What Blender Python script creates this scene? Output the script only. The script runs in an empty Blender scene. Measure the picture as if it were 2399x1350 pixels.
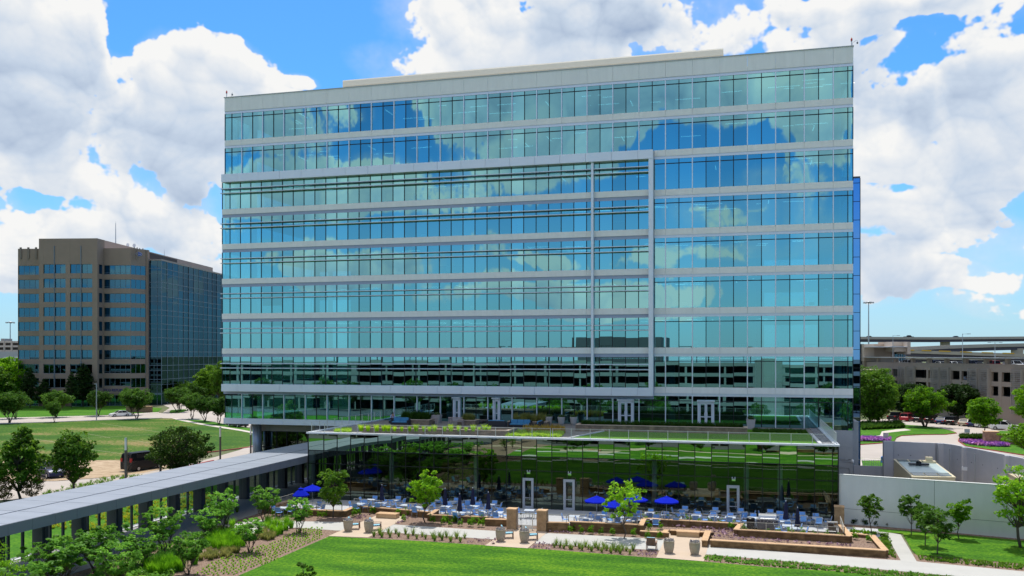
import bpy, bmesh, math, random
import numpy as np
from mathutils import Vector, Matrix
random.seed(7); RNG = np.random.default_rng(7)
S = bpy.context.scene
C = S.collection
PI = math.pi
# ------------------------------------------------------------------ camera model (survey of the place)
F_, TH, CX, CY, HZ, CZ = 2097.85, .256625, 63.958, -104.515, 832.08, 15.0
c_, s_ = math.cos(TH), math.sin(TH)
def G(u, v, z=0.0):
    """survey point (u, v) -> world x, y on the level z"""
    d = F_*(CZ-z)/(v-HZ); xc = (u-1199.5)/F_*d
    return (CX+xc*c_-d*s_, CY+xc*s_+d*c_)
def YX(u, y):
    k = (u-1199.5)/F_; d = (y-CY)/(k*s_+c_)
    return CX+d*(k*c_-s_), d
def ZD(v, d): return CZ-(v-HZ)*d/F_
def G3(u, v, z=0.0):
    x, y = G(u, v, z); return (x, y, z)
def UD(u, d):
    xc = (u-1199.5)/F_*d
    return (CX+xc*c_-d*s_, CY+xc*s_+d*c_)

cam = bpy.data.cameras.new("camera"); co = bpy.data.objects.new("camera", cam); C.objects.link(co)
co.location = (CX, CY, CZ); co.rotation_euler = (PI/2, 0, TH)
cam.sensor_width = 36; cam.lens = F_/2399*36; cam.shift_y = (HZ-675)/2399
cam.clip_start = .5; cam.clip_end = 20000
S.camera = co

# ------------------------------------------------------------------ materials
MATS = {}
def nodes(m):
    m.use_nodes = True
    nt = m.node_tree
    return nt, nt.nodes, nt.links
def P(name, col, rough=.6, metal=0., var=.0, vscale=3., bump=0., bscale=20., spec=.5, coord='Object', trans=0., stretch=None, col2=None):
    """principled material with noise variation in colour and bump"""
    if name in MATS: return MATS[name]
    m = bpy.data.materials.new(name); nt, N, L = nodes(m)
    b = N['Principled BSDF']
    b.inputs['Base Color'].default_value = (*col, 1); b.inputs['Roughness'].default_value = rough
    b.inputs['Metallic'].default_value = metal; b.inputs['Specular IOR Level'].default_value = spec
    tc = N.new('ShaderNodeTexCoord'); out = tc.outputs[coord]
    if stretch:
        mp = N.new('ShaderNodeMapping'); mp.inputs['Scale'].default_value = stretch
        L.new(out, mp.inputs['Vector']); out = mp.outputs['Vector']
    if var > 0:
        n = N.new('ShaderNodeTexNoise'); n.inputs['Scale'].default_value = vscale; n.inputs['Detail'].default_value = 6
        n.inputs['Roughness'].default_value = .65
        L.new(out, n.inputs['Vector'])
        r = N.new('ShaderNodeValToRGB'); e = r.color_ramp.elements
        e[0].position = .3; e[1].position = .7
        c2 = col2 or tuple(min(1, x*(1+var)) for x in col)
        e[0].color = (*[x*(1-var) for x in col], 1); e[1].color = (*c2, 1)
        L.new(n.outputs['Fac'], r.inputs['Fac']); L.new(r.outputs['Color'], b.inputs['Base Color'])
    if bump > 0:
        n2 = N.new('ShaderNodeTexNoise'); n2.inputs['Scale'].default_value = bscale; n2.inputs['Detail'].default_value = 5
        L.new(out, n2.inputs['Vector'])
        bp = N.new('ShaderNodeBump'); bp.inputs['Strength'].default_value = bump; bp.inputs['Distance'].default_value = .05
        L.new(n2.outputs['Fac'], bp.inputs['Height']); L.new(bp.outputs['Normal'], b.inputs['Normal'])
    MATS[name] = m; return m
def leafmat(name, c1, c2, trans=.45, vscale=1.2):
    if name in MATS: return MATS[name]
    m = bpy.data.materials.new(name); nt, N, L = nodes(m)
    N.remove(N['Principled BSDF']); o = N['Material Output']
    tc = N.new('ShaderNodeTexCoord'); n = N.new('ShaderNodeTexNoise'); n.inputs['Scale'].default_value = vscale
    n.inputs['Detail'].default_value = 4; L.new(tc.outputs['Object'], n.inputs['Vector'])
    oi = N.new('ShaderNodeObjectInfo')
    ad = N.new('ShaderNodeMath'); ad.operation = 'MULTIPLY_ADD'; ad.inputs[1].default_value = .22; L.new(oi.outputs['Random'], ad.inputs[0])
    sb = N.new('ShaderNodeMath'); sb.operation = 'SUBTRACT'; sb.inputs[1].default_value = .11
    L.new(n.outputs['Fac'], ad.inputs[2]); L.new(ad.outputs[0], sb.inputs[0])
    r = N.new('ShaderNodeValToRGB'); e = r.color_ramp.elements; e[0].position = .33; e[1].position = .67
    e[0].color = (*c1, 1); e[1].color = (*c2, 1); L.new(sb.outputs[0], r.inputs['Fac'])
    d = N.new('ShaderNodeBsdfDiffuse'); t = N.new('ShaderNodeBsdfTranslucent'); g = N.new('ShaderNodeBsdfGlossy')
    g.inputs['Roughness'].default_value = .45
    L.new(r.outputs['Color'], d.inputs['Color'])
    hs = N.new('ShaderNodeHueSaturation'); hs.inputs['Hue'].default_value = .485; hs.inputs['Value'].default_value = 1.7
    L.new(r.outputs['Color'], hs.inputs['Color']); L.new(hs.outputs['Color'], t.inputs['Color'])
    mx = N.new('ShaderNodeMixShader'); mx.inputs[0].default_value = trans
    L.new(d.outputs[0], mx.inputs[1]); L.new(t.outputs[0], mx.inputs[2])
    m2 = N.new('ShaderNodeMixShader'); m2.inputs[0].default_value = .012
    L.new(mx.outputs[0], m2.inputs[1]); L.new(g.outputs[0], m2.inputs[2]); L.new(m2.outputs[0], o.inputs['Surface'])
    MATS[name] = m; return m
def glassmat(name, refl, tint, fac, rough=.0, edge=.25):
    """coated architectural glass: tinted mirror over tinted see-through"""
    if name in MATS: return MATS[name]
    m = bpy.data.materials.new(name); nt, N, L = nodes(m)
    N.remove(N['Principled BSDF']); o = N['Material Output']
    g = N.new('ShaderNodeBsdfGlossy'); g.inputs['Color'].default_value = (*refl, 1); g.inputs['Roughness'].default_value = rough
    t = N.new('ShaderNodeBsdfTransparent'); t.inputs['Color'].default_value = (*tint, 1)
    ge = N.new('ShaderNodeNewGeometry'); rp = N.new('ShaderNodeMapRange'); rp.inputs['To Min'].default_value = .80; rp.inputs['To Max'].default_value = 1.08
    L.new(ge.outputs['Random Per Island'], rp.inputs['Value'])
    vm = N.new('ShaderNodeVectorMath'); vm.operation = 'SCALE'; vm.inputs[0].default_value = refl; L.new(rp.outputs[0], vm.inputs['Scale']); L.new(vm.outputs[0], g.inputs['Color'])
    lw = N.new('ShaderNodeLayerWeight'); lw.inputs['Blend'].default_value = .25
    ma = N.new('ShaderNodeMath'); ma.operation = 'MULTIPLY_ADD'; ma.inputs[1].default_value = edge; ma.inputs[2].default_value = fac
    ma.use_clamp = True
    L.new(lw.outputs['Fresnel'], ma.inputs[0])
    mx = N.new('ShaderNodeMixShader'); L.new(ma.outputs[0], mx.inputs[0]); L.new(t.outputs[0], mx.inputs[1]); L.new(g.outputs[0], mx.inputs[2])
    L.new(mx.outputs[0], o.inputs['Surface'])
    MATS[name] = m; return m
def emat(name, col, st):
    if name in MATS: return MATS[name]
    m = bpy.data.materials.new(name); nt, N, L = nodes(m)
    b = N['Principled BSDF']; b.inputs['Base Color'].default_value = (*col, 1)
    b.inputs['Emission Color'].default_value = (*col, 1); b.inputs['Emission Strength'].default_value = st
    MATS[name] = m; return m
def rampmat(name, cols, scale, detail=8, rough=.9, bump=.3, stretch=None, dist=.05, second=None):
    """noise through several colours: grass, mulch, gravel. second = (scale, amount) of a large patch pattern"""
    if name in MATS: return MATS[name]
    m = bpy.data.materials.new(name); nt, N, L = nodes(m); b = N['Principled BSDF']
    b.inputs['Roughness'].default_value = rough; b.inputs['Specular IOR Level'].default_value = .2
    tc = N.new('ShaderNodeTexCoord'); out = tc.outputs['Object']
    mp = N.new('ShaderNodeMapping'); mp.inputs['Scale'].default_value = stretch or (1, 1, 1)
    L.new(out, mp.inputs['Vector'])
    n = N.new('ShaderNodeTexNoise'); n.inputs['Scale'].default_value = scale; n.inputs['Detail'].default_value = detail; n.inputs['Roughness'].default_value = .7
    L.new(mp.outputs['Vector'], n.inputs['Vector'])
    fac = n.outputs['Fac']
    if second:
        n3 = N.new('ShaderNodeTexNoise'); n3.inputs['Scale'].default_value = second[0]; n3.inputs['Detail'].default_value = 5
        mp3 = N.new('ShaderNodeMapping'); mp3.inputs['Scale'].default_value = second[2] if len(second) > 2 else (1, 1, 1)
        mp3.inputs['Rotation'].default_value = (0, 0, second[3] if len(second) > 3 else 0)
        L.new(out, mp3.inputs['Vector']); L.new(mp3.outputs['Vector'], n3.inputs['Vector'])
        a = N.new('ShaderNodeMath'); a.operation = 'MULTIPLY_ADD'; a.inputs[1].default_value = second[1]; L.new(n3.outputs['Fac'], a.inputs[0])
        q = N.new('ShaderNodeMath'); q.operation = 'SUBTRACT'; q.inputs[1].default_value = second[1]*.5
        L.new(n.outputs['Fac'], a.inputs[2]); L.new(a.outputs[0], q.inputs[0]); fac = q.outputs[0]
    r = N.new('ShaderNodeValToRGB'); cr = r.color_ramp
    while len(cr.elements) < len(cols): cr.elements.new(.5)
    for i, cc in enumerate(cols):
        cr.elements[i].position = .35+.30*i/(len(cols)-1); cr.elements[i].color = (*cc, 1)
    L.new(fac, r.inputs['Fac']); L.new(r.outputs['Color'], b.inputs['Base Color'])
    if bump:
        bp = N.new('ShaderNodeBump'); bp.inputs['Strength'].default_value = bump; bp.inputs['Distance'].default_value = dist
        L.new(n.outputs['Fac'], bp.inputs['Height']); L.new(bp.outputs['Normal'], b.inputs['Normal'])
    MATS[name] = m; return m
def stonemat(name, c1, c2, c3, bw=.5, bh=.07, off=.5):
    """stacked ledge stone in thin courses"""
    if name in MATS: return MATS[name]
    m = bpy.data.materials.new(name); nt, N, L = nodes(m); b = N['Principled BSDF']; b.inputs['Roughness'].default_value = .85
    b.inputs['Specular IOR Level'].default_value = .2
    tc = N.new('ShaderNodeTexCoord'); sx = N.new('ShaderNodeSeparateXYZ'); L.new(tc.outputs['Object'], sx.inputs[0])
    ad = N.new('ShaderNodeMath'); ad.operation = 'MULTIPLY_ADD'; ad.inputs[1].default_value = .83
    L.new(sx.outputs['Y'], ad.inputs[0]); L.new(sx.outputs['X'], ad.inputs[2])
    cb = N.new('ShaderNodeCombineXYZ'); L.new(ad.outputs[0], cb.inputs['X']); L.new(sx.outputs['Z'], cb.inputs['Y'])
    bt = N.new('ShaderNodeTexBrick'); bt.inputs['Scale'].default_value = 1; bt.inputs['Brick Width'].default_value = bw; bt.inputs['Row Height'].default_value = bh
    bt.inputs['Mortar Size'].default_value = .008; bt.inputs['Color1'].default_value = (*c1, 1); bt.inputs['Color2'].default_value = (*c2, 1)
    bt.inputs['Mortar'].default_value = (*[x*.35 for x in c1], 1); bt.offset = off; bt.squash = .6; bt.squash_frequency = 3
    L.new(cb.outputs[0], bt.inputs['Vector'])
    n = N.new('ShaderNodeTexNoise'); n.inputs['Scale'].default_value = 1.7; n.inputs['Detail'].default_value = 7; L.new(tc.outputs['Object'], n.inputs['Vector'])
    mx = N.new('ShaderNodeMixRGB'); mx.inputs['Color2'].default_value = (*c3, 1)
    r = N.new('ShaderNodeMapRange'); r.inputs['From Min'].default_value = .45; r.inputs['From Max'].default_value = .75; L.new(n.outputs['Fac'], r.inputs['Value'])
    L.new(r.outputs[0], mx.inputs['Fac']); L.new(bt.outputs['Color'], mx.inputs['Color1']); L.new(mx.outputs[0], b.inputs['Base Color'])
    bp = N.new('ShaderNodeBump'); bp.inputs['Strength'].default_value = .6; bp.inputs['Distance'].default_value = .03
    L.new(bt.outputs['Color'], bp.inputs['Height']); L.new(bp.outputs['Normal'], b.inputs['Normal'])
    MATS[name] = m; return m

# ------------------------------------------------------------------ mesh builder
OFF = {}
class MB:
    def __init__(s): s.v = []; s.f = []
    def add(s, vs, fs):
        n = len(s.v); s.v += [tuple(p) for p in vs]; s.f += [tuple(i+n for i in f) for f in fs]; return s
    def box(s, x0, x1, y0, y1, z0, z1):
        return s.add([(x0,y0,z0),(x1,y0,z0),(x1,y1,z0),(x0,y1,z0),(x0,y0,z1),(x1,y0,z1),(x1,y1,z1),(x0,y1,z1)],
                     [(0,3,2,1),(4,5,6,7),(0,1,5,4),(1,2,6,5),(2,3,7,6),(3,0,4,7)])
    def bar(s, p0, p1, w, h):
        """box from p0 to p1, w wide (horizontal), h high, centred"""
        p0, p1 = Vector(p0), Vector(p1); d = (p1-p0)
        if d.length < 1e-6: return s
        d.normalize(); up = Vector((0,0,1)) if abs(d.z) < .95 else Vector((0,1,0))
        r = d.cross(up).normalized(); q = r.cross(d).normalized()
        vs = [p+r*a*w/2+q*b*h/2 for p in (p0, p1) for a, b in ((-1,-1),(1,-1),(1,1),(-1,1))]
        return s.add(vs, [(0,1,2,3),(7,6,5,4),(0,4,5,1),(1,5,6,2),(2,6,7,3),(3,7,4,0)])
    def seg(s, a, b, t, z0, z1):
        """wall along a-b (2D), thickness t centred"""
        a, b = Vector(a[:2]), Vector(b[:2]); d = (b-a).normalized(); n = Vector((-d.y, d.x))*t/2
        return s.prism([a-n, b-n, b+n, a+n], z0, z1)
    def tube(s, pts, rad, n=6, cap=True):
        pts = [Vector(p) for p in pts]; R = rad if isinstance(rad, (list, tuple)) else [rad]*len(pts)
        rings = []
        for i, p in enumerate(pts):
            d = (pts[min(i+1, len(pts)-1)]-pts[max(i-1, 0)])
            d = d.normalized() if d.length > 1e-9 else Vector((0,0,1))
            a = Vector((1,0,0)) if abs(d.x) < .9 else Vector((0,1,0))
            u = d.cross(a).normalized(); w = d.cross(u)
            rings.append([p+(u*math.cos(2*PI*k/n)+w*math.sin(2*PI*k/n))*R[i] for k in range(n)])
        vs = [q for r in rings for q in r]; fs = []
        for i in range(len(pts)-1):
            for k in range(n):
                fs.append((i*n+k, i*n+(k+1)%n, (i+1)*n+(k+1)%n, (i+1)*n+k))
        if cap: fs += [tuple(range(n-1,-1,-1)), tuple(range((len(pts)-1)*n, len(pts)*n))]
        return s.add(vs, fs)
    def lathe(s, prof, n=20, c=(0,0,0)):
        vs = [(c[0]+r*math.cos(2*PI*k/n), c[1]+r*math.sin(2*PI*k/n), c[2]+z) for r, z in prof for k in range(n)]
        fs = [(i*n+k, i*n+(k+1)%n, (i+1)*n+(k+1)%n, (i+1)*n+k) for i in range(len(prof)-1) for k in range(n)]
        fs += [tuple(range(n-1,-1,-1)), tuple(range((len(prof)-1)*n, len(prof)*n))]
        return s.add(vs, fs)
    def prism(s, poly, z0, z1):
        n = len(poly); a = sum(poly[i][0]*poly[(i+1)%n][1]-poly[(i+1)%n][0]*poly[i][1] for i in range(n))
        poly = list(poly) if a > 0 else list(poly)[::-1]
        vs = [(p[0], p[1], z0) for p in poly]+[(p[0], p[1], z1) for p in poly]
        return s.add(vs, [tuple(range(n-1,-1,-1)), tuple(range(n, 2*n))]+[(i, (i+1)%n, n+(i+1)%n, n+i) for i in range(n)])
    def sheet(s, poly, z):
        n = len(poly); a = sum(poly[i][0]*poly[(i+1)%n][1]-poly[(i+1)%n][0]*poly[i][1] for i in range(n))
        poly = list(poly) if a > 0 else list(poly)[::-1]
        return s.add([(p[0], p[1], z) for p in poly], [tuple(range(n))])
    def build(s, name, mat, parent=None, smooth=False, bevel=0):
        me = bpy.data.meshes.new(name); off = OFF.get(parent.name, Vector((0,0,0))) if parent else Vector((0,0,0))
        me.from_pydata([(a-off.x, b-off.y, c-off.z) for a, b, c in s.v], [], s.f); me.update()
        if mat: me.materials.append(mat)
        if smooth:
            me.polygons.foreach_set('use_smooth', [True]*len(me.polygons))
        o = bpy.data.objects.new(name, me); C.objects.link(o)
        if parent: o.parent = parent; OFF[o.name] = off
        if bevel:
            md = o.modifiers.new('edge', 'BEVEL'); md.width = bevel; md.segments = 2; md.limit_method = 'ANGLE'
        return o
def quadmesh(name, V, mat, parent=None, smooth=False):
    """V: (n,4,3) array of quads"""
    n = len(V); off = OFF.get(parent.name, Vector((0,0,0))) if parent else Vector((0,0,0))
    V = V-np.array(off); me = bpy.data.meshes.new(name)
    me.vertices.add(4*n); me.vertices.foreach_set('co', V.reshape(-1).astype(np.float32))
    me.loops.add(4*n); me.loops.foreach_set('vertex_index', np.arange(4*n, dtype=np.int32))
    me.polygons.add(n); me.polygons.foreach_set('loop_start', np.arange(0, 4*n, 4, dtype=np.int32))
    me.polygons.foreach_set('loop_total', np.full(n, 4, dtype=np.int32))
    me.update(calc_edges=True); me.validate()
    me.materials.append(mat)
    o = bpy.data.objects.new(name, me); C.objects.link(o)
    if parent: o.parent = parent; OFF[o.name] = off
    return o
def tag(o, label=None, cat=None, group=None, kind=None):
    if label: o['label'] = label
    if cat: o['category'] = cat
    if group: o['group'] = group
    if kind: o['kind'] = kind
    return o
def thing(name, label, cat, loc=(0,0,0), rz=0, group=None):
    o = bpy.data.objects.new(name, None); C.objects.link(o); o.location = loc; o.rotation_euler = (0,0,rz)
    o.empty_display_size = .3
    OFF[o.name] = Vector(loc); return tag(o, label, cat, group)
def struct(o): o['kind'] = 'structure'; return o
def dup(root, loc, rz=0, label=None, group=None, sc=None):
    r = root.copy(); C.objects.link(r); r.location = loc; r.rotation_euler = (0,0,rz)
    if sc is not None: r.scale = sc if isinstance(sc, tuple) else (sc, sc, sc)
    if label: r['label'] = label
    if group: r['group'] = group
    for ch in list(root.children):
        q = ch.copy(); C.objects.link(q); q.parent = r
        for g in list(ch.children):
            w = g.copy(); C.objects.link(w); w.parent = q
    return r
def place(root, used, loc, rz, label, group=None, sc=None):
    """first call moves the thing itself, later calls copy it"""
    if not used.get(root.name):
        used[root.name] = True
        root.location = loc; root.rotation_euler = (0,0,rz); root['label'] = label
        if group: root['group'] = group
        if sc is not None: root.scale = sc if isinstance(sc, tuple) else (sc, sc, sc)
        return root
    return dup(root, loc, rz, label, group, sc)
USED = {}
def textmesh(name, txt, size, mat, parent, mtx, depth=.03, bold=0):
    cu = bpy.data.curves.new(name, 'FONT'); cu.body = txt; cu.size = size; cu.extrude = depth/2; cu.offset = bold
    cu.align_x = 'LEFT'; o = bpy.data.objects.new(name+'_curve', cu); C.objects.link(o)
    dg = bpy.context.evaluated_depsgraph_get(); me = bpy.data.meshes.new_from_object(o.evaluated_get(dg))
    bpy.data.objects.remove(o); bpy.data.curves.remove(cu)
    off = OFF.get(parent.name, Vector((0,0,0)))
    me.transform(Matrix.Translation(-off) @ mtx); me.materials.clear(); me.materials.append(mat)
    q = bpy.data.objects.new(name, me); C.objects.link(q); q.parent = parent; OFF[q.name] = off
    return q
def facing(p, xdir):
    """matrix: text along xdir (2D), upright, at point p"""
    x = Vector((xdir[0], xdir[1], 0)).normalized(); z = Vector((0,0,1)); n = x.cross(z)
    m = Matrix.Identity(4)
    for i in range(3): m[i][0] = x[i]; m[i][1] = z[i]; m[i][2] = n[i]; m[i][3] = p[i]
    return m
# ------------------------------------------------------------------ sun and sky
SH = (.128, -.40)                      # shadow offset on the ground per metre of height
sdir = Vector((-SH[0], -SH[1], 1)).normalized()   # towards the sun
sun = bpy.data.lights.new("sun", 'SUN'); so = bpy.data.objects.new("sun", sun); C.objects.link(so)
sun.energy = 2.1; sun.angle = math.radians(.53); sun.color = (1, .965, .9)
so.rotation_euler = sdir.to_track_quat('Z', 'Y').to_euler(); so.location = (0, 60, 120)
W = bpy.data.worlds.new("World"); S.world = W; W.use_nodes = True
nt = W.node_tree; N, L = nt.nodes, nt.links
for n in list(N): N.remove(n)
def nn(t, **k):
    n = N.new(t)
    for a, b in k.items(): setattr(n, a, b)
    return n
sky = nn('ShaderNodeTexSky', sky_type='NISHITA'); sky.sun_disc = False
sky.sun_elevation = math.asin(sdir.z); sky.sun_rotation = math.atan2(sdir.x, sdir.y)
sky.altitude = 200; sky.air_density = 1.0; sky.dust_density = .6; sky.ozone_density = 3.2
SKYSAT, SKYTINT, CLOUD, VEIL = 1.0, (.19,.42,.60), 3.1, (1.85,2.45,2.8)
def cdir(u, v, mirror=False):
    x, y, z = (u-1199.5)/F_, 1.0, (HZ-v)/F_
    d = Vector((x*c_-y*s_, x*s_+y*c_, z))
    if mirror: d.y = -d.y
    return d.normalized()
# clouds: a density field over azimuth and elevation, worked out here once and used as a texture of the sky
# (u, v, half width, half height, strength, mirrored in the north sky, hardness)
BL = [(50,120,120,110,1,0),(150,85,70,55,1,0),(195,50,40,28,.9,0),(55,265,150,90,1,0),(190,190,60,60,.9,0),(480,212,120,52,1,0),(568,192,66,42,1,0),(420,255,110,62,1,0),(310,330,90,55,.95,0),(300,185,34,34,.8,0),
      (90,385,140,60,1,0),(290,430,150,66,1,0),(430,480,90,55,1,0),(385,395,90,46,1,0),(60,520,150,56,1,0),(250,545,170,52,.95,0),(480,570,60,36,.9,0),(90,690,120,26,1,0),(440,615,64,26,1.05,0),(30,610,90,30,.8,0),(520,400,60,60,.8,0),
      (718,204,38,15,1,0),(1060,60,80,76,1,0),(1140,95,80,84,1,0),(1030,155,90,38,.95,0),(1235,125,60,46,1,0),(1345,40,84,60,1,0),(1430,90,66,52,1,0),(1180,5,60,36,.9,0),(1515,30,60,36,.85,0),(1600,70,110,56,.84,0),(1730,45,110,60,.80,0),(1320,130,90,40,.95,0),
      (1950,40,120,36,.86,0),(2120,28,100,22,.86,0),(2085,125,86,24,.84,0),(1890,100,60,30,.75,0),(2300,205,110,70,1,0),(2392,190,70,84,1,0),(2215,275,110,56,1,0),(2345,330,130,62,1,0),(2050,250,56,84,.95,0),(2025,350,50,70,.9,0),(2160,385,110,40,.95,0),(2310,405,110,34,.95,0),
      (2200,482,140,36,1.05,0),(2355,470,70,46,.9,0),(2060,500,56,32,1,0),(2285,572,104,44,1.05,0),(2120,560,60,34,.75,0),(2065,612,50,22,1.05,0),(2255,652,110,22,1.05,0),(2060,690,90,16,1,0),(2360,700,90,18,1,0),(2360,12,50,13,.8,0),
      (1130,255,100,60,1,1),(1290,240,120,70,1,1),(1420,230,100,60,1,1),(1600,215,110,50,.9,1),(1720,235,70,40,.85,1),(1210,330,110,50,.9,1),(640,290,110,60,.9,1),(775,265,60,30,.9,1),(790,390,60,26,.9,1),(980,450,170,36,.9,1),(640,455,90,34,.85,1),(880,620,110,34,.8,1),(1240,600,90,24,.75,1),(1790,500,110,46,.95,1),(1230,330,150,70,.9,1),(1080,440,140,40,.85,1),
      (1350,690,220,28,.62,1),(1900,560,120,40,.7,1),(1780,600,160,30,.75,1),(1950,300,60,120,.5,1),
      (1700,-420,500,160,.9,1),(300,-500,700,220,.85,1),(2800,-250,350,150,.8,1),(-350,250,300,160,.8,1),(2950,380,300,100,.8,1),(-500,250,400,300,.9,0),(3000,300,420,240,.9,0),(900,-600,600,200,.8,0),(2300,-500,500,160,.8,0)]
HOLES = [(2110,180,95,62,.6),(2240,95,150,42,.6),(2085,450,60,26,.5),(2070,575,60,28,.5),(2385,500,50,30,.45),(2170,725,200,36,.5),(310,110,60,70,.55),(260,625,130,36,.45),(520,480,36,60,.5),(1260,20,40,34,.4),(120,470,90,24,.3)]
def sky_map(np, cdir, a0_, a1_, elmax, ppd, F_, seed=4, BIAS=.5, SOFT=.05):
    rng = np.random.default_rng(seed)
    Wd, Hd = int(round(np.degrees(a1_-a0_)*ppd)), int(round(np.degrees(elmax)*ppd)); az = a0_+(np.arange(Wd)+.5)/Wd*(a1_-a0_); el = (np.arange(Hd)+.5)/Hd*elmax-.01
    GE = 1.0; px_s = lambda s: max(1, int(round(s*ppd/13.0)))
    A, E = np.meshgrid(az.astype(np.float32), el.astype(np.float32))
    def perlin(fx, fy, sx, sy):
        """gradient noise, fx, fy coordinates"""
        g = rng.uniform(0, 2*np.pi, (sy+2, sx+2)).astype(np.float32); gx, gy = np.cos(g), np.sin(g)
        ix = np.floor(fx).astype(np.int32); iy = np.floor(fy).astype(np.int32); x = fx-ix; y = fy-iy; ix %= sx; iy = np.clip(iy, 0, sy)
        u = x*x*x*(x*(x*6-15)+10); w = y*y*y*(y*(y*6-15)+10)
        def d(i, j): return gx[j, i]*(x-(0)) , gy[j, i]
        i1 = (ix+1) % sx; j1 = np.minimum(iy+1, sy+1)
        n00 = gx[iy,ix]*x+gy[iy,ix]*y; n10 = gx[iy,i1]*(x-1)+gy[iy,i1]*y; n01 = gx[j1,ix]*x+gy[j1,ix]*(y-1); n11 = gx[j1,i1]*(x-1)+gy[j1,i1]*(y-1)
        return (n00*(1-u)+n10*u)*(1-w)+(n01*(1-u)+n11*u)*w
    def octv(f, wx, wy): # f cells round the sky
        k = f/(2*np.pi); return perlin((A+wx)*k, (E+wy+.3)*k*1.2, int(f), int((GE+.8)*k*1.2)+2)
    w1 = octv(24, 0, 0); w2 = octv(24, 0, 0); w3 = octv(70, 0, 0); w4 = octv(70, 0, 0)
    WX = w1*.035+w3*.03; WY = w2*.025+w4*.025
    cov = np.full(A.shape, -1.0, np.float32)
    for (u, v, hw, hh, st, mir) in BL:
        d = cdir(u, v, bool(mir)); a0 = np.arctan2(d[1], d[0]) % (2*np.pi); e0 = np.arcsin(d[2])
        a1 = hw/F_*(1/np.cos(min(e0, 1.2)))*1.1; e1 = hh/F_*1.1
        dx = ((A+WX-a0+np.pi) % (2*np.pi)-np.pi)/a1; dy = (E+WY-e0)/e1
        dy = np.where(dy < 0, dy*1.25, dy*.95)
        r2 = dx*dx+dy*dy; q = np.where(r2 < 6, np.minimum(st*.74-.30*r2, .50*st), -1.2)
        cov = np.maximum(cov, q)
    for (u, v, hw, hh, st) in HOLES:
        d = cdir(u, v); a0 = np.arctan2(d[1], d[0]) % (2*np.pi); e0 = np.arcsin(d[2])
        dx = ((A+WX-a0+np.pi) % (2*np.pi)-np.pi)*F_/hw; dy = (E+WY-e0)*F_/hh; cov = cov-st*1.6*np.exp(-(dx*dx+dy*dy))
    def worley(f, wx, wy):
        k = f/(2*np.pi); nx, ny = int(f), int((GE+.8)*k*1.15)+3
        px_, py_ = rng.uniform(.1, .9, (ny, nx)).astype(np.float32), rng.uniform(.1, .9, (ny, nx)).astype(np.float32)
        X, Y = (A+wx)*k, (E+wy+.3)*k*1.15; ix, iy = np.floor(X).astype(np.int32), np.floor(Y).astype(np.int32); X -= ix; Y -= iy
        best = np.full(A.shape, 9, np.float32)
        for j in (-1, 0, 1):
            jj = np.clip(iy+j, 0, ny-1)
            for i in (-1, 0, 1):
                ii = (ix+i) % nx; dx = i+px_[jj, ii]-X; dy = j+py_[jj, ii]-Y; np.minimum(best, dx*dx+dy*dy, out=best)
        return np.clip(1-best*1.35, -.2, 1)
    W = np.zeros_like(A); amp = .5; f = 22; H = None
    Wl = None
    for o in range(7):
        if o == 4: Wl = W.copy()
        W += amp*worley(f, WX*.3+(o > 1)*w3*.012, WY*.3+(o > 1)*w4*.012); amp *= .58; f = int(f*1.9)
    W -= .46
    fb = octv(30, 0, 0)*.8+octv(75, 0, 0)*.45+octv(190, 0, 0)*.25+octv(420, 0, 0)*.14+octv(800, 0, 0)*.08+octv(1500, 0, 0)*.05
    D = cov*.95+W*1.55+fb*1.38-BIAS
    ss = lambda x, a, b: (lambda t: t*t*(3-2*t))(np.clip((x-a)/(b-a), 0, 1))
    soft = SOFT+.13*np.clip(octv(50, 0, 0)*1.6+.25, 0, 1)
    alpha = ss(D, -.02, soft)
    wisp = ss(cov+fb*.9+octv(120, WX, WY)*.5, -.30, .75)*.45
    alpha = np.maximum(alpha, wisp)
    T = np.clip(D, 0, .6); acc = np.zeros_like(T); tot = 0
    for s0 in (1,2,4,7,11,16,22,30,40,52,66):
        s = min(px_s(s0), Hd-1); w = np.exp(-s0/26.0); S_ = np.zeros_like(T); S_[:-s] = T[s:]; acc += w*S_; tot += w
    acc /= tot
    lit = np.exp(-acc*2.3)
    gr = np.zeros_like(W)
    for B, s, wt in ((W, 1, .30), (W, 3, .45), (Wl, 6, .75), (Wl, 11, .75), (Wl+fb*.4, 18, .5)):
        s2 = px_s(s); up = np.roll(B, -s2, 0); lf = np.roll(B, s2, 1); gr += wt*((B-up)+(B-lf)*.35)/s**.35
    shade = np.clip(lit*.8+gr*2.1+.33+.45*octv(28, WX, WY), 0, 1)
    shade = shade*(.3+.7*ss(D, -.1, .25))+.62*(1-(.3+.7*ss(D, -.1, .25)))
    return A, E, alpha.astype(np.float32), shade.astype(np.float32)

EM, ES = math.radians(56), math.radians(25)
def field(name, a0, a1, em, ppd, zenith_fill, seed, bias, soft=.05):
    A, E, al, sh = sky_map(np, cdir, a0, a1, em, ppd, F_, seed, bias, soft)
    if zenith_fill:
        k = np.clip((em-.02-E)/.3, 0, 1); al = al*k+.97*(1-k); sh = sh*k+1.0*(1-k)  # unseen white cloud overhead, added to lift the light on shaded sides
    h, w = al.shape; buf = np.ones((h, w, 4), np.float32); buf[..., 0] = sh; buf[..., 1] = al; buf[..., 2] = 0
    img = bpy.data.images.new(name, w, h, alpha=False, float_buffer=False); img.colorspace_settings.name = 'Non-Color'
    img.pixels.foreach_set(buf.reshape(-1)); img.update(); img.pack(); return img
HA = PI/2+TH                                  # azimuth the camera faces; the facade mirrors the sky about its own plane
SEC = [(HA-.60, HA+.60), (-HA-.60, -HA+.60)]
SEC = [((a+2*PI) % (2*PI), (a+2*PI) % (2*PI)+(b-a)) for a, b in SEC]
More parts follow.
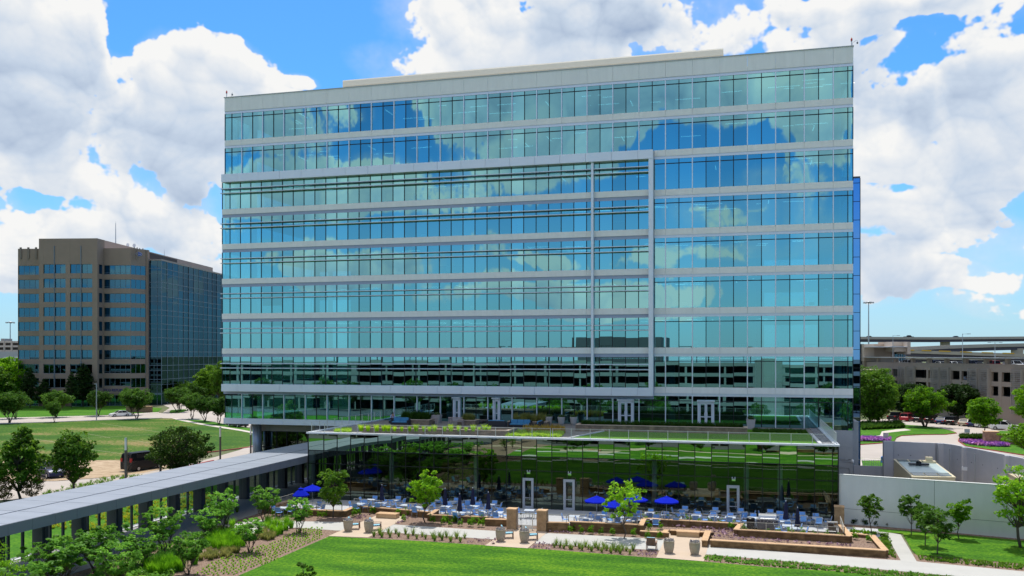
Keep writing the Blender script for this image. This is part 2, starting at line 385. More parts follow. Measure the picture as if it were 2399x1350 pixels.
img_all = field('cloud_field', 0, 2*PI, EM, 5.5, True, 23, .53)
img_sec = [field('cloud_field_south', *SEC[0], ES, 24, False, 23, .66, .08), field('cloud_field_north', *SEC[1], ES, 17, False, 4, .44, .22)]
tc = nn('ShaderNodeTexCoord'); sz = nn('ShaderNodeSeparateXYZ'); L.new(tc.outputs['Generated'], sz.inputs[0])
def mth(op, a, b=None, c=None, clamp=False):
    q = nn('ShaderNodeMath', operation=op); q.use_clamp = clamp
    for i, v in enumerate((a, b, c)):
        if v is None: continue
        if isinstance(v, (int, float)): q.inputs[i].default_value = v
        else: L.new(v, q.inputs[i])
    return q.outputs[0]
azi = mth('FRACT', mth('ADD', mth('MULTIPLY', mth('ARCTAN2', sz.outputs['Y'], sz.outputs['X']), 1/(2*PI)), 1.0))
ele = mth('MINIMUM', mth('MAXIMUM', mth('MULTIPLY_ADD', mth('ARCSINE', sz.outputs['Z']), 1/EM, .01/EM), .001), .999)
cx3 = nn('ShaderNodeCombineXYZ'); L.new(azi, cx3.inputs['X']); L.new(ele, cx3.inputs['Y'])
def lookup(im, vec):
    ti = nn('ShaderNodeTexImage'); ti.image = im; ti.interpolation = 'Linear'; ti.extension = 'EXTEND'; L.new(vec, ti.inputs['Vector']); return ti.outputs['Color']
field_col = lookup(img_all, cx3.outputs[0])
for (a0, a1), im in zip(SEC, img_sec):
    su = mth('MULTIPLY_ADD', azi, 2*PI/(a1-a0), -a0/(a1-a0)); sv = mth('MULTIPLY_ADD', mth('ARCSINE', sz.outputs['Z']), 1/ES, .01/ES)
    cv = nn('ShaderNodeCombineXYZ'); L.new(su, cv.inputs['X']); L.new(mth('MAXIMUM', sv, .002), cv.inputs['Y'])
    inside = mth('MULTIPLY', mth('MULTIPLY', mth('MULTIPLY', su, 30, None, True), mth('MULTIPLY_ADD', su, -30, 30, True)), mth('MULTIPLY_ADD', sv, -12, 12, True))
    mm = nn('ShaderNodeMixRGB'); L.new(inside, mm.inputs['Fac']); L.new(field_col, mm.inputs['Color1']); L.new(lookup(im, cv.outputs[0]), mm.inputs['Color2']); field_col = mm.outputs[0]
sc3 = nn('ShaderNodeSeparateColor'); L.new(field_col, sc3.inputs[0])
alpha = mth('MULTIPLY', sc3.outputs['Green'], mth('MULTIPLY_ADD', sz.outputs['Z'], 25, .3, True), clamp=True)
cr = nn('ShaderNodeValToRGB'); e = cr.color_ramp.elements
e[0].position = 0; e[0].color = (.27, .38, .58, 1); e[1].position = .92; e[1].color = (1.0, 1.0, .99, 1)
e2 = cr.color_ramp.elements.new(.52); e2.color = (.63, .73, .87, 1)
L.new(sc3.outputs['Red'], cr.inputs['Fac'])
hsv = nn('ShaderNodeHueSaturation'); hsv.inputs['Saturation'].default_value = SKYSAT; hsv.inputs['Value'].default_value = 1.0
L.new(sky.outputs[0], hsv.inputs['Color'])
tint = nn('ShaderNodeMixRGB', blend_type='MULTIPLY'); tint.inputs['Fac'].default_value = 1; tint.inputs['Color2'].default_value = (*SKYTINT, 1); L.new(hsv.outputs[0], tint.inputs['Color1'])
cm = nn('ShaderNodeVectorMath', operation='SCALE'); cm.inputs['Scale'].default_value = CLOUD; L.new(cr.outputs['Color'], cm.inputs[0])
hz = nn('ShaderNodeMapRange'); hz.inputs['From Min'].default_value = 0; hz.inputs['From Max'].default_value = .20; hz.inputs['To Min'].default_value = .75; hz.inputs['To Max'].default_value = 0
L.new(sz.outputs['Z'], hz.inputs['Value'])
veil = nn('ShaderNodeMixRGB'); veil.inputs['Color2'].default_value = (*VEIL, 1); L.new(hz.outputs[0], veil.inputs['Fac']); L.new(tint.outputs[0], veil.inputs['Color1'])
mix = nn('ShaderNodeMixRGB'); L.new(alpha, mix.inputs['Fac']); L.new(veil.outputs[0], mix.inputs['Color1']); L.new(cm.outputs[0], mix.inputs['Color2'])
bg = nn('ShaderNodeBackground'); bg.inputs['Strength'].default_value = .15
L.new(mix.outputs[0], bg.inputs['Color']); wo = nn('ShaderNodeOutputWorld'); L.new(bg.outputs[0], wo.inputs['Surface'])
S.view_settings.view_transform = 'Standard'; S.view_settings.look = 'None'; S.view_settings.exposure = 1.0; S.view_settings.gamma = 1
S.view_settings.use_curve_mapping = False
cy = S.cycles; cy.max_bounces = 6; cy.transparent_max_bounces = 10; cy.diffuse_bounces = 3; cy.glossy_bounces = 4
cy.use_denoising = True; cy.caustics_reflective = False; cy.caustics_refractive = False; cy.sample_clamp_indirect = 6
W.cycles.sampling_method = 'MANUAL'; W.cycles.sample_map_resolution = 512
# ------------------------------------------------------------------ office building
CONC = P('pale_precast', (.85,.84,.82), .8, var=.045, vscale=1.0, stretch=(1.6,1.6,.25), bump=.12, bscale=60)
ALU = P('silver_aluminium', (.68,.72,.80), .38, .55, var=.03, vscale=.6)
ALUP = P('frame_panel', (.74,.78,.85), .42, .35, var=.03, vscale=.5)
SOFF = P('shaded_soffit_panel', (.36,.41,.54), .5, .2)  # strip metal, darkened in colour for the shade of its recess
DARK = P('black_anodised', (.012,.014,.018), .35, .3)
GLA = glassmat('blue_green_coated_glass', (.43,.92,.96), (.07,.30,.38), .55, edge=.25)
FLR = P('slab_concrete', (.22,.23,.23), .9); CEI = P('ceiling_tile', (.30,.31,.31), .9)
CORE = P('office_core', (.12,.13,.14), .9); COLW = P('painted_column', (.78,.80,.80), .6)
XL, XR, MOD = -2.54, 75.2, 3.048
DEP = 27.0
zb = lambda k: 15.17+4.56*k
FX = YX(1530, -1.2)[0]; F0 = YX(518.5, -1.2)[0]; BAYR = FX-.55; BAYL = XL-.12; YB = -.45
B = thing('office_building', 'ten storey office building faced with blue green ribbon glass and pale concrete bands', 'building', (36, 12, 0))
def panes(xs, z0, z1, y, rng, axis='y', flip=1, amp=.008, tilt=.0012):
    """glass lights, each a slightly pillowed and tilted sheet: (n,4,3) quads"""
    out = []
    K = 4
    for a, b in zip(xs[:-1], xs[1:]):
        w, h = b-a, z1-z0
        pa = -amp*.35+rng.normal(0, amp*.18); pb = -amp*.3+rng.normal(0, amp*.2); t1 = rng.normal(0, tilt*1.4); t2 = rng.normal(0, tilt*.6); ph = rng.uniform(0, 6)
        g = np.zeros((K+1, K+1, 3))
        for i in range(K+1):
            for j in range(K+1):
                u, v = i/K, j/K
                dz = (pa*4*v*(1-v)+pb*4*u*(1-u)*.6)*1.0 + (t1*(u-.5)*w+t2*(v-.5)*h)*.5 + rng.normal(0, amp*.02)
                if axis == 'y': g[i,j] = (a+u*w, y+dz*flip, z0+v*h)
                else: g[i,j] = (y+dz*flip, a+u*w, z0+v*h)
        out.append(g)
    vs, fs = [], []
    for g in out:
        n = len(vs); vs += [tuple(p) for p in g.reshape(-1, 3)]
        for i in range(K):
            for j in range(K):
                q = n+i*(K+1)+j; fs.append((q, q+K+1, q+K+2, q+1))
    return vs, fs
def glasspart(name, parent, xs, z0, z1, y, mat, axis='y', seed=0, amp=.008, tilt=.0012):
    m = MB(); m.add(*panes(xs, z0, z1, y, np.random.default_rng(seed), axis, 1, amp, tilt)); return m.build(name, mat, parent, smooth=True)
mods = [XL]+[i*MOD/2 for i in range(-1, 50) if XL+.4 < i*MOD/2 < XR-.3]+[XR]
def floor_front(xs, z0, z1, y, seed, bay=False, tr=None):
    w = glasspart('ribbon_window', B, xs, z0, z1, y, GLA, seed=seed)
    d = MB(); sl = MB()
    for x in xs:
        k = round(x/(MOD/2)); silver = (not bay) and abs(x-k*MOD/2) < .01 and k % 2 == 0
        if silver: sl.box(x-.055, x+.055, y-.17, y-.012, z0, z1+.02)
        else: d.box(x-.045, x+.045, y-.05, y-.012, z0, z1)
    if tr: d.box(xs[0], xs[-1], y-.06, y-.014, tr-.045, tr+.045)
    nd = len(d.f); d.add(sl.v, sl.f); o = d.build('mullion', DARK, w); o.data.materials.append(ALU)
    for q in o.data.polygons[nd:]: q.material_index = 1
    return w
def band(xs, z0, z1, y, t=.3, gap=.018, mat=None, name='spandrel'):
    m = MB()
    for a, b in zip(xs[:-1], xs[1:]): m.box(a+gap/2, b-gap/2, y, y+t, z0, z1)
    return m.build(name, mat or CONC, B)
jo = [XL]+[i*MOD for i in range(0, 25)]+[XR]
joR = [FX+.02]+[i*MOD for i in range(0, 25) if i*MOD > FX+.3]+[XR]
xsR = [FX+.02]+[i*MOD/2 for i in range(0, 60) if FX+.3 < i*MOD/2 < XR-.3]+[XR]
xsB = [BAYL]+[i*MOD/2 for i in range(-1, 60) if BAYL+.4 < i*MOD/2 < BAYR-.3]+[BAYR]
joB = [BAYL]+[i*MOD*3 for i in range(0, 9) if i*MOD*3 < 46]+[46.4, BAYR]
# floors in the plain zone
for k in range(-2, 7):
    z0, z1 = zb(k)+.70, zb(k+1)-.33
    if k == -2: z0 = 6.74
    full = k in (-2, 5, 6)
    zt = z1
    if k == -2: zt = 10.28
    floor_front(mods if full else xsR, z0, zt, 0.0, 100+k, tr=zb(k+1)-.87)
    if k == 4 or k == 5: pass
# spandrels: plain zone
for k in range(-1, 7):
    full = k in (6,)
    J = jo if full else joR
    band(J, zb(k), zb(k)+.70, -.13)
    st = MB(); st.box(J[0], XR, -.06, .1, zb(k)-.33, zb(k)); st.box(J[0], XR, -.10, -.06, zb(k)-.035, zb(k)-.004); st.build('head_flashing', ALU, B)
band(jo, 47.04, 48.82, -.15, .35, name='parapet')
m = MB(); m.box(XL-.08, XR+.08, -.22, .26, 48.82, 48.92); m.build('coping', P('coping_metal', (.42,.44,.45), .5, .3), B)
m = MB(); m.box(XL, XR, -.06, .1, 46.71, 47.04); m.box(XL, XR, -.10, -.06, 47.0, 47.036); m.build('head_flashing', ALU, B)
# floor two slab edge, left end where the building floats on columns
band([XL-.15]+[i*MOD for i in range(0, 25) if i*MOD < 23]+[23.0], 5.98, 6.72, -.16, .5, mat=ALUP, name='slab_edge')
# bay zone behind the louvres
for k in range(-1, 5):
    z0, z1 = zb(k)+.70, zb(k+1)-.40
    if k == 4: z1 = 37.6
    if k == -1: z0 = 11.1
    floor_front(xsB, z0, z1, YB, 200+k, bay=True)
    if k >= 0:
        band(joB, zb(k), zb(k)+.70, YB-.12)
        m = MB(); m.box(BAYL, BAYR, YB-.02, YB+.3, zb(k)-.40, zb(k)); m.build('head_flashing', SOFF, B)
    zl = zb(k+1)
    for j, dz in enumerate((1.31, 1.90)):
        for a, b in ((F0-.22, 46.28), (46.66, FX-.5)):
            m = MB(); z = zl-dz
            nseg = max(1, int((b-a)/MOD)); L_ = (b-a)/nseg
            for q in range(nseg):
                x0, x1 = a+q*L_+.012, a+(q+1)*L_-.012
                m.add([(x0,-1.18,z-.01),(x1,-1.18,z-.01),(x1,-1.18,z+.06),(x0,-1.18,z+.06),(x0,-.62,z-.02),(x1,-.62,z-.02),(x1,-.62,z+.12),(x0,-.62,z+.12)],
                      [(0,1,2,3),(7,6,5,4),(3,2,6,7),(0,4,5,1),(0,3,7,4),(1,5,6,2)])
                m.box(x0-.03, x0+.03, -.62, YB-.04, z-.02, z+.04)
            m.build('louvre', ALU, B)
# protruding frame round the bay
fr = MB()
bj = [F0]+[i*MOD for i in range(0, 18) if i*MOD < FX-.2]+[FX]
for a, b in zip(bj[:-1], bj[1:]):
    fr.box(a+.008, b-.008, -1.25, .1, 37.52, 38.56); fr.box(a+.008, b-.008, -1.25, .1, 10.27, 11.22)
fr.box(FX-.52, FX, -1.22, -.1, 11.22, 37.52)
fr.box(46.32, 46.62, -1.0, -.3, 11.22, 37.52)
fr.build('accent_frame', ALUP, B, bevel=.02)
# inner wall strip behind the frame head
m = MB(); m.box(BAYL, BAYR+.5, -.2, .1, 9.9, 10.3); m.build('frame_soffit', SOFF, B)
# side and rear walls
m = MB()
for k in range(-2, 7):
    z0 = 6.74 if k == -2 else zb(k)+.7; z1 = zb(k+1)-.33
    ys = [.02+i*1.5 for i in range(0, 19)]
    for x in (XL+.02, XR-.02):
        for a, b in zip(ys[:-1], ys[1:]): m.add([(x,a,z0),(x,b,z0),(x,b,z1),(x,a,z1)], [(0,1,2,3)])
    for i in range(0, 52):
        a = XL+.05+i*1.494; m.add([(a,DEP,z0),(a+1.494,DEP,z0),(a+1.494,DEP,z1),(a,DEP,z1)], [(0,1,2,3)])
m.build('side_glazing', glassmat('rear_glass', (.6,.8,.82), (.55,.72,.72), .25), B)
m = MB()
for k in range(-1, 7):
    for x0, x1, y0, y1 in ((XL-.05, XL+.2, .2, DEP), (XR-.2, XR+.02, .2, DEP), (XL, XR, DEP-.2, DEP+.05)): m.box(x0, x1, y0, y1, zb(k)-.33, zb(k)+.7)
m.box(XL-.08, XL+.25, .2, DEP, 46.7, 48.82); m.box(XR-.2, XR+.06, .2, DEP, 46.7, 48.82); m.box(XL, XR, DEP-.3, DEP+.06, 46.7, 48.82)
for x in (XL+.02, XR-.04):
    for i in range(0, 18, 2): m.box(x-.04, x+.06, 1.5*i+.0, 1.5*i+.09, 6.8, 47)
m.build('side_wall', CONC, B)
m = MB()
for k in range(-2, 8):
    z = 6.42 if k == -2 else zb(k)+.30
    m.box(XL+.25, XR-.25, .35, DEP-.25, z-.25, z+.02 if k < 7 else 47.2)
m.build('floor_slab', FLR, B)
m = MB()
for k in range(-2, 7): m.box(XL+.3, XR-.3, .5, DEP-.4, zb(k+1)-.52, zb(k+1)-.44)
m.build('suspended_ceiling', CEI, B)
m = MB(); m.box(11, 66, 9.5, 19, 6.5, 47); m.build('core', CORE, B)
for i in range(0, 9):
    m = MB()
    for k in range(-2, 7):
        z0 = 6.45 if k == -2 else zb(k)+.33
        m.tube([(i*MOD*3+.55, 1.9, z0), (i*MOD*3+.55, 1.9, zb(k+1)-.45)], .42, 12)
    m.build('interior_column', COLW, B, smooth=False)
for i in range(0, 9):
    m = MB()
    for k in range(-2, 7): m.tube([(i*MOD*3+.55, 24.5, 6.45 if k == -2 else zb(k)+.33), (i*MOD*3+.55, 24.5, zb(k+1)-.45)], .42, 8)
    m.build('interior_column', COLW, B)
BLN = P('roller_blind', (.62,.64,.62), .8)
rb_ = random.Random(17)
for k in range(-1, 7):
    for q in range(9):
        i = rb_.randrange(1, 47); a = i*MOD/2+.07; zt = zb(k+1)-.5; hgt = rb_.choice((.7, 1.1, 1.6, 2.4)); nx = rb_.choice((1, 1, 2))
        if k < 5 and a < FX+.15 and a+nx*MOD/2 > BAYR-.1: continue
        yb_ = .14 if (k > 4 or a > FX) else -.22
        m = MB(); m.box(a, a+nx*MOD/2-.14, yb_, yb_+.02, zt-hgt, zt); m.build('window_blind', BLN, B)
LT = emat('office_light', (1, .93, .88), .8)
r = random.Random(3)
m = MB()
for k in range(-2, 7):
    zc = zb(k+1)-.54
    for q in range(26):
        x = r.uniform(2, 73); y = r.uniform(2.5, 8.5); ln = r.choice((1.2, 2.4, 2.4, 3.6))
        if r.random() < .8: m.box(x, x+ln, y, y+.09, zc-.04, zc)
        else: m.box(x, x+.09, y-1.5, y+1.0, zc-.04, zc)
m.build('ceiling_light', LT, B)
m = MB()
for k in range(-2, 7):
    z0 = 6.45 if k == -2 else zb(k)+.33
    for q in range(14):
        x = r.uniform(4, 72); y = r.uniform(2.8, 7.5)
        m.box(x, x+1.6, y, y+.75, z0+.70, z0+.74)
        for ax in (.08, 1.45): m.box(x+ax, x+ax+.06, y+.1, y+.65, z0, z0+.70)
        if q % 2: m.box(x+.4, x+1.05, y+.3, y+.34, z0+.85, z0+1.25)
m.build('office_desk', P('desk_white', (.5,.52,.52), .5), B)
# roof
m = MB(); m.box(XL+.3, XR-.3, .3, DEP-.3, 47.3, 47.7); m.build('roof', P('roof_membrane', (.6,.6,.58), .9), B)
SX0, dS0 = YX(803, 7.5); SX1, dS1 = YX(1694, 7.5)
zs = (ZD(187.5, dS0)+ZD(112.5, dS1))/2
BEI = P('cream_louvre', (.74,.68,.56), .6, var=.03)
m = MB()
m.box(SX0, SX1, 7.62, 7.8, 47.7, zs-.02); m.box(SX0, SX0+.18, 7.8, 20, 47.7, zs-.03); m.box(SX1-.18, SX1, 7.8, 20, 47.7, zs-.03)
nl = 5; hh = (zs-48.0)/nl
for i in range(nl):
    z0 = 48.0+i*hh
    m.add([(SX0-.02,7.5,z0),(SX1+.02,7.5,z0),(SX1+.02,7.5,z0+hh*.78),(SX0-.02,7.5,z0+hh*.78),(SX0-.02,7.61,z0-.02),(SX1+.02,7.61,z0-.02),(SX1+.02,7.61,z0+hh*.98),(SX0-.02,7.61,z0+hh*.98)],
          [(0,1,2,3),(3,2,6,7),(0,4,5,1),(0,3,7,4),(1,5,6,2)])
m.build('roof_screen', BEI, B)
# ground storey: recessed lobby, concrete end wall
LX = YX(600, 4)[0]
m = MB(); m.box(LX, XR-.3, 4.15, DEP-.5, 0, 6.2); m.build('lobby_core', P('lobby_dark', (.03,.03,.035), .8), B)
lg = glasspart('lobby_window', B, [LX+i*1.55 for i in range(0, 9)], 0.05, 4.75, 4.0, glassmat('dark_lobby_glass', (.5,.6,.58), (.12,.15,.15), .5), seed=4)
m = MB()
for i in range(0, 9): m.box(LX+i*1.55-.06, LX+i*1.55+.06, 3.85, 3.985, 0, 4.75)
for z in (2.6, 4.75): m.box(LX, LX+12.4, 3.87, 3.985, z-.06, z+.06)
m.build('mullion', DARK, lg)
m = MB()
for i in range(5): m.box(LX-.6+i*2.7+.01, LX-.6+(i+1)*2.7-.01, 3.7, 4.1, 4.8, 5.95)
m.build('lintel_panel', P('lintel_concrete', (.42,.40,.36), .85, var=.06), B)
for i in range(0, 3):
    m = MB(); m.lathe([(.60, 0), (.60, 5.98)], 28, (i*9.144+.62, 2.6, 0)); m.build('round_column', P('column_cladding', (.40,.44,.52), .4, .35), B, smooth=True)
GW = P('grey_precast_wall', (.42,.43,.44), .85, var=.05, vscale=.8, bump=.15, bscale=40)
m = MB()
for z0, z1 in ((0,1.6),(1.615,3.2),(3.215,4.8),(4.815,6.72)): m.box(60, XR-.02, -.02, 4.0, z0, z1)
m.build('base_wall', GW, B)
m = MB()
for z0, z1 in ((0,2.2),(2.215,4.4),(4.415,7.6)): m.box(XR, XR+.75, 1.5, 12, z0, z1)
m.build('base_wall', GW, B)
# blue glass stair wing behind the right end
wx0, wx1 = XR-2, YX(2015.5, 13)[0]; d13 = YX(2010, 13)[1]; wz = ZD(418, d13)
gw = glasspart('wing_glazing', B, [wx0, XR+.2, wx1], 0.1, wz, 13.0, glassmat('deep_blue_glass', (.22,.42,.72), (.05,.1,.16), .85), seed=9)
m = MB()
for z in np.arange(2, wz, 2.28): m.box(XR, wx1, 12.93, 12.985, z-.03, z+.03)
m.box(wx1-.06, wx1+.02, 12.92, 13.05, 0, wz); m.build('mullion', DARK, gw)
m = MB(); m.box(XR-1.5, wx1-.02, 13.1, 26, 0, wz-.02); m.box(XR-1.5, wx1, 13.02, 26.05, wz-.02, wz+.25); m.build('wing_wall', P('wing_dark', (.10,.13,.18), .5), B)
# terrace doors of the second floor
def terrace_door(x0, x1, leaves):
    t = obj = None
    z0, z1 = 6.95, 9.55
    d = MB(); d.box(x0-.16, x1+.16, -.62, -.06, z1+.16, z1+.30)
    for x in (x0, x1): d.box(x-.10, x+.10, -.28, -.02, z0, z1+.16)
    d.box(x0, x1, -.28, -.02, z1, z1+.16)
    o = d.build('door', ALU, B)
    w = (x1-x0)/leaves
    lf = MB()
    for i in range(leaves):
        a, b = x0+i*w+.10, x0+(i+1)*w-.10 if i == leaves-1 else x0+(i+1)*w
        if leaves > 1 and i == 1: a = x0+w+.01
        for xx in (a, b-.14): lf.box(xx, xx+.14, -.22, -.06, z0, z1)
        lf.box(a+.14, b-.14, -.21, -.07, z1-.16, z1); lf.box(a+.14, b-.14, -.21, -.07, z0, z0+.25); lf.box(a+.14, b-.14, -.21, -.07, z0+.95, z0+1.06)
    lf.build('leaf', ALU, o)
    hd = MB()
    for i in range(leaves):
        xx = x0+w*(i+.5)+(.25 if i == 0 else -.25) if leaves > 1 else x1-.3
        hd.tube([(xx, -.30, z0+.9), (xx, -.30, z0+1.5)], .025, 6); hd.bar((xx, -.30, z0+.95), (xx, -.2, z0+.95), .03, .03); hd.bar((xx, -.30, z0+1.45), (xx, -.2, z0+1.45), .03, .03)
    hd.build('handle', ALU, o)
for ua, ub, lv in ((1063, 1079.5, 1), (1156, 1172.5, 1), (1449, 1485, 2), (1635, 1673, 2)):
    terrace_door(YX(ua, 0)[0]+.08, YX(ub, 0)[0]-.08, lv)
# things on the roof
RED = P('signal_red', (.55,.02,.02), .4); GAL = P('galvanised', (.40,.42,.44), .45, .6)
def obstruction(x, y, z, label):
    t = thing('obstruction_light', label, 'roof light', (x,y,z))
    m = MB(); m.lathe([(.04,0),(.04,.5)], 8, (x,y,z)); m.lathe([(.09,.5),(.09,.56)], 10, (x,y,z)); m.build('post', GAL, t)
    m = MB(); m.lathe([(.08,.56),(.10,.62),(.10,.78),(.07,.86)], 12, (x,y,z)); m.build('lamp', RED, t, True)
    m = MB(); m.lathe([(.075,.86),(.05,.92)], 10, (x,y,z)); m.build('cap', P('amber_cap', (.6,.35,.05), .4), t)
def rcam(x, y, z, label, sx=1):
    t = thing('security_camera', label, 'camera', (x,y,z))
    m = MB(); m.tube([(x,y,z),(x,y,z+.35),(x+sx*.35,y-.1,z+.55),(x+sx*.48,y-.14,z+.52),(x+sx*.48,y-.14,z+.36)], .022, 6); m.build('arm', GAL, t)
    m = MB(); m.lathe([(.02,.36),(.09,.33),(.10,.24),(.06,.16),(.02,.14)], 12, (x+sx*.48,y-.14,z)); m.build('dome', P('camera_dome', (.15,.15,.16), .2), t, True)
xo = YX(531, .05)[0]
obstruction(xo, .05, 48.92, 'red lamp on a short post at the far left corner of the long roof'); rcam(xo+.7, .05, 48.92, 'small bracket camera beside the red lamp on the low roof end', .5)
xo = YX(1995, .05)[0]
obstruction(xo, .05, 48.92, 'red lamp on a short post at the highest looking roof corner'); rcam(xo+.1, .05, 48.92, 'dome camera on a hooked arm over the roof corner nearest the garage')
t = thing('security_camera', 'white camera on a bracket low on the grey end wall of the office', 'camera', (XR-.4,-.02,3.4))
m = MB(); m.tube([(XR-1.4,-.06,3.55),(XR-.5,-.12,3.5),(XR-.25,-.35,3.6),(XR-.1,-.5,3.6)], .04, 6); m.build('arm', GAL, t)
m = MB(); m.lathe([(.03,3.62),(.15,3.55),(.16,3.36),(.09,3.2),(.02,3.18)], 12, (XR-.1,-.55,0)); m.build('dome', P('white_plastic', (.75,.75,.75), .4), t, True)
# ------------------------------------------------------------------ glass pavilion with roof terrace
PX0, PX1, PY = 19.72, 71.86, -19.6
PV = thing('glass_pavilion', 'low dark mirror glass pavilion with a planted terrace on its roof', 'pavilion', (46, -10, 0))
G1 = glassmat('mirror_spandrel_glass', (.44,.60,.50), (.03,.05,.05), .80, edge=.1)
G2 = glassmat('dark_pavilion_glass', (.55,.72,.64), (.30,.36,.35), .13, edge=.30)
BLK = P('black_frame', (.01,.011,.013), .35, .2)
WHT = P('white_metal_edge', (.72,.74,.78), .35, .2)
px = [PX0]+[21.49+1.5112*i for i in range(34)]+[PX1]
doors = [(42.80, 43.85), (46.85, 47.92), (62.17, 63.27)]
gw = glasspart('curtain_wall', PV, px, 5.12, 6.80, PY, G1, seed=31, amp=.024, tilt=.003)
for i, (z0, z1) in enumerate(((3.75, 5.08), (.82, 3.71), (.06, .78))):
    w = glasspart('curtain_wall', PV, px, z0, z1, PY, G2, seed=40+i, amp=.014, tilt=.0015)
m = MB()
for x in px: m.box(x-.035, x+.035, PY-.055, PY-.012, 0, 6.82)
for z in (.80, 3.73, 5.10): m.box(PX0, PX1, PY-.06, PY-.014, z-.035, z+.035)
m.build('mullion', BLK, gw)
m = MB()
for i in range(13):
    y0, y1 = PY+.02+i*1.5, PY+.02+(i+1)*1.5
    for x in (PX0+.01, PX1-.01): m.add([(x,y0,0),(x,y1,0),(x,y1,6.8),(x,y0,6.8)], [(0,1,2,3)])
m.build('side_glazing', G2, PV)
m = MB()
for i in range(14):
    y = PY+.02+i*1.5
    for x in (PX0, PX1): m.box(x-.05, x+.05, y-.03, y+.03, 0, 6.82)
m.build('side_mullion', BLK, PV)
m = MB(); m.box(PX0-.02, PX0+.55, PY+.1, PY+.5, 0, 5.1); m.build('corner_pier', P('pier_white', (.6,.62,.64), .6), PV)
m = MB(); m.box(PX0-.12, PX1+.12, PY-.28, PY+.35, 6.82, 7.0); m.box(PX0-.12, PX0+.35, PY+.35, -.05, 6.82, 7.0); m.box(PX1-.35, PX1+.12, PY+.35, -.05, 6.82, 7.0)
m.build('roof_edge', WHT, PV, bevel=.03)
m = MB(); m.box(PX0+.03, PX1-.03, PY+.35, -.2, 6.45, 6.81); m.build('roof_slab', P('roof_deck', (.25,.25,.27), .9), PV)
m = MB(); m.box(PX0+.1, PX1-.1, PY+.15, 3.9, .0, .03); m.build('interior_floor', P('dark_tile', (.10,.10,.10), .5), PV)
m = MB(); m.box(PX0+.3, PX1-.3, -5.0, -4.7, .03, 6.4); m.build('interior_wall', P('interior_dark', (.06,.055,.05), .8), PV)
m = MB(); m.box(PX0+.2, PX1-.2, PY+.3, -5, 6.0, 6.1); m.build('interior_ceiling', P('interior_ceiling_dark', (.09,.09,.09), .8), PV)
for x in (28.5, 37.6, 55.4, 63.9, 66.9):
    m = MB(); m.lathe([(.24,.03),(.24,6.0)], 16, (x, PY+1.3, 0)); m.build('interior_column', COLW, PV, True)
for a, b in doors:
    m = MB(); z1 = 3.02
    m.box(a-.02, a+.12, PY-.14, PY-.065, 0, z1); m.box(b-.12, b+.02, PY-.14, PY-.065, 0, z1); m.box(a+.12, b-.12, PY-.14, PY-.065, z1-.14, z1)
    d = m.build('door', P('door_aluminium', (.44,.47,.52), .4, .35), PV)
    m = MB()
    for x in (a+.125, b-.215): m.box(x, x+.09, PY-.12, PY-.067, .02, z1-.16)
    m.box(a+.215, b-.215, PY-.12, PY-.067, z1-.26, z1-.14); m.box(a+.215, b-.215, PY-.12, PY-.067, .02, .30); m.box(a+.215, b-.215, PY-.12, PY-.067, 1.05, 1.11)
    m.build('leaf', MATS['door_aluminium'], d)
    m = MB(); m.tube([(b-.34,PY-.2,.9),(b-.34,PY-.2,1.5)], .02, 6); m.bar((b-.34,PY-.2,.95),(b-.34,PY-.12,.95),.02,.02); m.bar((b-.34,PY-.2,1.45),(b-.34,PY-.12,1.45),.02,.02); m.build('handle', GAL, d)
    m = MB(); xc = (a+b)/2+.05; m.box(xc-.16, xc+.16, PY-.14, PY-.07, 3.42, 3.56); sg = m.build('exit_sign', emat('exit_green', (.16,.38,.08), .12), PV)
    m = MB(); m.box(xc-.16, xc+.16, PY-.14, PY-.07, 3.56, 3.64)
    for q in (-.12, .12): m.lathe([(.05,3.64),(.07,3.70),(.03,3.80)], 8, (xc+q, PY-.11, 0))
    m.build('emergency_lamp', GAL, sg)
# cable railing round the terrace
RL = P('railing_steel', (.62,.64,.62), .35, .45)
def railing(name, label, segs, z, h=1.0, step=1.83, ncab=9, posts_at_ends=True, mat=None, r=.026):
    t = thing(name, label, 'railing', (segs[0][0][0], segs[0][0][1], z))
    cb = MB()
    for a, b in segs:
        a2, b2 = Vector(a), Vector(b); n = max(1, round((b2-a2).length/step))
        for i in range(n+1):
            p = a2.lerp(b2, i/n); m = MB(); m.bar((p.x,p.y,z), (p.x,p.y,z+h+.04), .055, .055); m.build('post', mat or RL, t)
        for k in range(ncab): cb.bar((a2.x,a2.y,z+.12+(h-.12)*k/(ncab-1)), (b2.x,b2.y,z+.12+(h-.12)*k/(ncab-1)), .008, .008)
        cb.bar((a2.x,a2.y,z+h), (b2.x,b2.y,z+h), .04, .03)
    cb.build('cable', mat or RL, t)
    return t
TZ = 7.0
railing('cable_railing', 'cable railing along the front edge of the pavilion roof terrace', [((21.6,PY-.05),(45.55,PY-.05)),((45.75,PY-.05),(71.5,PY-.05))], TZ, .88)
railing('cable_railing', 'cable railing along the terrace edge above the covered walkway', [((PX0+.12,PY+.5),(PX0+.12,-.9))], TZ, .98)
railing('cable_railing', 'closely posted railing along the terrace edge beside the grey end wall', [((PX1-.12,PY+.5),(PX1-.12,-.5))], TZ, .98, step=1.05)
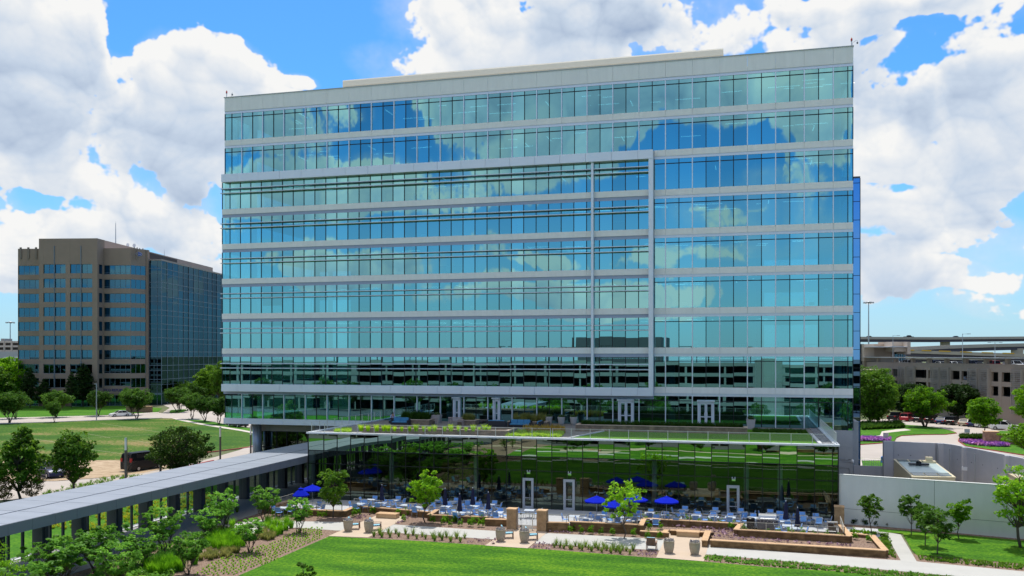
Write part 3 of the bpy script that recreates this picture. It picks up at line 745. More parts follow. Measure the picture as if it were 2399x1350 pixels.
# terrace surfaces: they sit on the roof and move with it
m = MB(); m.box(PX0+.4, PX1-.4, PY+.4, -.2, 6.815, 6.87); m.build('terrace_paving', P('terrace_paver', (.22,.21,.20), .85, var=.15, vscale=3), PV)
LAWN_T = rampmat('terrace_turf', [(.03,.11,.002),(.07,.20,.005),(.13,.30,.01)], 9, bump=.6)
m = MB(); lx0 = G(1335,1032,6.95)[0]; lx1 = G(1912,1036,6.95)[0]
m.prism([(lx0-.3,PY+.42),(lx1,PY+.42),(lx1-.1,-4.2),(lx0+3.2,-4.2)], 6.87, 6.955); m.build('terrace_lawn', LAWN_T, PV)
WK = P('white_kerb', (.62,.63,.64), .6)
m = MB(); m.bar((lx0-.5,PY+.5,6.95),(lx0+2.9,-4.5,6.95),.22,.16); m.bar((lx1+.25,PY+.5,6.95),(lx1+.15,-8.6,6.95),.3,.16); m.build('kerb', WK, PV)
m = MB(); m.box(lx1+.5, PX1-.4, PY+.4, -.3, 6.87, 6.93); m.build('gravel_strip', rampmat('river_gravel', [(.05,.055,.07),(.20,.21,.24),(.50,.50,.48)], 5, detail=3, bump=.9), PV)
STN = stonemat('ledge_stone', (.21,.125,.055), (.12,.07,.035), (.29,.18,.085), .7, .10)
STT = stonemat('terrace_ledge_stone', (.27,.205,.15), (.19,.145,.11), (.34,.25,.17))
CAP = P('sandstone_cap', (.56,.36,.20), .8, var=.16, vscale=1.6, bump=.2, bscale=25)
CAPT = P('terrace_cap', (.50,.40,.31), .8, var=.12, vscale=1.6)
SOIL = rampmat('mulch', [(.09,.055,.04),(.24,.16,.12),(.38,.28,.22)], 7, detail=9, bump=.9)
def planter(name, label, x0, x1, y0, y1, z0, z1, soil=True, mat=None, cap=None):
    t = thing(name, label, 'planter', ((x0+x1)/2, (y0+y1)/2, z0)); w = .3
    m = MB(); m.box(x0,x1,y0,y0+w,z0,z1-.06).box(x0,x1,y1-w,y1,z0,z1-.06).box(x0,x0+w,y0+w,y1-w,z0,z1-.06).box(x1-w,x1,y0+w,y1-w,z0,z1-.06)
    m.build('wall', mat or STT, t)
    e = .03; w2 = w+.03
    m = MB(); m.box(x0-e,x1+e,y0-e,y0+w2,z1-.06,z1).box(x0-e,x1+e,y1-w2,y1+e,z1-.06,z1).box(x0-e,x0+w2,y0+w2,y1-w2,z1-.06,z1).box(x1-w2,x1+e,y0+w2,y1-w2,z1-.06,z1)
    m.build('cap', cap or CAPT, t)
    m = MB(); m.box(x0+w,x1-w,y0+w,y1-w,z0,z1-.14); m.build('soil', SOIL, t)
    return t
gx = lambda u, v, z: G(u, v, z)[0]
wpx0, wpx1 = gx(823,1006,7.45), gx(1190,1009,7.45)
planter('stone_planter', 'long low stone planter of bright grass clumps at the terrace front', wpx0, wpx1, PY+1.6, PY+5.4, 6.87, 7.45)
pbx0, pbx1 = gx(1353,994,7.55), gx(1751,1000,7.55); pby = G(1550,1000,7.55)[1]
planter('stone_planter', 'longest stone planter, in shade behind the terrace lawn', pbx0, pbx1, pby, pby+2.0, 6.87, 7.62)
phx0, phx1 = gx(915,985,7.5), gx(994,986,7.5)
planter('stone_planter', 'stone planter of dark hedge near the walkway end of the terrace', phx0, phx1, -6.6, -4.6, 6.87, 7.5)
planter('stone_planter', 'stone planter of feathery grass behind the blue terrace sofa', gx(1178,990,7.5), gx(1276,990,7.5), -6.4, -4.4, 6.87, 7.5)
planter('stone_planter', 'small stone planter of grass behind the slatted terrace bench', gx(1068,985,7.45), gx(1113,985,7.45), -5.4, -3.4, 6.87, 7.45)
# ------------------------------------------------------------------ covered walkway
WX0, WX1 = 12.75, 19.50
WKW = thing('covered_walkway', 'long covered walkway with a pale metal roof on dark grey piers', 'walkway', (16, -45, 0))
MET = P('pale_roof_metal', (.27,.295,.34), .5, .15, var=.10, vscale=.7, stretch=(.25,1,1))
FAS = P('grey_fascia', (.20,.21,.23), .5, .15)
PIER = P('charcoal_pier', (.085,.085,.095), .6, var=.05)
m = MB(); yb, yf = -3.2, -96
for i in range(24):
    y0, y1 = yb-i*3.96, yb-(i+1)*3.96
    m.box(WX0, 16.35, y1+.03, y0-.03, 4.44, 4.5); m.box(16.52, WX1-.02, y1+.03, y0-.03, 4.44, 4.5)
m.build('roof', MET, WKW)
m = MB(); m.box(16.30, 16.57, yf, yb, 4.38, 4.435); m.box(16.36, 16.51, yf, yb, 4.435, 4.47); m.build('roof_gutter', P('dark_gutter', (.02,.02,.022), .6), WKW)
m = MB()
y = yb
while y > yf: m.box(WX1-.02, WX1+.04, y-1.98+.012, y-.006, 3.78, 4.485); y -= 1.98
m.build('fascia', FAS, WKW)
m = MB(); m.box(WX0-.06, WX0, yf, yb, 3.86, 4.485); m.build('fascia', FAS, WKW)
m = MB(); m.box(WX0+.02, WX1-.03, yf, yb, 3.84, 3.9); m.build('ceiling', P('walkway_soffit', (.16,.16,.17), .7), WKW)
for i in range(20):
    y = -5.5-3.963*i+.0
    y = -49.31+3.97*11-3.97*i
    m = MB(); m.box(12.95, 13.85, y-.30, y+.30, 0, 3.84); m.box(13.85, 13.90, y-.12, y+.12, 0, 3.84); m.build('pier', PIER, WKW)
    for q in (1.32, 2.64):
        m = MB(); m.box(13.0, 13.14, y-q-.10, y-q+.10, 0, 3.84); m.build('post', PIER, WKW)
m = MB(); y0 = -33
for i in range(12): m.add([(13.32,-34+i*2,0),(13.32,-32+i*2,0),(13.32,-32+i*2,3.8),(13.32,-34+i*2,3.8)], [(0,1,2,3)])
m.build('glass_screen', glassmat('screen_glass', (.6,.7,.7), (.6,.7,.7), .22), WKW)
m = MB(); m.box(12.2, 19.3, yf, -2, .0, .05); m.build('floor_slab', P('walkway_paving', (.30,.29,.28), .85, var=.08), WKW)
m = MB(); m.box(12.25, 12.55, yf, -6, .0, .12); m.build('edge_kerb', WK, WKW)
# ------------------------------------------------------------------ ground, roads, paths, lawns
def sheet(name, pts, z, mat, kind='structure'):
    m = MB(); m.sheet(pts, z); o = m.build(name, mat); o['kind'] = kind; return o
def gp(*uv): return [G(u, v) for u, v in uv]
CONCR = P('broom_concrete', (.46,.45,.42), .85, var=.06, vscale=.5, bump=.1, bscale=30)
ROADC = P('road_concrete', (.44,.385,.34), .9, var=.08, vscale=.15, bump=.1, bscale=20)
TAN = P('tan_concrete', (.52,.41,.31), .85, var=.06, vscale=.7, bump=.1, bscale=30)
GRASS = rampmat('mown_lawn', [(.020,.085,.0006),(.036,.130,.001),(.062,.185,.0018),(.13,.25,.006)], 4, detail=12, bump=.7, dist=.06, second=(.34,.60,(.45,1.5,1),.05))
FIELD = rampmat('rough_field', [(.018,.070,.001),(.036,.108,.002),(.062,.135,.004),(.26,.19,.08)], 2.0, detail=10, bump=.8, dist=.1, second=(.05,.85,(1,1.8,1),.3))
GRASS2 = rampmat('verge_grass', [(.016,.085,.001),(.045,.16,.002),(.11,.25,.005)], 3.5, detail=10, bump=.8, second=(.2,.3))
FARG = rampmat('far_ground', [(.06,.09,.03),(.12,.14,.06),(.24,.22,.16)], .05, detail=8, bump=0, second=(.004,.4))
sheet('ground', [(-6000,-1500),(6000,-1500),(6000,9000),(-6000,9000)], -.05, FARG)
sheet('lawn', [G(557,1350)]+[(30.5,-95)]+[(110,-95),(110,-52)]+[G(2200,1362),G(2100,1352),G(1950,1338),G(1799,1329),G(1648,1316),G(1500,1305),G(1350,1293),G(1199,1282),G(985,1268),G(771,1257)], .012, GRASS)
sheet('planting_bed', [(13.9,-96),(30.45,-96),G(557,1350),G(771,1257),G(786,1243),G(700,1243),(19,-27),(13.9,-27)], .008, SOIL)
# beds and paths between the lawn and the patio
sheet('planting_bed', gp((771,1258),(1199,1284),(1500,1307),(1799,1331),(2100,1354),(2399,1390),(2560,1345),(2399,1310),(2148,1298),(2068,1296),(1990,1252),(1730,1240),(1500,1225),(1330,1215),(1000,1190),(840,1180),(640,1186),(600,1212)), .006, SOIL)
sheet('path', gp((455,1245),(520,1232),(600,1218),(700,1222),(800,1223.5),(925,1229.5),(1184,1246),(1290,1250),(1560,1264),(1660,1277),(1800,1291),(2068,1311),(2148,1316),(2403,1340),(2600,1359),(2600,1386),(2420,1368),(2232,1350),(2000,1329),(1800,1312),(1652,1299),(1545,1290),(1234,1272.5),(1165,1265),(892,1246.5),(786,1243.5),(700,1237),(640,1238),(520,1268),(440,1285)), .018, CONCR)
sheet('path', gp((1990,1236),(2092,1250),(2110,1253),(2150,1320),(2112,1317),(2075,1252),(1990,1243)), .024, CONCR)
PAD = [[(769,1256.8),(862,1260.2),(950,1215.5),(947,1211.5),(882,1208.5)], [(1136,1279),(1236,1285.5),(1282,1248),(1256,1241),(1206,1238),(1190,1243)], [(1537,1307.5),(1649,1316),(1659,1280),(1658,1258),(1564,1251)]]
for q in PAD: sheet('paved_pad', gp(*q), .030, TAN)
sheet('patio_paving', [(20.5,PY+.05),(75,PY+.05),(74.5,-27),G(1985,1250),G(1500,1222),G(1260,1233),G(1205,1230),G(1180,1213),G(1000,1203),G(800,1196),G(628,1188)], .036, P('patio_concrete', (.46,.47,.48), .85, var=.07, vscale=.6, bump=.1, bscale=30))
sheet('lawn', gp((1990,1241),(2115,1251),(2135,1288),(2147,1301),(2280,1312),(2399,1322),(2560,1337),(2560,1278),(2400,1263),(2200,1250),(2050,1239),(1990,1234)), .030, GRASS)
sheet('mulch_strip', gp((1975,1229),(2100,1238),(2250,1249),(2399,1262),(2560,1276),(2560,1284),(2399,1268),(2250,1254),(2100,1243),(1975,1235)), .040, SOIL)
# left side
sheet('verge', [(-70,-96),(12.1,-96),(12.1,-40),(12.1,-14),(2,-12),G(420,1120),G(200,1165),G(0,1178),(-70,-60)], .006, GRASS2)
sheet('drive', gp((0,1128),(130,1128),(240,1120),(420,1095),(560,1055),(600,1040),(720,1030),(720,1062),(560,1078),(420,1122),(200,1165),(0,1172),(-300,1180),(-300,1130)), .014, ROADC)
sheet('dirt_lot', gp((-200,1085),(130,1079),(290,1078.5),(395,1072),(410,1092),(330,1110),(240,1119),(130,1127),(0,1127),(-200,1128)), .018, rampmat('bare_dirt', [(.30,.21,.13),(.42,.31,.20),(.52,.40,.28)], .8, detail=8, bump=.3))
sheet('field', gp((-300,1000),(0,993.5),(128,989.5),(260,984.5),(380,980.5),(420,981),(560,1010),(720,1040),(600,1045),(560,1051),(395,1071),(290,1078),(130,1078.5),(-200,1084),(-600,1100)), .010, FIELD)
sheet('road', gp((-400,993),(0,982),(128,979),(255,974),(380,967.5),(398,956),(372,945),(400,942),(470,952),(560,957),(720,962),(760,1000),(560,1002),(470,990),(420,981),(380,980),(260,984),(128,989),(0,993),(-400,1003)), .016, ROADC)
sheet('verge', gp((-400,990),(0,980),(60,978.5),(250,972.5),(370,965),(380,957),(330,952),(0,948),(-400,955)), .012, GRASS2)
sheet('verge', gp((405,986),(440,983),(480,985),(560,1000),(700,1022),(700,1028),(560,1008),(470,995)), .022, GRASS2)
sheet('verge', gp((400,961),(432,959),(440,962),(420,968),(396,968)), .022, GRASS2)
PVM = P('path_concrete', (.56,.50,.44), .9, var=.05)
sheet('path', gp((-400,989.5),(0,979.5),(250,973.2),(372,966),(372,967.5),(250,975),(0,981.5),(-400,991.5)), .026, PVM)
sheet('path', gp((398,979),(420,981),(470,992),(560,1006),(720,1036),(720,1040),(560,1009.5),(470,995.5),(416,984.5)), .030, PVM)
PAINT = P('white_chalk', (.34,.31,.18), .9, var=.2, vscale=2)
m = MB()
def line(a, b, w=.35):
    A, Bq = Vector(G(*a)), Vector(G(*b)); d = (Bq-A).normalized(); n = Vector((-d.y, d.x))*w/2
    m.sheet([A-n, Bq-n, Bq+n, A+n], .024)
for a, b in (((235,992),(375,1013)),((188,1028.5),(375,1017)),((205,1017),(258,1026)),((68,1027),(150,1039)),((208,1053),(290,1064)),((305,1031),(350,1038))): line(a, b, .14)
o = m.build('field_marking', PAINT); struct(o)
RK = P('red_kerb_paint', (.42,.06,.06), .7, var=.2); CK = P('kerb_concrete', (.5,.47,.43), .85)
def kerb(pts, mat, w=.25, h=.13):
    m = MB(); q = [G(*p) for p in pts]
    for a, b in zip(q[:-1], q[1:]): m.seg(a, b, w, 0, h)
    return struct(m.build('kerb', mat))
kerb([(395,1071.5),(460,1064),(560,1052),(600,1046),(720,1041)], RK)
kerb([(-400,1003.3),(0,993.3),(128,989.3),(260,984.3),(380,980.3)], CK)
kerb([(404,1104),(420,1098),(500,1080)], RK)
# entry drive and car park at the far right
sheet('road', gp((2000,985),(2130,979.5),(2260,984),(2400,992),(2700,1005),(2700,1200),(2399,1140),(2250,1100),(2080,1100),(2000,1100)), .004, ROADC)
def island(pts, h=.13, mat=None, km=None):
    q = gp(*pts); cx = sum(p[0] for p in q)/len(q); cyy = sum(p[1] for p in q)/len(q)
    m = MB(); m.prism(q, 0, h); struct(m.build('kerb', km or RK))
    m = MB(); m.prism([(cx+(a-cx)*.985, cyy+(b-cyy)*.985) for a, b in q], h, h+.03); struct(m.build('verge', mat or GRASS2))
island([(1960,1001),(2030,996.5),(2110,996),(2160,999),(2205,1005),(2234,1012),(2242,1016),(2216,1019),(2160,1019.5),(2112,1022),(2100,1027),(2095,1036),(2060,1040),(2009,1043.5),(1960,1046)])
island([(2244,1034),(2246,1028),(2262,1025),(2310,1024.5),(2399,1029),(2560,1040),(2560,1085),(2399,1068),(2330,1057),(2262,1047)])
island([(2322,1012),(2340,1011),(2399,1013),(2520,1018),(2520,1032),(2399,1022),(2345,1020)])
sheet('path', gp((2000,1031),(2035,1027),(2062,1022),(2066,1013),(2100,1008),(2120,1006.5),(2135,1010),(2110,1012.5),(2080,1016),(2082,1020),(2060,1028),(2030,1032),(2000,1036)), .175, PVM)
sheet('verge', gp((2000,1072),(2030,1075),(2100,1076),(2200,1080),(2200,1105),(2000,1105)), .016, GRASS2)
sheet('path', gp((2000,1074),(2100,1077.5),(2100,1080),(2018,1079.5),(2022,1094),(2000,1094)), .024, PVM)
# service yard floor
sheet('yard_paving', [(72,-18.8),(100,-27),(104,-4),(72,-.2)], .020, ROADC)
# park in front of the garage that the photograph was taken from (seen in the pavilion glass)
sheet('path', [(30.5,-61.5),(45,-63),(60,-62),(80,-60.5),(110,-58),(110,-60.2),(80,-62.9),(60,-64.4),(45,-65.4),(30.5,-64)], .020, CONCR)
sheet('path', [(20,-78),(36,-74),(52,-76),(70,-73.5),(90,-75.5),(110,-74),(110,-76),(90,-77.6),(70,-75.6),(52,-78.2),(36,-76.4),(20,-80)], .020, TAN)
sheet('paved_pad', [(37,-66),(44,-65.6),(45,-72),(36,-72)], .024, TAN)
sheet('lawn', [(110,-60),(160,-70),(160,-92),(-70,-92),(-70,-95.5),(110,-95.5)], .004, GRASS2)
sheet('road', [(-250,-97),(180,-97),(180,-123),(-250,-123)], .034, P('added_drive_asphalt', (.09,.09,.09), .9))  # unseen drive, added dark so the lower ribbon glass mirrors less light
# ------------------------------------------------------------------ patio walls, gate, benches, pots
z4 = lambda a, b: (600+a/3.97, 1010+b/3.97)
z5 = lambda a, b: (1200+a/3.97, 1010+b/3.97)
z6 = lambda a, b: (1799+a/3.97, 1010+b/3.97)
r4 = lambda a, b: (1640+a/5.9975, 1150+b/6)
r3 = lambda a, b: (1040+a/5.9975, 1180+b/6)
def wall(label, pts, zt, t=.36, z0=0, ext=0.):
    """stone wall with sandstone cap; pts = survey points of its top edge at height zt"""
    q = [Vector(G(*p, zt)) for p in pts]
    w = thing('stone_wall', label, 'wall', (q[0].x, q[0].y, 0))
    m = MB(); k = MB()
    for i, (a, b) in enumerate(zip(q[:-1], q[1:])):
        d = (b-a).normalized(); n = Vector((-d.y, d.x)); 
        if n.y < 0: n = -n
        off = n*t/2
        a2, b2 = a+off+d*(t/2 if i > 0 else 0), b+off+(d*t/2 if i < len(q)-2 else d*0)
        m.seg(a2, b2, t, z0, zt-.06); k.seg(a2-d*.03, b2+d*.03, t+.08, zt-.0585+.001*i, zt+.001*i)
    m.build('wall', STN, w); k.build('cap', CAP, w)
    return w
wall('capped stone wall round the bay of the half folded umbrella', [z4(340,637), z4(95,712), z4(795,745)], .56)
wall('short stone wall running back from the dark patio tree', [z4(800,742), z4(922,690)], .56)
wall('stone wall behind the first stone bench, under the bright green tree', [z4(935,697), z4(1605,752)], .56)
wall('short stone return wall just right of the bright green tree', [z4(1592,776), z4(1668,728)], .56)
wall('stone wall of the patio bay with most closed umbrellas', [z4(1610,780), z4(2145,800)], .56)
wall('short stone wall joined to the left gate pillar', [z4(2130,818), z4(2328,824)], .60)
wall('short stone wall joined to the right gate pillar', [z5(322,848), z5(528,853)], .80)
wall('stone wall behind the airy tree right of the gate', [z5(536,842), z5(1178,872)], .80)
wall('short stone return wall beside the airy patio tree', [z5(1176,874), z5(1208,812)], .80)
wall('stone wall behind the second stone bench and flower bed', [z5(1212,812), z5(2112,862)], .80)
wall('short stone return wall beside the trash bins and grill', [r4(535,545), r4(612,455)], .80)
wall('stone wall in front of the white grill at the patio end', [r4(545,547), r4(2075,635), r4(1945,475)], .86)
wall('long low stone planter wall beside the concrete path', [r4(150,560), r4(105,690), r4(2395,825), z6(1068,1110), z6(945,970), z6(760,950)], .56, .42)
wall('low stone wall stepping round the second stone bench', [z5(1190,930), z5(1432,945), z5(1452,922), z5(1528,926)], .42)
wall('short low stone wall right of the second stone bench', [z5(1738,938), z5(1850,944)], .42)
def block(name, label, cat, u0, u1, vb, h, t, mat, cap):
    x0, y0 = G(u0, vb); x1, y1 = G(u1, vb+ (u1-u0)*.055)
    o = thing(name, label, cat, ((x0+x1)/2, (y0+y1)/2+t/2, 0))
    a, b = Vector((x0, y0)), Vector((x1, y1)); d = (b-a).normalized(); n = Vector((-d.y, d.x))*t/2
    m = MB(); m.seg(a+n, b+n, t, 0, h-.09); m.build('base', mat, o, bevel=.015)
    m = MB(); m.seg(a+n-d*.03, b+n+d*.03, t+.06, h-.09, h); m.build(cap, CAP, o, bevel=.01)
    return o
FLAG = P('flagstone_veneer', (.36,.23,.12), .85, var=.4, vscale=1.9, bump=.4, bscale=6)
block('stone_pillar', 'square flagstone gate pillar with the lock side of the gate hung on it', 'pillar', 1186.5, 1208, 1241, 1.80, .8, FLAG, 'cap')
block('stone_pillar', 'square flagstone gate pillar with a dark diamond shaped stone', 'pillar', 1257, 1279, 1245.5, 1.80, .8, FLAG, 'cap')
block('stone_pillar', 'square stone pier at the far patio corner by the screen wall', 'pillar', 1955, 1978, 1233, 1.75, .8, FLAG, 'cap')
BST = P('sandstone_block', (.50,.35,.20), .85, var=.15, vscale=1.5, bump=.3, bscale=9)
block('stone_bench', 'solid sandstone bench on the tan pad near the bright green tree', 'bench', 880.5, 927, 1214.5, .46, .9, BST, 'seat')
block('stone_bench', 'solid sandstone bench let into the low wall by the flower bed', 'bench', 1585, 1637.5, 1258, .46, .9, BST, 'seat')
# gate
ga, gb = Vector(G(1209, 1242)), Vector(G(1256.5, 1245)); ga.y += .35; gb.y += .35
t = thing('metal_gate', 'grey picket gate between two flagstone pillars', 'gate', (ga.x, ga.y, 0)); m = MB(); n = 15
for i in range(n+1):
    p = ga.lerp(gb, i/n); m.bar((p.x,p.y,.08), (p.x,p.y,1.42), .03, .03)
m.build('picket', RL, t); m = MB()
for z in (.12, 1.40): m.bar((ga.x,ga.y,z), (gb.x,gb.y,z), .05, .06)
p = ga.lerp(gb, .76); m.bar((p.x,p.y,.03), (p.x,p.y,1.45), .07, .07); p2 = ga.lerp(gb, .2); m.bar((p2.x,p2.y,.03), (p2.x,p2.y,1.45), .06, .06)
m.seg(p2, p, .03, .1, .38); m.build('frame', RL, t)
m = MB(); p = ga.lerp(gb, .2)
for z in (.22, .82, 1.3): m.box(p.x-.05, p.x+.05, p.y-.09, p.y-.03, z, z+.13)
m.build('hinge', BLK, t)
# patio railings standing on the walls
BRZ = P('stainless_post', (.56,.54,.48), .4, .4)
def wrail(label, pts, z=.56, h=.62, step=2.2):
    q = [G(*p, z) for p in pts]; q = [(a, b+.18) for a, b in q]
    railing('patio_railing', label, list(zip(q[:-1], q[1:])), z-.02, h, step, 6, mat=BRZ)
wrail('cable railing round the bay of the half folded umbrella', [z4(338,640), z4(100,712), z4(790,745)])
wrail('cable railing on the wall behind the first stone bench', [z4(905,690), z4(1600,752)])
wrail('cable railing on the wall of the closed umbrella bay', [z4(1612,778), z4(2150,800)])
wrail('short cable railing beside the right gate pillar', [z5(330,845), z5(500,852)], .80)
wrail('cable railing on the wall behind the airy patio tree', [z5(520,842), z5(1160,870)], .80)
wrail('cable railing on the wall above the flower bed', [z5(1190,812), z5(2120,860)], .80)
wrail('cable railing in front of the white grill, turning the patio corner', [r4(575,545), r4(2030,630), r4(1975,470)], .86)
# furniture prototypes (built at the origin, facing -y)
SLING = P('pale_blue_sling', (.17,.40,.85), .7, var=.05); FRM = P('chair_frame', (.42,.45,.50), .4, .4)
TOP = P('table_top', (.50,.56,.64), .5, var=.05); NAVY = P('navy_canvas', (.010,.014,.055), .8); BLUE = P('blue_canvas', (.004,.016,.46), .9, spec=.08)
def chair_proto():
    t = thing('patio_chair', 'pale blue sling patio chair', 'chair')
    m = MB(); m.add([(-.24,-.24,.43),(.24,-.24,.43),(.24,.22,.40),(-.24,.22,.40),(-.24,-.24,.455),(.24,-.24,.455),(.24,.22,.425),(-.24,.22,.425)], [(0,3,2,1),(4,5,6,7),(0,1,5,4),(1,2,6,5),(2,3,7,6),(3,0,4,7)]); m.build('seat', SLING, t)
    m = MB(); m.add([(-.24,.22,.46),(.24,.22,.46),(.24,.245,.46),(-.24,.245,.46),(-.24,.36,.92),(.24,.36,.92),(.24,.385,.92),(-.24,.385,.92)], [(0,3,2,1),(4,5,6,7),(0,1,5,4),(1,2,6,5),(2,3,7,6),(3,0,4,7)]); m.build('backrest', SLING, t)
    m = MB()
    for x in (-.27, .27):
        m.tube([(x,-.26,0),(x,-.25,.62),(x,.30,.66)], .018, 5); m.tube([(x,.30,0),(x,.23,.45),(x,.37,.93)], .018, 5); m.bar((x,-.25,.42),(x,.23,.42),.03,.03)
    m.bar((-.27,-.25,.42),(.27,-.25,.42),.03,.03); m.bar((-.27,.375,.93),(.27,.375,.93),.03,.03); m.build('frame', FRM, t)
    m = MB()
    for x in (-.27, .27): m.box(x-.03, x+.03, -.27, .28, .65, .675)
    m.box(-.26,.26,.262,.279,.651,.674)
    m.build('armrest', FRM, t)
    return t
def table_proto(square):
    t = thing('patio_table', 'pale square patio table', 'table'); m = MB()
    if square: m.box(-.46,.46,-.46,.46,.71,.74)
    else: m.lathe([(.50,.71),(.52,.72),(.52,.735),(.50,.74)], 24)
    m.build('tabletop', TOP, t, bevel=.008 if square else 0)
    m = MB(); m.lathe([(.045,.02),(.04,.71)], 10); m.build('pedestal', FRM, t)
    m = MB()
    for a in range(4):
        c, s = math.cos(a*PI/2+PI/4), math.sin(a*PI/2+PI/4); m.bar((0,0,.05),(.34*c,.34*s,.02),.05,.04)
    m.build('base', FRM, t); return t
def umbrella_open(fold=1.0):
    t = thing('patio_umbrella', 'open blue patio umbrella', 'umbrella'); R = 1.12*fold; zt, zr = 2.48, 2.06-(1-fold)*.75
    m = MB(); n = 8; vs = [(0,0,zt)]
    for k in range(n):
        a = 2*PI*k/n+PI/8; vs.append((R*.45*math.cos(a), R*.45*math.sin(a), zt-(zt-zr)*.36))
    for k in range(n):
        a = 2*PI*k/n+PI/8; vs.append((R*math.cos(a), R*math.sin(a), zr))
    for k in range(n):
        a = 2*PI*k/n+PI/8; vs.append((R*math.cos(a), R*math.sin(a), zr-.10))
    fs = []
    for k in range(n):
        q = (k+1)%n; fs += [(0,1+k,1+q), (1+k,9+k,9+q,1+q), (9+k,17+k,17+q,9+q)]
    m.add(vs, fs); m.build('canopy', BLUE, t)
    m = MB(); vs = [(0,0,zt+.05)]+[(.26*math.cos(2*PI*k/n+PI/8), .26*math.sin(2*PI*k/n+PI/8), zt-.06) for k in range(n)]; m.add(vs, [(0,1+k,1+(k+1)%n) for k in range(n)]); m.build('vent_cap', BLUE, t)
    for k in range(n):
        a = 2*PI*k/n+PI/8; m = MB(); m.bar((0,0,zt-.03),(R*math.cos(a),R*math.sin(a),zr-.02),.018,.018); m.build('rib', FRM, t)
    m = MB(); m.tube([(0,0,.05),(0,0,zt+.02)], .022, 8); m.build('pole', FRM, t)
    m = MB(); m.lathe([(.02,zt+.04),(.035,zt+.09),(.01,zt+.14)], 8); m.build('finial', FRM, t)
    m = MB(); m.lathe([(.26,0),(.26,.05),(.05,.08),(.05,.2)], 16); m.build('base', GAL, t); return t
def umbrella_closed():
    t = thing('closed_umbrella', 'closed navy umbrella', 'umbrella'); m = MB(); n = 16; prof = [(.05,2.44),(.10,2.25),(.13,1.9),(.15,1.5),(.19,1.15),(.21,.98),(.12,.93)]
    vs = [(r*(1+(.22 if k % 2 else -.1))*math.cos(2*PI*k/n), r*(1+(.22 if k % 2 else -.1))*math.sin(2*PI*k/n), z) for r, z in prof for k in range(n)]
    fs = [(i*n+k, i*n+(k+1)%n, (i+1)*n+(k+1)%n, (i+1)*n+k) for i in range(len(prof)-1) for k in range(n)]+[tuple(range(n))]
    m.add(vs, fs); m.build('canopy', NAVY, t)
    m = MB(); m.tube([(0,0,.05),(0,0,2.5)], .022, 8); m.build('pole', FRM, t)
    m = MB(); m.lathe([(.13,1.55),(.165,1.58),(.165,1.63),(.13,1.66)], 12); m.build('tie_strap', NAVY, t)
    m = MB(); m.lathe([(.02,2.46),(.04,2.52),(.01,2.58)], 8); m.build('finial', WHT, t)
    m = MB(); m.lathe([(.26,0),(.26,.05),(.05,.08),(.05,.2)], 16); m.build('base', GAL, t); return t
pch, tsq, trd = chair_proto(), table_proto(True), table_proto(False)
ro = random.Random(11)
SIDES = [('lawn', 0, -1), ('glass', 0, 1), ('walkway', -1, 0), ('yard', 1, 0)]
def tset(u, v, where, n=4, square=True, rot=0., zt=.74):
    x, y = G(u, v, zt); y = min(y, PY-1.25); a = rot+ro.uniform(-.12, .12)
    place(tsq if square else trd, USED, (x, y, .036), a, f"pale {'square' if square else 'round'} patio table {where}", 'tables on the patio')
    for nm, dx, dy in SIDES[:n] if n != 2 else SIDES[2:]:
        r = .68+ro.uniform(0, .14); c, s = math.cos(a), math.sin(a)
        ox, oy = dx*r+ro.uniform(-.06,.06), dy*r+ro.uniform(-.06,.06)
        rz = math.atan2(dx, -dy)+a+PI+ro.uniform(-.25,.25)
        wx, wy = x+ox*c-oy*s, y+ox*s+oy*c
        # chair faces the table: its -y axis points at the table
        rz = math.atan2(-(x-wx), -(y-wy))*-1
        if wy > PY-.45: continue
        place(pch, USED, (wx, wy, .036), rz+ro.uniform(-.2,.2), f"blue chair, {nm} side, table {where}", 'sling chairs on the patio')
tset(663, 1190, 'in the walled bay under the garden trees', 4)
tset(733, 1185, 'below the open umbrella nearest the covered walkway', 4, False)
tset(842, 1181, 'just right of the dark patio tree', 4)
tset(893, 1180, 'one place right of the dark patio tree', 4)
tset(950, 1184, 'against the wall left of the bright green tree', 2)
tset(982, 1189, 'hidden behind the bright green tree', 4)
tset(1043, 1188, 'one place right of the bright green tree', 4)
tset(1078, 1202, 'behind the railing by the frontmost closed umbrella', 4, False)
tset(1109, 1187, 'in the second row between closed umbrellas', 4)
tset(1137, 1200, 'at the railing two places left of the gate', 4)
tset(1167, 1201, 'nearest the left gate pillar', 4)
tset(1378, 1216, 'at the railing just right of the gate', 4)
tset(1408, 1208, 'under the blue umbrella left of the airy tree', 4)
tset(1450, 1212, 'hidden behind the airy tree', 4)
tset(1490, 1207, 'under the umbrella right of the airy tree', 4)
tset(1522, 1203, 'between the two right blue umbrellas', 4)
tset(1561, 1209, 'under the rightmost blue umbrella', 4)
tset(1632, 1209, 'at the railing above the flower bed', 4)
tset(1601, 1196, 'near the glass above the second stone bench', 4)
tset(1711, 1213, 'in front of the single glass door', 4)
tset(1764, 1214, 'behind the trash bins', 4)
tset(1675, 1197, 'left of the single glass door near the glass', 4)
tset(1806, 1203, 'near the glass behind the white grill', 4)
tset(1840, 1222, 'beside the two closed umbrellas at the patio end', 4)
tset(1846, 1232, 'right of the white grill', 2)
tset(1880, 1210, 'near the glass in the patio corner', 4)
tset(1240, 1196, 'near the glass at the first door behind the gate', 2)
tset(1105, 1172, 'close to the glass at the middle of the patio', 4)
tset(1020, 1173, 'close to the glass behind the bright green tree', 4)
tset(868, 1171, 'near the glass right of the dark tree', 4)
tset(925, 1172, 'near the glass left of the bright green tree', 4)
tset(1060, 1176, 'in the second row behind the frontmost closed umbrella', 4)
tset(1150, 1182, 'in the second row left of the gate', 4)
tset(1345, 1210, 'on the bare paving right of the gate', 2)
tset(1535, 1217, 'at the railing below the rightmost blue umbrella', 4)
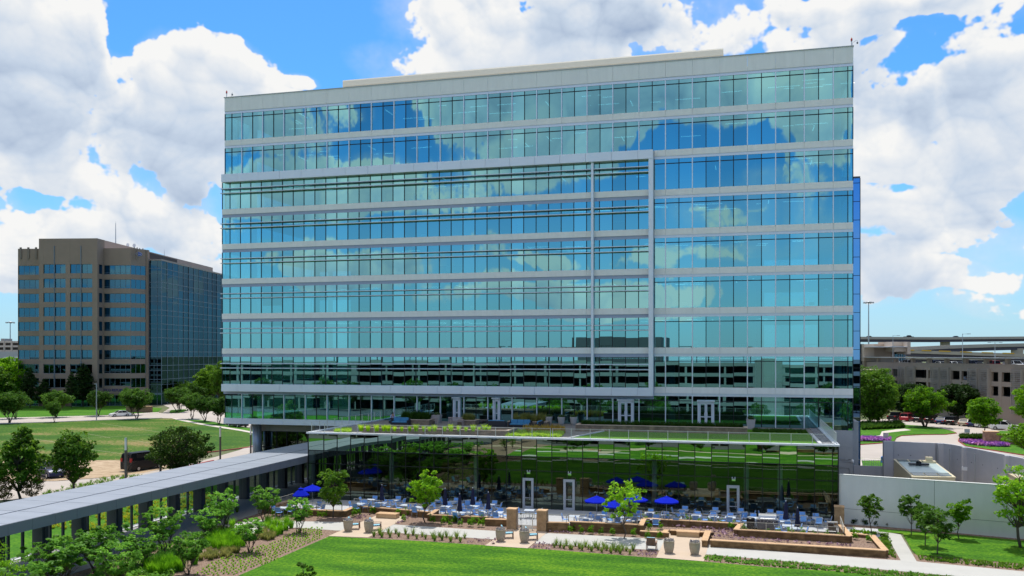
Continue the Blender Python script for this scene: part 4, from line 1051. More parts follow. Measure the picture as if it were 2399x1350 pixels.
tset(1585, 1214, 'at the railing beyond the rightmost blue umbrella', 4)
tset(1672, 1212, 'at the railing left of the single glass door', 4)
tset(1740, 1200, 'near the glass right of the single glass door', 4)
tset(1830, 1208, 'near the glass behind the twin closed umbrellas', 4)
tset(1915, 1214, 'in the patio corner before the draped cover', 4)
tset(1862, 1239, 'at the railing below the twin closed umbrellas', 2)
uo = umbrella_open(); uf = umbrella_open(.70); uc = umbrella_closed()
def at_top(u, v, zt):
    x, y = G(u, v, zt); return (x, min(y, PY-1.1), .036)
place(uf, USED, at_top(705, 1144, 2.5), .1, 'half folded drooping blue umbrella in the walled bay')
for q, (u, v, lb) in enumerate([(732,1135.5,'open blue umbrella nearest the covered walkway'),(1398,1161.5,'open blue umbrella left of the airy patio tree'),(1489,1159,'open blue umbrella showing right of the airy tree'),(1561.5,1162.5,'open blue umbrella standing clear at the right of the patio'),(1441,1172,'open blue umbrella hidden behind the airy tree')]):
    place(uo, USED, at_top(u, v, 2.55), .3*q, lb, 'open blue umbrellas')
for q, (u, v, lb) in enumerate([(894.7,1136,'closed navy umbrella among the tables right of the dark tree'),(1043,1144,'closed navy umbrella right of the bright green tree'),(1107.6,1143,'closed navy umbrella third from the bright green tree'),(1077,1157,'frontmost closed navy umbrella, by the railing'),(1144,1153,'closed navy umbrella nearest the left gate pillar'),(1841,1174,'taller looking closed umbrella left of its twin at the patio end'),(1868.5,1189,'closed navy umbrella nearest the patio end')]):
    place(uc, USED, at_top(u, v, 2.55), .4*q, lb, 'closed navy umbrellas')
# pots and slatted lounge chairs
POT = P('cast_stone_pot', (.40,.34,.26), .85, var=.08, bump=.15, bscale=30); PETAL = P('mixed_petals', (.55,.20,.38), .8, var=.9, vscale=14, col2=(.85,.80,.75))
def pot_proto():
    t = thing('stone_pot', 'round stone pot', 'pot'); m = MB(); m.lathe([(.26,0),(.29,.03),(.38,.40),(.41,.70),(.40,.86),(.42,.88),(.42,.95),(.36,.95),(.34,.88)], 28); m.build('pot', POT, t, True)
    m = MB(); m.lathe([(.345,.86),(.345,.885)], 20); m.build('soil', SOIL, t)
    r = np.random.default_rng(5); V = []
    for i in range(150):
        a, q = r.uniform(0, 2*PI), .36*math.sqrt(r.uniform()); c = np.array([q*math.cos(a), q*math.sin(a), .92+r.uniform(0,.12)]); e1, e2 = r.normal(size=3)*.035, r.normal(size=3)*.035
        V.append([c-e1-e2, c+e1-e2, c+e1+e2, c-e1+e2])
    quadmesh('flowers', np.array(V), PETAL, t); return t
pt = pot_proto()
for u, v, lb in ((812,1247,'stone flower pot on the first pad, farther from the lawn'),(860.7,1249.5,'stone flower pot on the first pad beside its lounge chair'),(1170.5,1270.5,'stone flower pot on the gate pad, leftmost of its pair'),(1226.4,1273.5,'stone flower pot on the gate pad, in front of the gate pickets'),(1566.5,1298.5,'stone flower pot on the third pad beside the lone lounge chair'),(1627,1302.5,'stone flower pot nearest the low planter wall')):
    x, y = G(u, v); place(pt, USED, (x, y+.3, .03), 0, lb, 'stone flower pots by the path')
TEAK = P('teak_slats', (.27,.17,.12), .75, var=.15, vscale=6); CUSH = P('aqua_cushion', (.25,.50,.62), .8)
def lounge_proto():
    t = thing('lounge_chair', 'slatted wooden lounge chair', 'chair')
    m = MB()
    for i in range(7): x = -.30+i*.10; m.bar((x,.30,.36),(x,.62,1.0),.075,.02)
    m.build('backrest', TEAK, t); m = MB()
    for i in range(6): y = -.38+i*.125; m.box(-.33,.33,y,y+.09,.36-.02*i*.5,.385-.02*i*.5)
    m.build('seat', TEAK, t)
    for x in (-.36, .36):
        m = MB(); m.box(x-.06,x+.06,-.45,.42,.58,.61); m.build('armrest', TEAK, t)
        for y0, y1 in ((-.38,-.40),(.36,.46)): m = MB(); m.bar((x,y0,.58),(x,y1,0),.05,.07); m.build('leg', TEAK, t)
    m = MB(); m.bar((-.33,.29,.42),(-.33,.60,1.04),.001,.001); 
    m = MB(); m.add([(-.3,-.36,.39),(.3,-.36,.39),(.3,.28,.34),(-.3,.28,.34),(-.3,-.36,.47),(.3,-.36,.47),(.3,.24,.43),(-.3,.24,.43)], [(0,3,2,1),(4,5,6,7),(0,1,5,4),(1,2,6,5),(2,3,7,6),(3,0,4,7)])
    m.add([(-.3,.20,.42),(.3,.20,.42),(.3,.28,.36),(-.3,.28,.36),(-.3,.50,1.02),(.3,.50,1.02),(.3,.58,1.0),(-.3,.58,1.0)], [(0,3,2,1),(4,5,6,7),(0,1,5,4),(1,2,6,5),(2,3,7,6),(3,0,4,7)])
    m.build('cushion', CUSH, t); return t
lc = lounge_proto()
for u, v, rz, lb in ((829,1241,1.9,'slatted lounge chair behind the first pot on the first pad'),(879,1243,1.9,'slatted lounge chair behind the second pot on the first pad'),(1189,1262,1.9,'slatted lounge chair behind the left pot by the gate'),(1246,1266,1.9,'slatted lounge chair behind the pot before the gate'),(1526,1289,PI+.0,'slatted lounge chair seen from its back, alone on the path')):
    x, y = G(u, v); place(lc, USED, (x, y+.2, .03), rz, lb, 'slatted lounge chairs along the path')
# trash bins, grill, cart at the patio end
x, y = G(*r4(712,545)); t = thing('trash_bin', 'dark slatted trash bin behind the railing left of the grill', 'bin', (x,y,0)); m = MB()
for i in range(20): a = 2*PI*i/20; m.bar((x+.28*math.cos(a),y+.3+.28*math.sin(a),.06),(x+.34*math.cos(a),y+.3+.34*math.sin(a),.86),.05,.02)
m.build('body', BLK, t); m = MB(); m.lathe([(.36,.84),(.36,.90),(.25,.96),(.2,.96)], 20, (x,y+.3,0)); m.build('lid', BLK, t, True); m = MB(); m.lathe([(.26,.03),(.26,.8)], 16, (x,y+.3,0)); m.build('liner', P('bin_liner', (.05,.05,.05), .8), t)
x, y = G(*r4(950,560)); y += .5; t = thing('grill', 'large white built in grill with a sloping hood on the patio', 'grill', (x,y,0)); STL = P('brushed_steel', (.62,.63,.64), .3, .6)
m = MB(); m.box(x-.85,x+.85,y-.3,y+.5,.05,.86); m.build('cabinet', P('grill_cabinet', (.10,.10,.11), .5), t); m = MB()
m.add([(x-.75,y-.28,.9),(x+.75,y-.28,.9),(x+.75,y+.42,.9),(x-.75,y+.42,.9),(x-.75,y-.12,1.24),(x+.75,y-.12,1.24),(x+.75,y+.42,1.3),(x-.75,y+.42,1.3)], [(0,3,2,1),(4,5,6,7),(0,1,5,4),(1,2,6,5),(2,3,7,6),(3,0,4,7)]); m.build('hood', STL, t, bevel=.03)
m = MB(); m.box(x-.9,x+.9,y-.33,y+.53,.86,.9); m.build('counter', STL, t); m = MB(); m.tube([(x-.6,y-.36,1.0),(x+.6,y-.36,1.0)], .02, 6); m.bar((x-.6,y-.36,1.0),(x-.6,y-.25,1.0),.02,.02); m.bar((x+.6,y-.36,1.0),(x+.6,y-.25,1.0),.02,.02); m.build('handle', STL, t)
for i in range(5): m = MB(); m.lathe([(.04,.0),(.03,.05)], 8); m.v = [(x-.6+.3*i+a, y-.31-c*1.0, .76+b) for a, b, c in m.v]; m.build('knob', STL, t)
for q, (a, b) in enumerate(((1112,560),(1215,565))):
    x, y = G(*r4(a, b)); t = thing('striped_chair', ('blue and white striped folded chair next to the grill','blue and white striped folded chair away from the grill')[q], 'chair', (x,y+.3,0)); y += .3
    m = MB(); st = MB()
    for i in range(7): (m if i % 2 else st).add([(x-.28,y-.1+.03*i,.30+.09*i),(x+.28,y-.1+.03*i,.30+.09*i),(x+.28,y-.07+.03*i,.385+.09*i),(x-.28,y-.07+.03*i,.385+.09*i)], [(0,1,2,3)])
    m.build('backrest', WHT, t); st.build('stripe', SLING, t); m = MB()
    for s in (-.3,.3): m.bar((x+s,y-.2,0),(x+s,y+.15,1.0),.03,.03); m.bar((x+s,y+.25,0),(x+s,y-.15,.55),.03,.03)
    m.build('frame', FRM, t)
x, y = G(*r4(1865,600)); y += .4; t = thing('service_cart', 'steel service cart with shelves and a dark bundle on top', 'cart', (x,y,0)); m = MB()
for z in (.18,.52,.88): m.box(x-.42,x+.42,y-.28,y+.28,z,z+.03)
m.build('shelf', STL, t); m = MB()
for a in (-.40,.40):
    for b in (-.26,.26): m.bar((x+a,y+b,.1),(x+a,y+b,.95),.03,.03)
m.build('frame', STL, t); m = MB(); m.box(x-.32,x+.3,y-.2,y+.2,.21,.46).box(x-.34,x+.1,y-.2,y+.2,.55,.74); m.build('crate', P('dark_wood', (.10,.07,.05), .7), t)
for a in (-.38,.38):
    m = MB(); m.tube([(x+a,y-.27,.06),(x+a,y-.23,.06)], .06, 10); m.tube([(x+a,y+.23,.06),(x+a,y+.27,.06)], .06, 10); m.build('wheel', BLK, t)
x, y = G(*r4(1905,345)); t = thing('draped_cover', 'white sheet draped over a furled stand against the patio corner pier', 'cover', (x,y,0)); m = MB(); n = 14
vs = []
for i, (r_, z) in enumerate(((.34,.04),(.30,.5),(.24,1.0),(.17,1.5),(.10,1.95),(.02,2.1))):
    for k in range(n): a = 2*PI*k/n; q = r_*(1+.18*math.sin(3*a+i)); vs.append((x+q*math.cos(a)+.12*z/2, y+q*math.sin(a), z))
m.add(vs, [(i*n+k, i*n+(k+1)%n, (i+1)*n+(k+1)%n, (i+1)*n+k) for i in range(5) for k in range(n)]); m.build('cloth', WHT, t, True); m = MB(); m.tube([(x,y,0),(x+.12,y,2.2)], .03, 6); m.build('pole', GAL, t)
# terrace furniture
WICK = P('dark_wicker', (.03,.03,.035), .8, bump=.4, bscale=60); SOFC = P('sky_blue_cushion', (.06,.24,.42), .8)
def sofa(x, y, rz, w, label):
    t = thing('wicker_sofa', label, 'sofa', (x,y,6.87), rz); OFF[t.name] = Vector((0,0,0))
    m = MB(); m.box(-w/2,w/2,-.45,.45,.05,.30).box(-w/2,w/2,.33,.48,.30,.78).box(-w/2,-w/2+.16,-.45,.33,.30,.58).box(w/2-.16,w/2,-.45,.33,.30,.58); m.build('body', WICK, t, bevel=.02)
    n = max(1, int(w/.85))
    for i in range(n):
        a = -w/2+.18+i*(w-.36)/n; b = a+(w-.36)/n-.02
        m = MB(); m.box(a,b,-.44,.2,.30,.44); m.build('seat_cushion', SOFC, t, bevel=.03); m = MB(); m.box(a,b,.16,.33,.44,.86); m.build('back_cushion', SOFC, t, bevel=.03)
sx, sy = G(1212,1003,6.9); sofa(sx, sy+1.3, 0, 2.6, 'dark wicker sofa with blue cushions facing the camera on the terrace')
sofa(sx+2.2, sy+.4, -PI/2, 2.2, 'dark wicker sofa with blue cushions set at a right angle')
sofa(sx-2.4, sy+.2, PI, 2.2, 'dark wicker sofa with its back to the pavilion front')
px_, py_ = G(930,996,6.9); sofa(px_+.2, py_+.6, 0, 2.2, 'blue cushioned sofa behind the seated person')
def slat_bench(x, y, rz, label):
    t = thing('slatted_bench', label, 'bench', (x,y,6.87), rz); OFF[t.name] = Vector((0,0,0)); TK = P('weathered_teak', (.42,.34,.32), .8, var=.1)
    m = MB()
    for i in range(5): m.box(-.85,.85,-.30+i*.11,-.22+i*.11,.42,.45)
    m.build('seat', TK, t); m = MB()
    for i in range(15): a = -.82+i*.117; m.bar((a,.27,.48),(a,.34,.90),.07,.02)
    m.bar((-.85,.34,.92),(.85,.34,.92),.05,.07); m.build('backrest', TK, t)
    for a in (-.82,.82):
        m = MB(); m.bar((a,-.28,0),(a,-.28,.66),.06,.06); m.build('leg', TK, t); m = MB(); m.bar((a,.27,0),(a,.35,.94),.06,.06); m.build('leg', TK, t); m = MB(); m.box(a-.035,a+.035,-.32,.30,.65,.68); m.build('armrest', TK, t)
x, y = G(1006,994,6.9); slat_bench(x, y+.2, .5, 'grey teak terrace bench turned aslant by the square pot'); x, y = G(1069,996,6.9); slat_bench(x, y, PI, 'grey teak terrace bench seen from behind')
def tpot(u, v, label, square=False, h=.95):
    x, y = G(u, v, 6.9); t = thing('terrace_pot', label, 'pot', (x,y,6.87)); PM = P('pale_cast_pot', (.42,.40,.38), .8, var=.05); m = MB()
    if square: m.add([(x+a*q,y+b*q,6.87+z) for z, q in ((0,.38),(h,.5)) for a, b in ((-1,-1),(1,-1),(1,1),(-1,1))], [(3,2,1,0),(4,5,6,7),(0,1,5,4),(1,2,6,5),(2,3,7,6),(3,0,4,7)])
    else: m.lathe([(.28,0),(.34,.3),(.42,h-.1),(.44,h),(.38,h)], 24, (x,y,6.87))
    m.build('pot', PM, t, not square); r = np.random.default_rng(int(u)); V = []
    for i in range(110):
        a, q = r.uniform(0,2*PI), .38*math.sqrt(r.uniform()); c = np.array([x+q*math.cos(a), y+q*math.sin(a), 6.87+h+r.uniform(0,.25)]); e1, e2 = r.normal(size=3)*.04, r.normal(size=3)*.04
        V.append([c-e1-e2, c+e1-e2, c+e1+e2, c-e1+e2])
    quadmesh('flowers', np.array(V), P('dark_petals', (.20,.05,.10), .8, var=.9, vscale=12, col2=(.10,.22,.04)), t)
for u, v, lb, sq in ((1024,990,'square pale terrace pot beside the slanted teak bench',True),(1286,995,'terrace pot nearest the feathery grass planter',False),(1315,996,'middle one of the three round terrace pots',False),(1343.5,996,'round terrace pot beside the longest stone planter',False),(1759,1002,'square pale pot at the far end of the longest planter',True)): tpot(u, v, lb, sq)
for u, v, lb in ((1120,993,'low dark bowl planter left of its twin on the terrace'),(1133,991.5,'low dark bowl planter nearest the single terrace door')):
    x, y = G(u, v, 6.9); t = thing('bowl_planter', lb, 'planter', (x,y,6.87)); m = MB(); m.lathe([(.25,0),(.5,.25),(.58,.45),(.52,.45)], 22, (x,y,6.87)); m.build('bowl', P('dark_bowl', (.12,.10,.09), .8), t, True)
    m = MB(); m.lathe([(.5,.38),(.5,.42)], 18, (x,y,6.87)); m.build('soil', SOIL, t)
# ------------------------------------------------------------------ vegetation
L_YOUNG = leafmat('spring_leaf', (0.123,0.290,0.010), (0.290,0.551,0.025), .5)
L_DARKY = leafmat('deep_leaf', (0.041,0.109,0.008), (0.130,0.274,0.020), .42)
L_STREET = leafmat('street_leaf', (0.026,0.081,0.008), (0.089,0.202,0.021), .38)
L_OLIVE = leafmat('olive_leaf', (.018,.050,.004), (.055,.115,.012), .35)
L_VITEX = leafmat('grey_green_leaf', (0.058,0.177,0.015), (0.197,0.440,0.055), .42)
L_CON = leafmat('cypress_leaf', (0.012,0.035,0.007), (0.028,0.065,0.011), .25)
L_BRIGHT = leafmat('bright_leaf', (0.056,0.163,0.004), (0.166,0.370,0.011), .48)
BARK = P('grey_bark', (.10,.075,.055), .9, var=.25, vscale=9, bump=.5, bscale=30)
def leaves(centers, radii, n_per, size, rng, flat=.7, stretch=1.5, outward=None):
    """leaf quads scattered in clumps -> (n,4,3)"""
    out = []
    for c, r in zip(centers, radii):
        n = max(4, int(n_per*rng.uniform(.7,1.3)))
        d = rng.normal(size=(n,3)); d /= np.linalg.norm(d,axis=1)[:,None]
        rr = np.array(r)*(rng.uniform(.25,1,size=(n,1))**.5)
        p = np.array(c)+d*rr
        nrm = d*.8+rng.normal(size=(n,3))*.9; nrm[:,2] = np.abs(nrm[:,2])+flat; nrm /= np.linalg.norm(nrm,axis=1)[:,None]
        a = np.cross(nrm, rng.normal(size=(n,3))); a /= np.linalg.norm(a,axis=1)[:,None]; b = np.cross(nrm,a)
        s = size*rng.uniform(.6,1.35,size=(n,1)); a = a*s*.5*stretch; b = b*s*.5
        out.append(np.stack([p-a, p+b*.9-a*.1, p+a, p-b*.9-a*.1], 1))
    return np.concatenate(out)
def limb(p0, p1, r0, r1, rng, n=5, sag=.12):
    p0, p1 = np.array(p0, float), np.array(p1, float); L_ = np.linalg.norm(p1-p0); pts = []
    for i in range(n+1):
        t = i/n; q = p0*(1-t)+p1*t+rng.normal(size=3)*L_*.03*(0 < i < n); q[2] += math.sin(t*PI)*L_*sag*.3; pts.append(tuple(q))
    return pts, [r0*(1-i/n)+r1*i/n for i in range(n+1)]
def tree(kind, name, label, cat='tree', seed=0):
    """trunk with limbs to leaf clumps; built at the origin"""
    rng = np.random.default_rng(seed); k = dict(kind); h, w, cb = k['h'], k['w'], k['cb']
    t = thing(name, label, cat); cs, rs = [], []
    nc = k['n']; shape = k.get('shape', 'oval')
    while len(cs) < nc:
        u = rng.uniform(-1, 1, 3)
        if np.linalg.norm(u) > 1: continue
        if np.linalg.norm(u) < .5 and rng.uniform() < .6: continue
        z = (u[2]+1)/2; f = 1.0
        if shape == 'cone': f = 1.15*(1-z)**.7+.12
        elif shape == 'vase': f = .45+.75*z
        elif shape == 'dome': f = 1.0 if z > .3 else .75+.25*z/.3
        elif shape == 'column': f = .9-.35*z
        a = rng.uniform(.82, 1.12)
        p = (u[0]*w/2*f*a, u[1]*w/2*f*a, cb+(h-cb)*z*rng.uniform(.95,1.03))
        if any((p[0]-q[0])**2+(p[1]-q[1])**2+((p[2]-q[2])*1.2)**2 < (k['cr']*.62)**2 for q in cs) and rng.uniform() < .75: continue
        out_ = rng.uniform() < k.get('ragged', .2)
        if out_: e_ = rng.uniform(1.12,1.38); p = (p[0]*e_, p[1]*e_, cb+(p[2]-cb)*rng.uniform(.95,1.12))
        cs.append(p); s = k['cr']*(rng.uniform(.4,.7) if out_ else rng.uniform(.65,1.3))*(1-.35*(z if shape in ('cone','column') else 0)); rs.append((s, s, s*k.get('fl', .65)))
    V = leaves(cs, rs, k['lp'], k['ls'], rng, k.get('flat', .7))
    # stray sprays at the outline
    m = MB(); nst = k.get('stems', 1); tr = k.get('tr', .07)
    tops = []
    for s in range(nst):
        if nst == 1: b0 = (0,0,0); top = (rng.normal()*w*.03, rng.normal()*w*.03, cb+(h-cb)*.75)
        else: a = 2*PI*s/nst+rng.uniform(-.4,.4); b0 = (.10*math.cos(a), .10*math.sin(a), 0); top = (w*.30*math.cos(a), w*.30*math.sin(a), cb+(h-cb)*rng.uniform(.45,.8))
        pts, rad = limb(b0, top, tr, tr*.3, rng, 7, .05); m.tube(pts, rad, 7); tops.append(pts)
    m.build('trunk', k.get('bark', BARK), t, True)
    lm = MB()
    for c in cs:
        pts = tops[min(range(nst), key=lambda i: (tops[i][-1][0]-c[0])**2+(tops[i][-1][1]-c[1])**2)]
        zz = max(cb*.75, c[2]-(abs(c[0])+abs(c[1]))*.9-.2); st = min(pts, key=lambda p: abs(p[2]-zz))
        q, rad = limb(st, c, tr*.32, tr*.08, rng, 4); lm.tube(q, rad, 4, cap=False)
    lm.build('limbs', k.get('bark', BARK), t)
    quadmesh('crown', V, k['leaf'], t)
    return t
K_PATIO = dict(h=4.6, w=2.7, cb=1.4, n=72, cr=.38, lp=36, ragged=.35, ls=.18, leaf=L_YOUNG, shape='oval', tr=.06, flat=.4)
def put(proto, u, v, label, group=None, sc=None, rz=None, z=0, y_off=0):
    x, y = G(u, v, z); return place(proto, USED, (x, y+y_off, z), rz if rz is not None else ro.uniform(0, 6.28), label, group, sc)
ta = tree({**K_PATIO, 'leaf': L_DARKY, 'n': 62}, 'patio_tree', 'x', seed=1); put(ta, 780, 1214, 'darker green young tree at the patio wall corner near the blue umbrellas', 'young trees at the patio wall')
tb = tree({**K_PATIO, 'h': 4.7, 'w': 2.6}, 'patio_tree', 'x', seed=2); put(tb, 996, 1225, 'bright yellow green young tree before the first stone bench', 'young trees at the patio wall')
tcx = tree({**K_PATIO, 'h': 4.9, 'w': 3.2, 'n': 42, 'lp': 30, 'cr': .42}, 'patio_tree', 'x', seed=3); put(tcx, 1462, 1262, 'airy young tree standing in front of the blue umbrellas right of the gate', 'young trees at the patio wall')
# right lawn
K_S = dict(h=3.3, w=2.0, cb=1.2, n=34, cr=.32, lp=34, ls=.17, leaf=L_DARKY, shape='oval', tr=.045, flat=.5)
t1 = tree(K_S, 'young_tree', 'x', seed=11); t2 = tree({**K_S, 'h': 3.5, 'w': 1.7, 'leaf': L_STREET}, 'young_tree', 'x', seed=12); t3 = tree({**K_S, 'h': 3.2, 'w': 2.2, 'shape': 'vase', 'leaf': L_BRIGHT}, 'young_tree', 'x', seed=13)
put(t1, 2041, 1252, 'young tree with tiered branches against the wall beside the patio corner', 'young trees on the side lawn')
put(t2, 2135, 1254, 'slim young tree behind the close pair on the side lawn', 'young trees on the side lawn')
put(t2, 2168, 1279.5, 'slim young tree in the middle of the clump on the side lawn', 'young trees on the side lawn', (1,1,1.0), 2.1)
put(t2, 2197, 1299.7, 'dark young tree nearest the path on the side lawn', 'young trees on the side lawn', (1.25,1.25,1.0), 4.1)
put(t3, 2247, 1263, 'vase shaped bright young tree on the side lawn', 'young trees on the side lawn')
tbig = tree(dict(h=6.4, w=3.9, cb=1.7, n=110, cr=.5, lp=40, ls=.17, leaf=L_YOUNG, shape='oval', tr=.12, flat=.3), 'lawn_tree', 'x', seed=14); put(tbig, 2391, 1284, 'tallest bright tree on the side lawn, cut by the frame')
# garden of grey green multi stem trees
K_V = dict(h=3.3, w=3.0, cb=1.0, n=84, cr=.27, lp=22, ls=.17, leaf=L_VITEX, ragged=.45, shape='vase', tr=.035, stems=5, fl=.45, flat=.9)
v1, v2, v3 = [tree({**K_V, **q}, 'garden_tree', 'x', seed=20+i) for i, q in enumerate(({}, {'w': 3.4, 'n': 105}, {'h': 3.0, 'w': 2.4, 'n': 66}))]
vg = 'multi stem trees in the garden bed'
for i, (p, u, v, sc, lb) in enumerate(((v1,440,1348,(.9,.9,.95),'multi stem tree nearest the lawn edge at the bottom'),(v3,585.7,1295.5,(.98,.98,.88),'multi stem tree whose stems stand on the plug planted bed'),(v3,701.6,1249,(.95,.95,1.0),'multi stem tree beside the patio wall and the concrete path'),(v1,523,1246,(1.0,1.0,1.12),'multi stem tree by the walkway pier and the path end'),(v1,619,1224,(1.05,1.05,1.02),'multi stem tree in front of the walled patio bay'),(v1,487,1266,(.85,.85,.82),'multi stem tree standing behind the tall bright grasses'),(v1,384,1297,(1.05,1.05,1.18),'dark based multi stem tree against the walkway piers'),(v2,226,1345,(1.2,1.2,1.0),'spreading multi stem tree in front of the walkway midway along'),(v1,329,1336,(.95,.95,.92),'multi stem tree left of the tall grass clump'),(v2,132,1388,(1.3,1.3,1.05),'broad multi stem tree at the bottom left beside the walkway'),(v1,270,1392,(1.05,1.05,1.05),'multi stem tree whose base is below the picture'),(v2,50,1450,(1.1,1.1,1.0),'multi stem tree at the very corner of the garden'))):
    put(p, u, v, lb, vg, sc)
tw = tree(dict(h=5.6, w=2.8, cb=1.0, n=80, cr=.5, lp=90, ls=.07, leaf=L_BRIGHT, shape='oval', tr=.06, flat=.2), 'feathery_tree', 'x', seed=31)
x, y = UD(-20, 44); place(tw, USED, (x, y, 0), 0, 'fine leaved feathery tree at the left edge in front of the walkway')
tt = tree(dict(h=4.0, w=1.6, cb=1.4, n=26, cr=.28, lp=60, ls=.12, leaf=L_DARKY, shape='cone', tr=.04), 'sapling', 'x', seed=32)
x, y = UD(708, 50); place(tt, USED, (x, y, 0), 0, 'sapling whose tip alone rises into the lawn at the bottom')
# trees beyond the walkway
K_O = dict(h=7.2, w=4.6, cb=1.4, n=130, cr=.62, lp=60, ls=.20, leaf=L_DARKY, shape='cone', tr=.13, flat=.5)
o1 = tree(K_O, 'oak_tree', 'x', seed=41); o2 = tree({**K_O, 'n': 100, 'shape': 'oval', 'h': 5.6}, 'oak_tree', 'x', seed=42)
o3 = tree(dict(h=6.0, w=7.2, cb=.9, n=170, cr=.75, lp=50, ls=.19, leaf=L_OLIVE, shape='dome', tr=.14, flat=.2, fl=.7), 'live_oak', 'x', seed=43)
put(o1, 49, 1172, 'large dark oak beyond the walkway at the left edge', None, (1.12,1.12,1.08))
put(o2, 172, 1158, 'lighter pyramidal young oak beyond the walkway', None, (.95,.95,1.2))
put(o3, 420, 1118, 'broad olive green live oak hiding the front of the black van', None, 1.0)
brn = tree(dict(h=2.6, w=2.0, cb=.3, n=40, cr=.34, lp=50, ls=.10, leaf=leafmat('bronze_leaf', (0.088,0.062,0.017), (0.163,0.138,0.035), .3), shape='oval', tr=.03, stems=3), 'bronze_shrub', 'x', 'shrub', seed=44)
put(brn, 12, 1176, 'bronze leaved shrub left of the big dark oak trunk', 'bronze shrubs', 1.1); put(brn, 78, 1170, 'bronze leaved shrub right of the big dark oak trunk', 'bronze shrubs', 1.1)
bare = thing('bare_tree', 'leafless twiggy sapling in front of the black van', 'tree'); rg = np.random.default_rng(3); m = MB(); m.tube([(0,0,0),(.1,0,1.4),(.05,.05,3.8),(.1,.1,5.0)], [.05,.04,.02,.008], 6); m.build('trunk', BARK, bare); m = MB()
for i in range(26):
    z = rg.uniform(.4, 3.6); a = rg.uniform(0, 6.28); l = rg.uniform(.5,1.7)*(1.3-z/5); q, rad = limb((.07,0,z), (l*math.cos(a), l*math.sin(a), z+l*.75), .018, .006, rg, 3); m.tube(q, rad, 4)
m.build('limbs', BARK, bare); put(bare, 298, 1117, 'leafless twiggy sapling in front of the black van')
# street trees
K_ST = dict(h=6.2, w=6.0, cb=2.3, n=120, cr=.75, lp=56, ls=.24, leaf=L_STREET, shape='dome', tr=.10, stems=3, fl=.7, flat=.6)
s1, s2 = [tree({**K_ST, **q}, 'street_tree', 'x', seed=51+i) for i, q in enumerate(({}, {'w': 5.2, 'h': 6.6}))]
sg_ = 'round crowned street trees'
for i, (p, u, v, sc, lb) in enumerate(((s1,22,992,1.12,'round street tree at the left edge nearest the field'),(s2,36,981,1.0,'street tree on the far kerb behind the leftmost round tree'),(s1,131,978,1.05,'round street tree on the far kerb before the brown building'),(s2,127,990,(.52,.52,.75),'smallest street tree, on the field side of the road'),(s2,231,975,.98,'street tree behind the tall lamp post'),(s1,320,982,1.15,'large street tree beside the white car'),(s2,309,973,1.05,'street tree on the far kerb hiding the stone sign'),(s1,414,966,1.05,'street tree on the drive island farthest from the office'),(s2,422,962,1.0,'street tree behind the one on the drive island'),(s2,450,982,.95,'slim street tree leftmost of the three by the plaza'),(s1,479,988,(.85,.85,.95),'middle of three street trees by the plaza'),(s2,513,994,.92,'street tree of the plaza nearest the office corner'),(s1,452,950,1.05,'street tree behind the plaza trees'),(s1,430,944,1.1,'farthest street tree before the glass wing'))):
    put(p, u, v, lb, sg_, sc)
K_C = dict(h=11.5, w=5.2, cb=1.6, n=150, cr=.85, lp=56, ls=.26, leaf=L_CON, shape='cone', tr=.16, flat=.8, fl=.5)
c1 = tree(K_C, 'cypress_tree', 'x', seed=61)
for u, v, sc, lb in ((70,955.5,1.0,'dark cypress nearest the left end of the brown building'),(103,957,(.85,.85,.72),'shorter dark cypress before the first brown column'),(168,957,(.8,.8,.88),'narrow dark cypress in front of the middle bay'),(195,953,(1.25,1.25,1.1),'biggest dark cypress in front of the brown building')): put(c1, u, v, lb, 'dark cypresses before the brown building', sc)
K_B = dict(h=13, w=11, cb=2.2, n=170, cr=1.35, lp=70, ls=.40, leaf=L_BRIGHT, shape='dome', tr=.25, flat=.5)
b1 = tree(K_B, 'broad_tree', 'x', seed=71); b2 = tree({**K_B, 'leaf': L_DARKY, 'w': 9.5, 'h': 12}, 'broad_tree', 'x', seed=72)
bg_ = 'broad trees beside the far buildings'
for p, u, v, sc, lb in ((b1,18,950,1.1,'bright broad tree at the left edge by the brown building'),(b2,-12,958,.95,'dark broad tree at the left edge behind the round street tree'),(b1,26,918,1.0,'bright broad tree just beside the far end of the brown building'),(b2,519,951,(.62,.62,1.05),'tall slim tree squeezed beside the office corner'),(b2,490,946,.95,'dark broad tree against the glass wing')): put(p, u, v, lb, bg_, sc)
# trees of the far car park
g1 = tree({**K_B, 'h': 12.5, 'w': 9.0, 'leaf': L_DARKY, 'cb': 1.5, 'ls': .30, 'n': 190}, 'parking_tree', 'x', seed=81); g2 = tree(dict(h=8.4, w=8.6, cb=2.4, n=190, cr=.85, lp=66, ls=.26, leaf=L_BRIGHT, shape='dome', tr=.2, stems=3, flat=.5), 'parking_tree', 'x', seed=82)
g3 = tree(dict(h=7.0, w=5.0, cb=2.2, n=110, cr=.7, lp=66, ls=.24, leaf=L_BRIGHT, shape='oval', tr=.12, flat=.5), 'parking_tree', 'x', seed=83); g4 = tree({**K_B, 'leaf': L_CON, 'h': 8, 'w': 9, 'cb': 1.6}, 'parking_tree', 'x', seed=84)
pg_ = 'trees of the far car park'
for p, u, v, sc, lb in ((g1,2037,998,1.0,'tall dark willowy tree against the office end wall'),(g1,2058,997,(.8,.8,.95),'lighter willowy tree right of the tall dark one'),(g2,2167,1002,1.0,'bright spreading tree in front of the black cars'),(g4,2138,981,1.0,'very dark tree left of the bright spreading one, against the garage'),(g4,2244,984,1.0,'very dark tree right of the bright spreading one, against the garage'),(g3,2306.5,1024,1.02,'bright oval tree beside the stone entrance sign'),(g3,2415,1012,1.3,'bright tree at the right edge above the white car'),(g2,2418,1075,(.75,.75,.62),'leafy green tree at the right edge over the stone sign')): put(p, u, v, lb, pg_, sc)
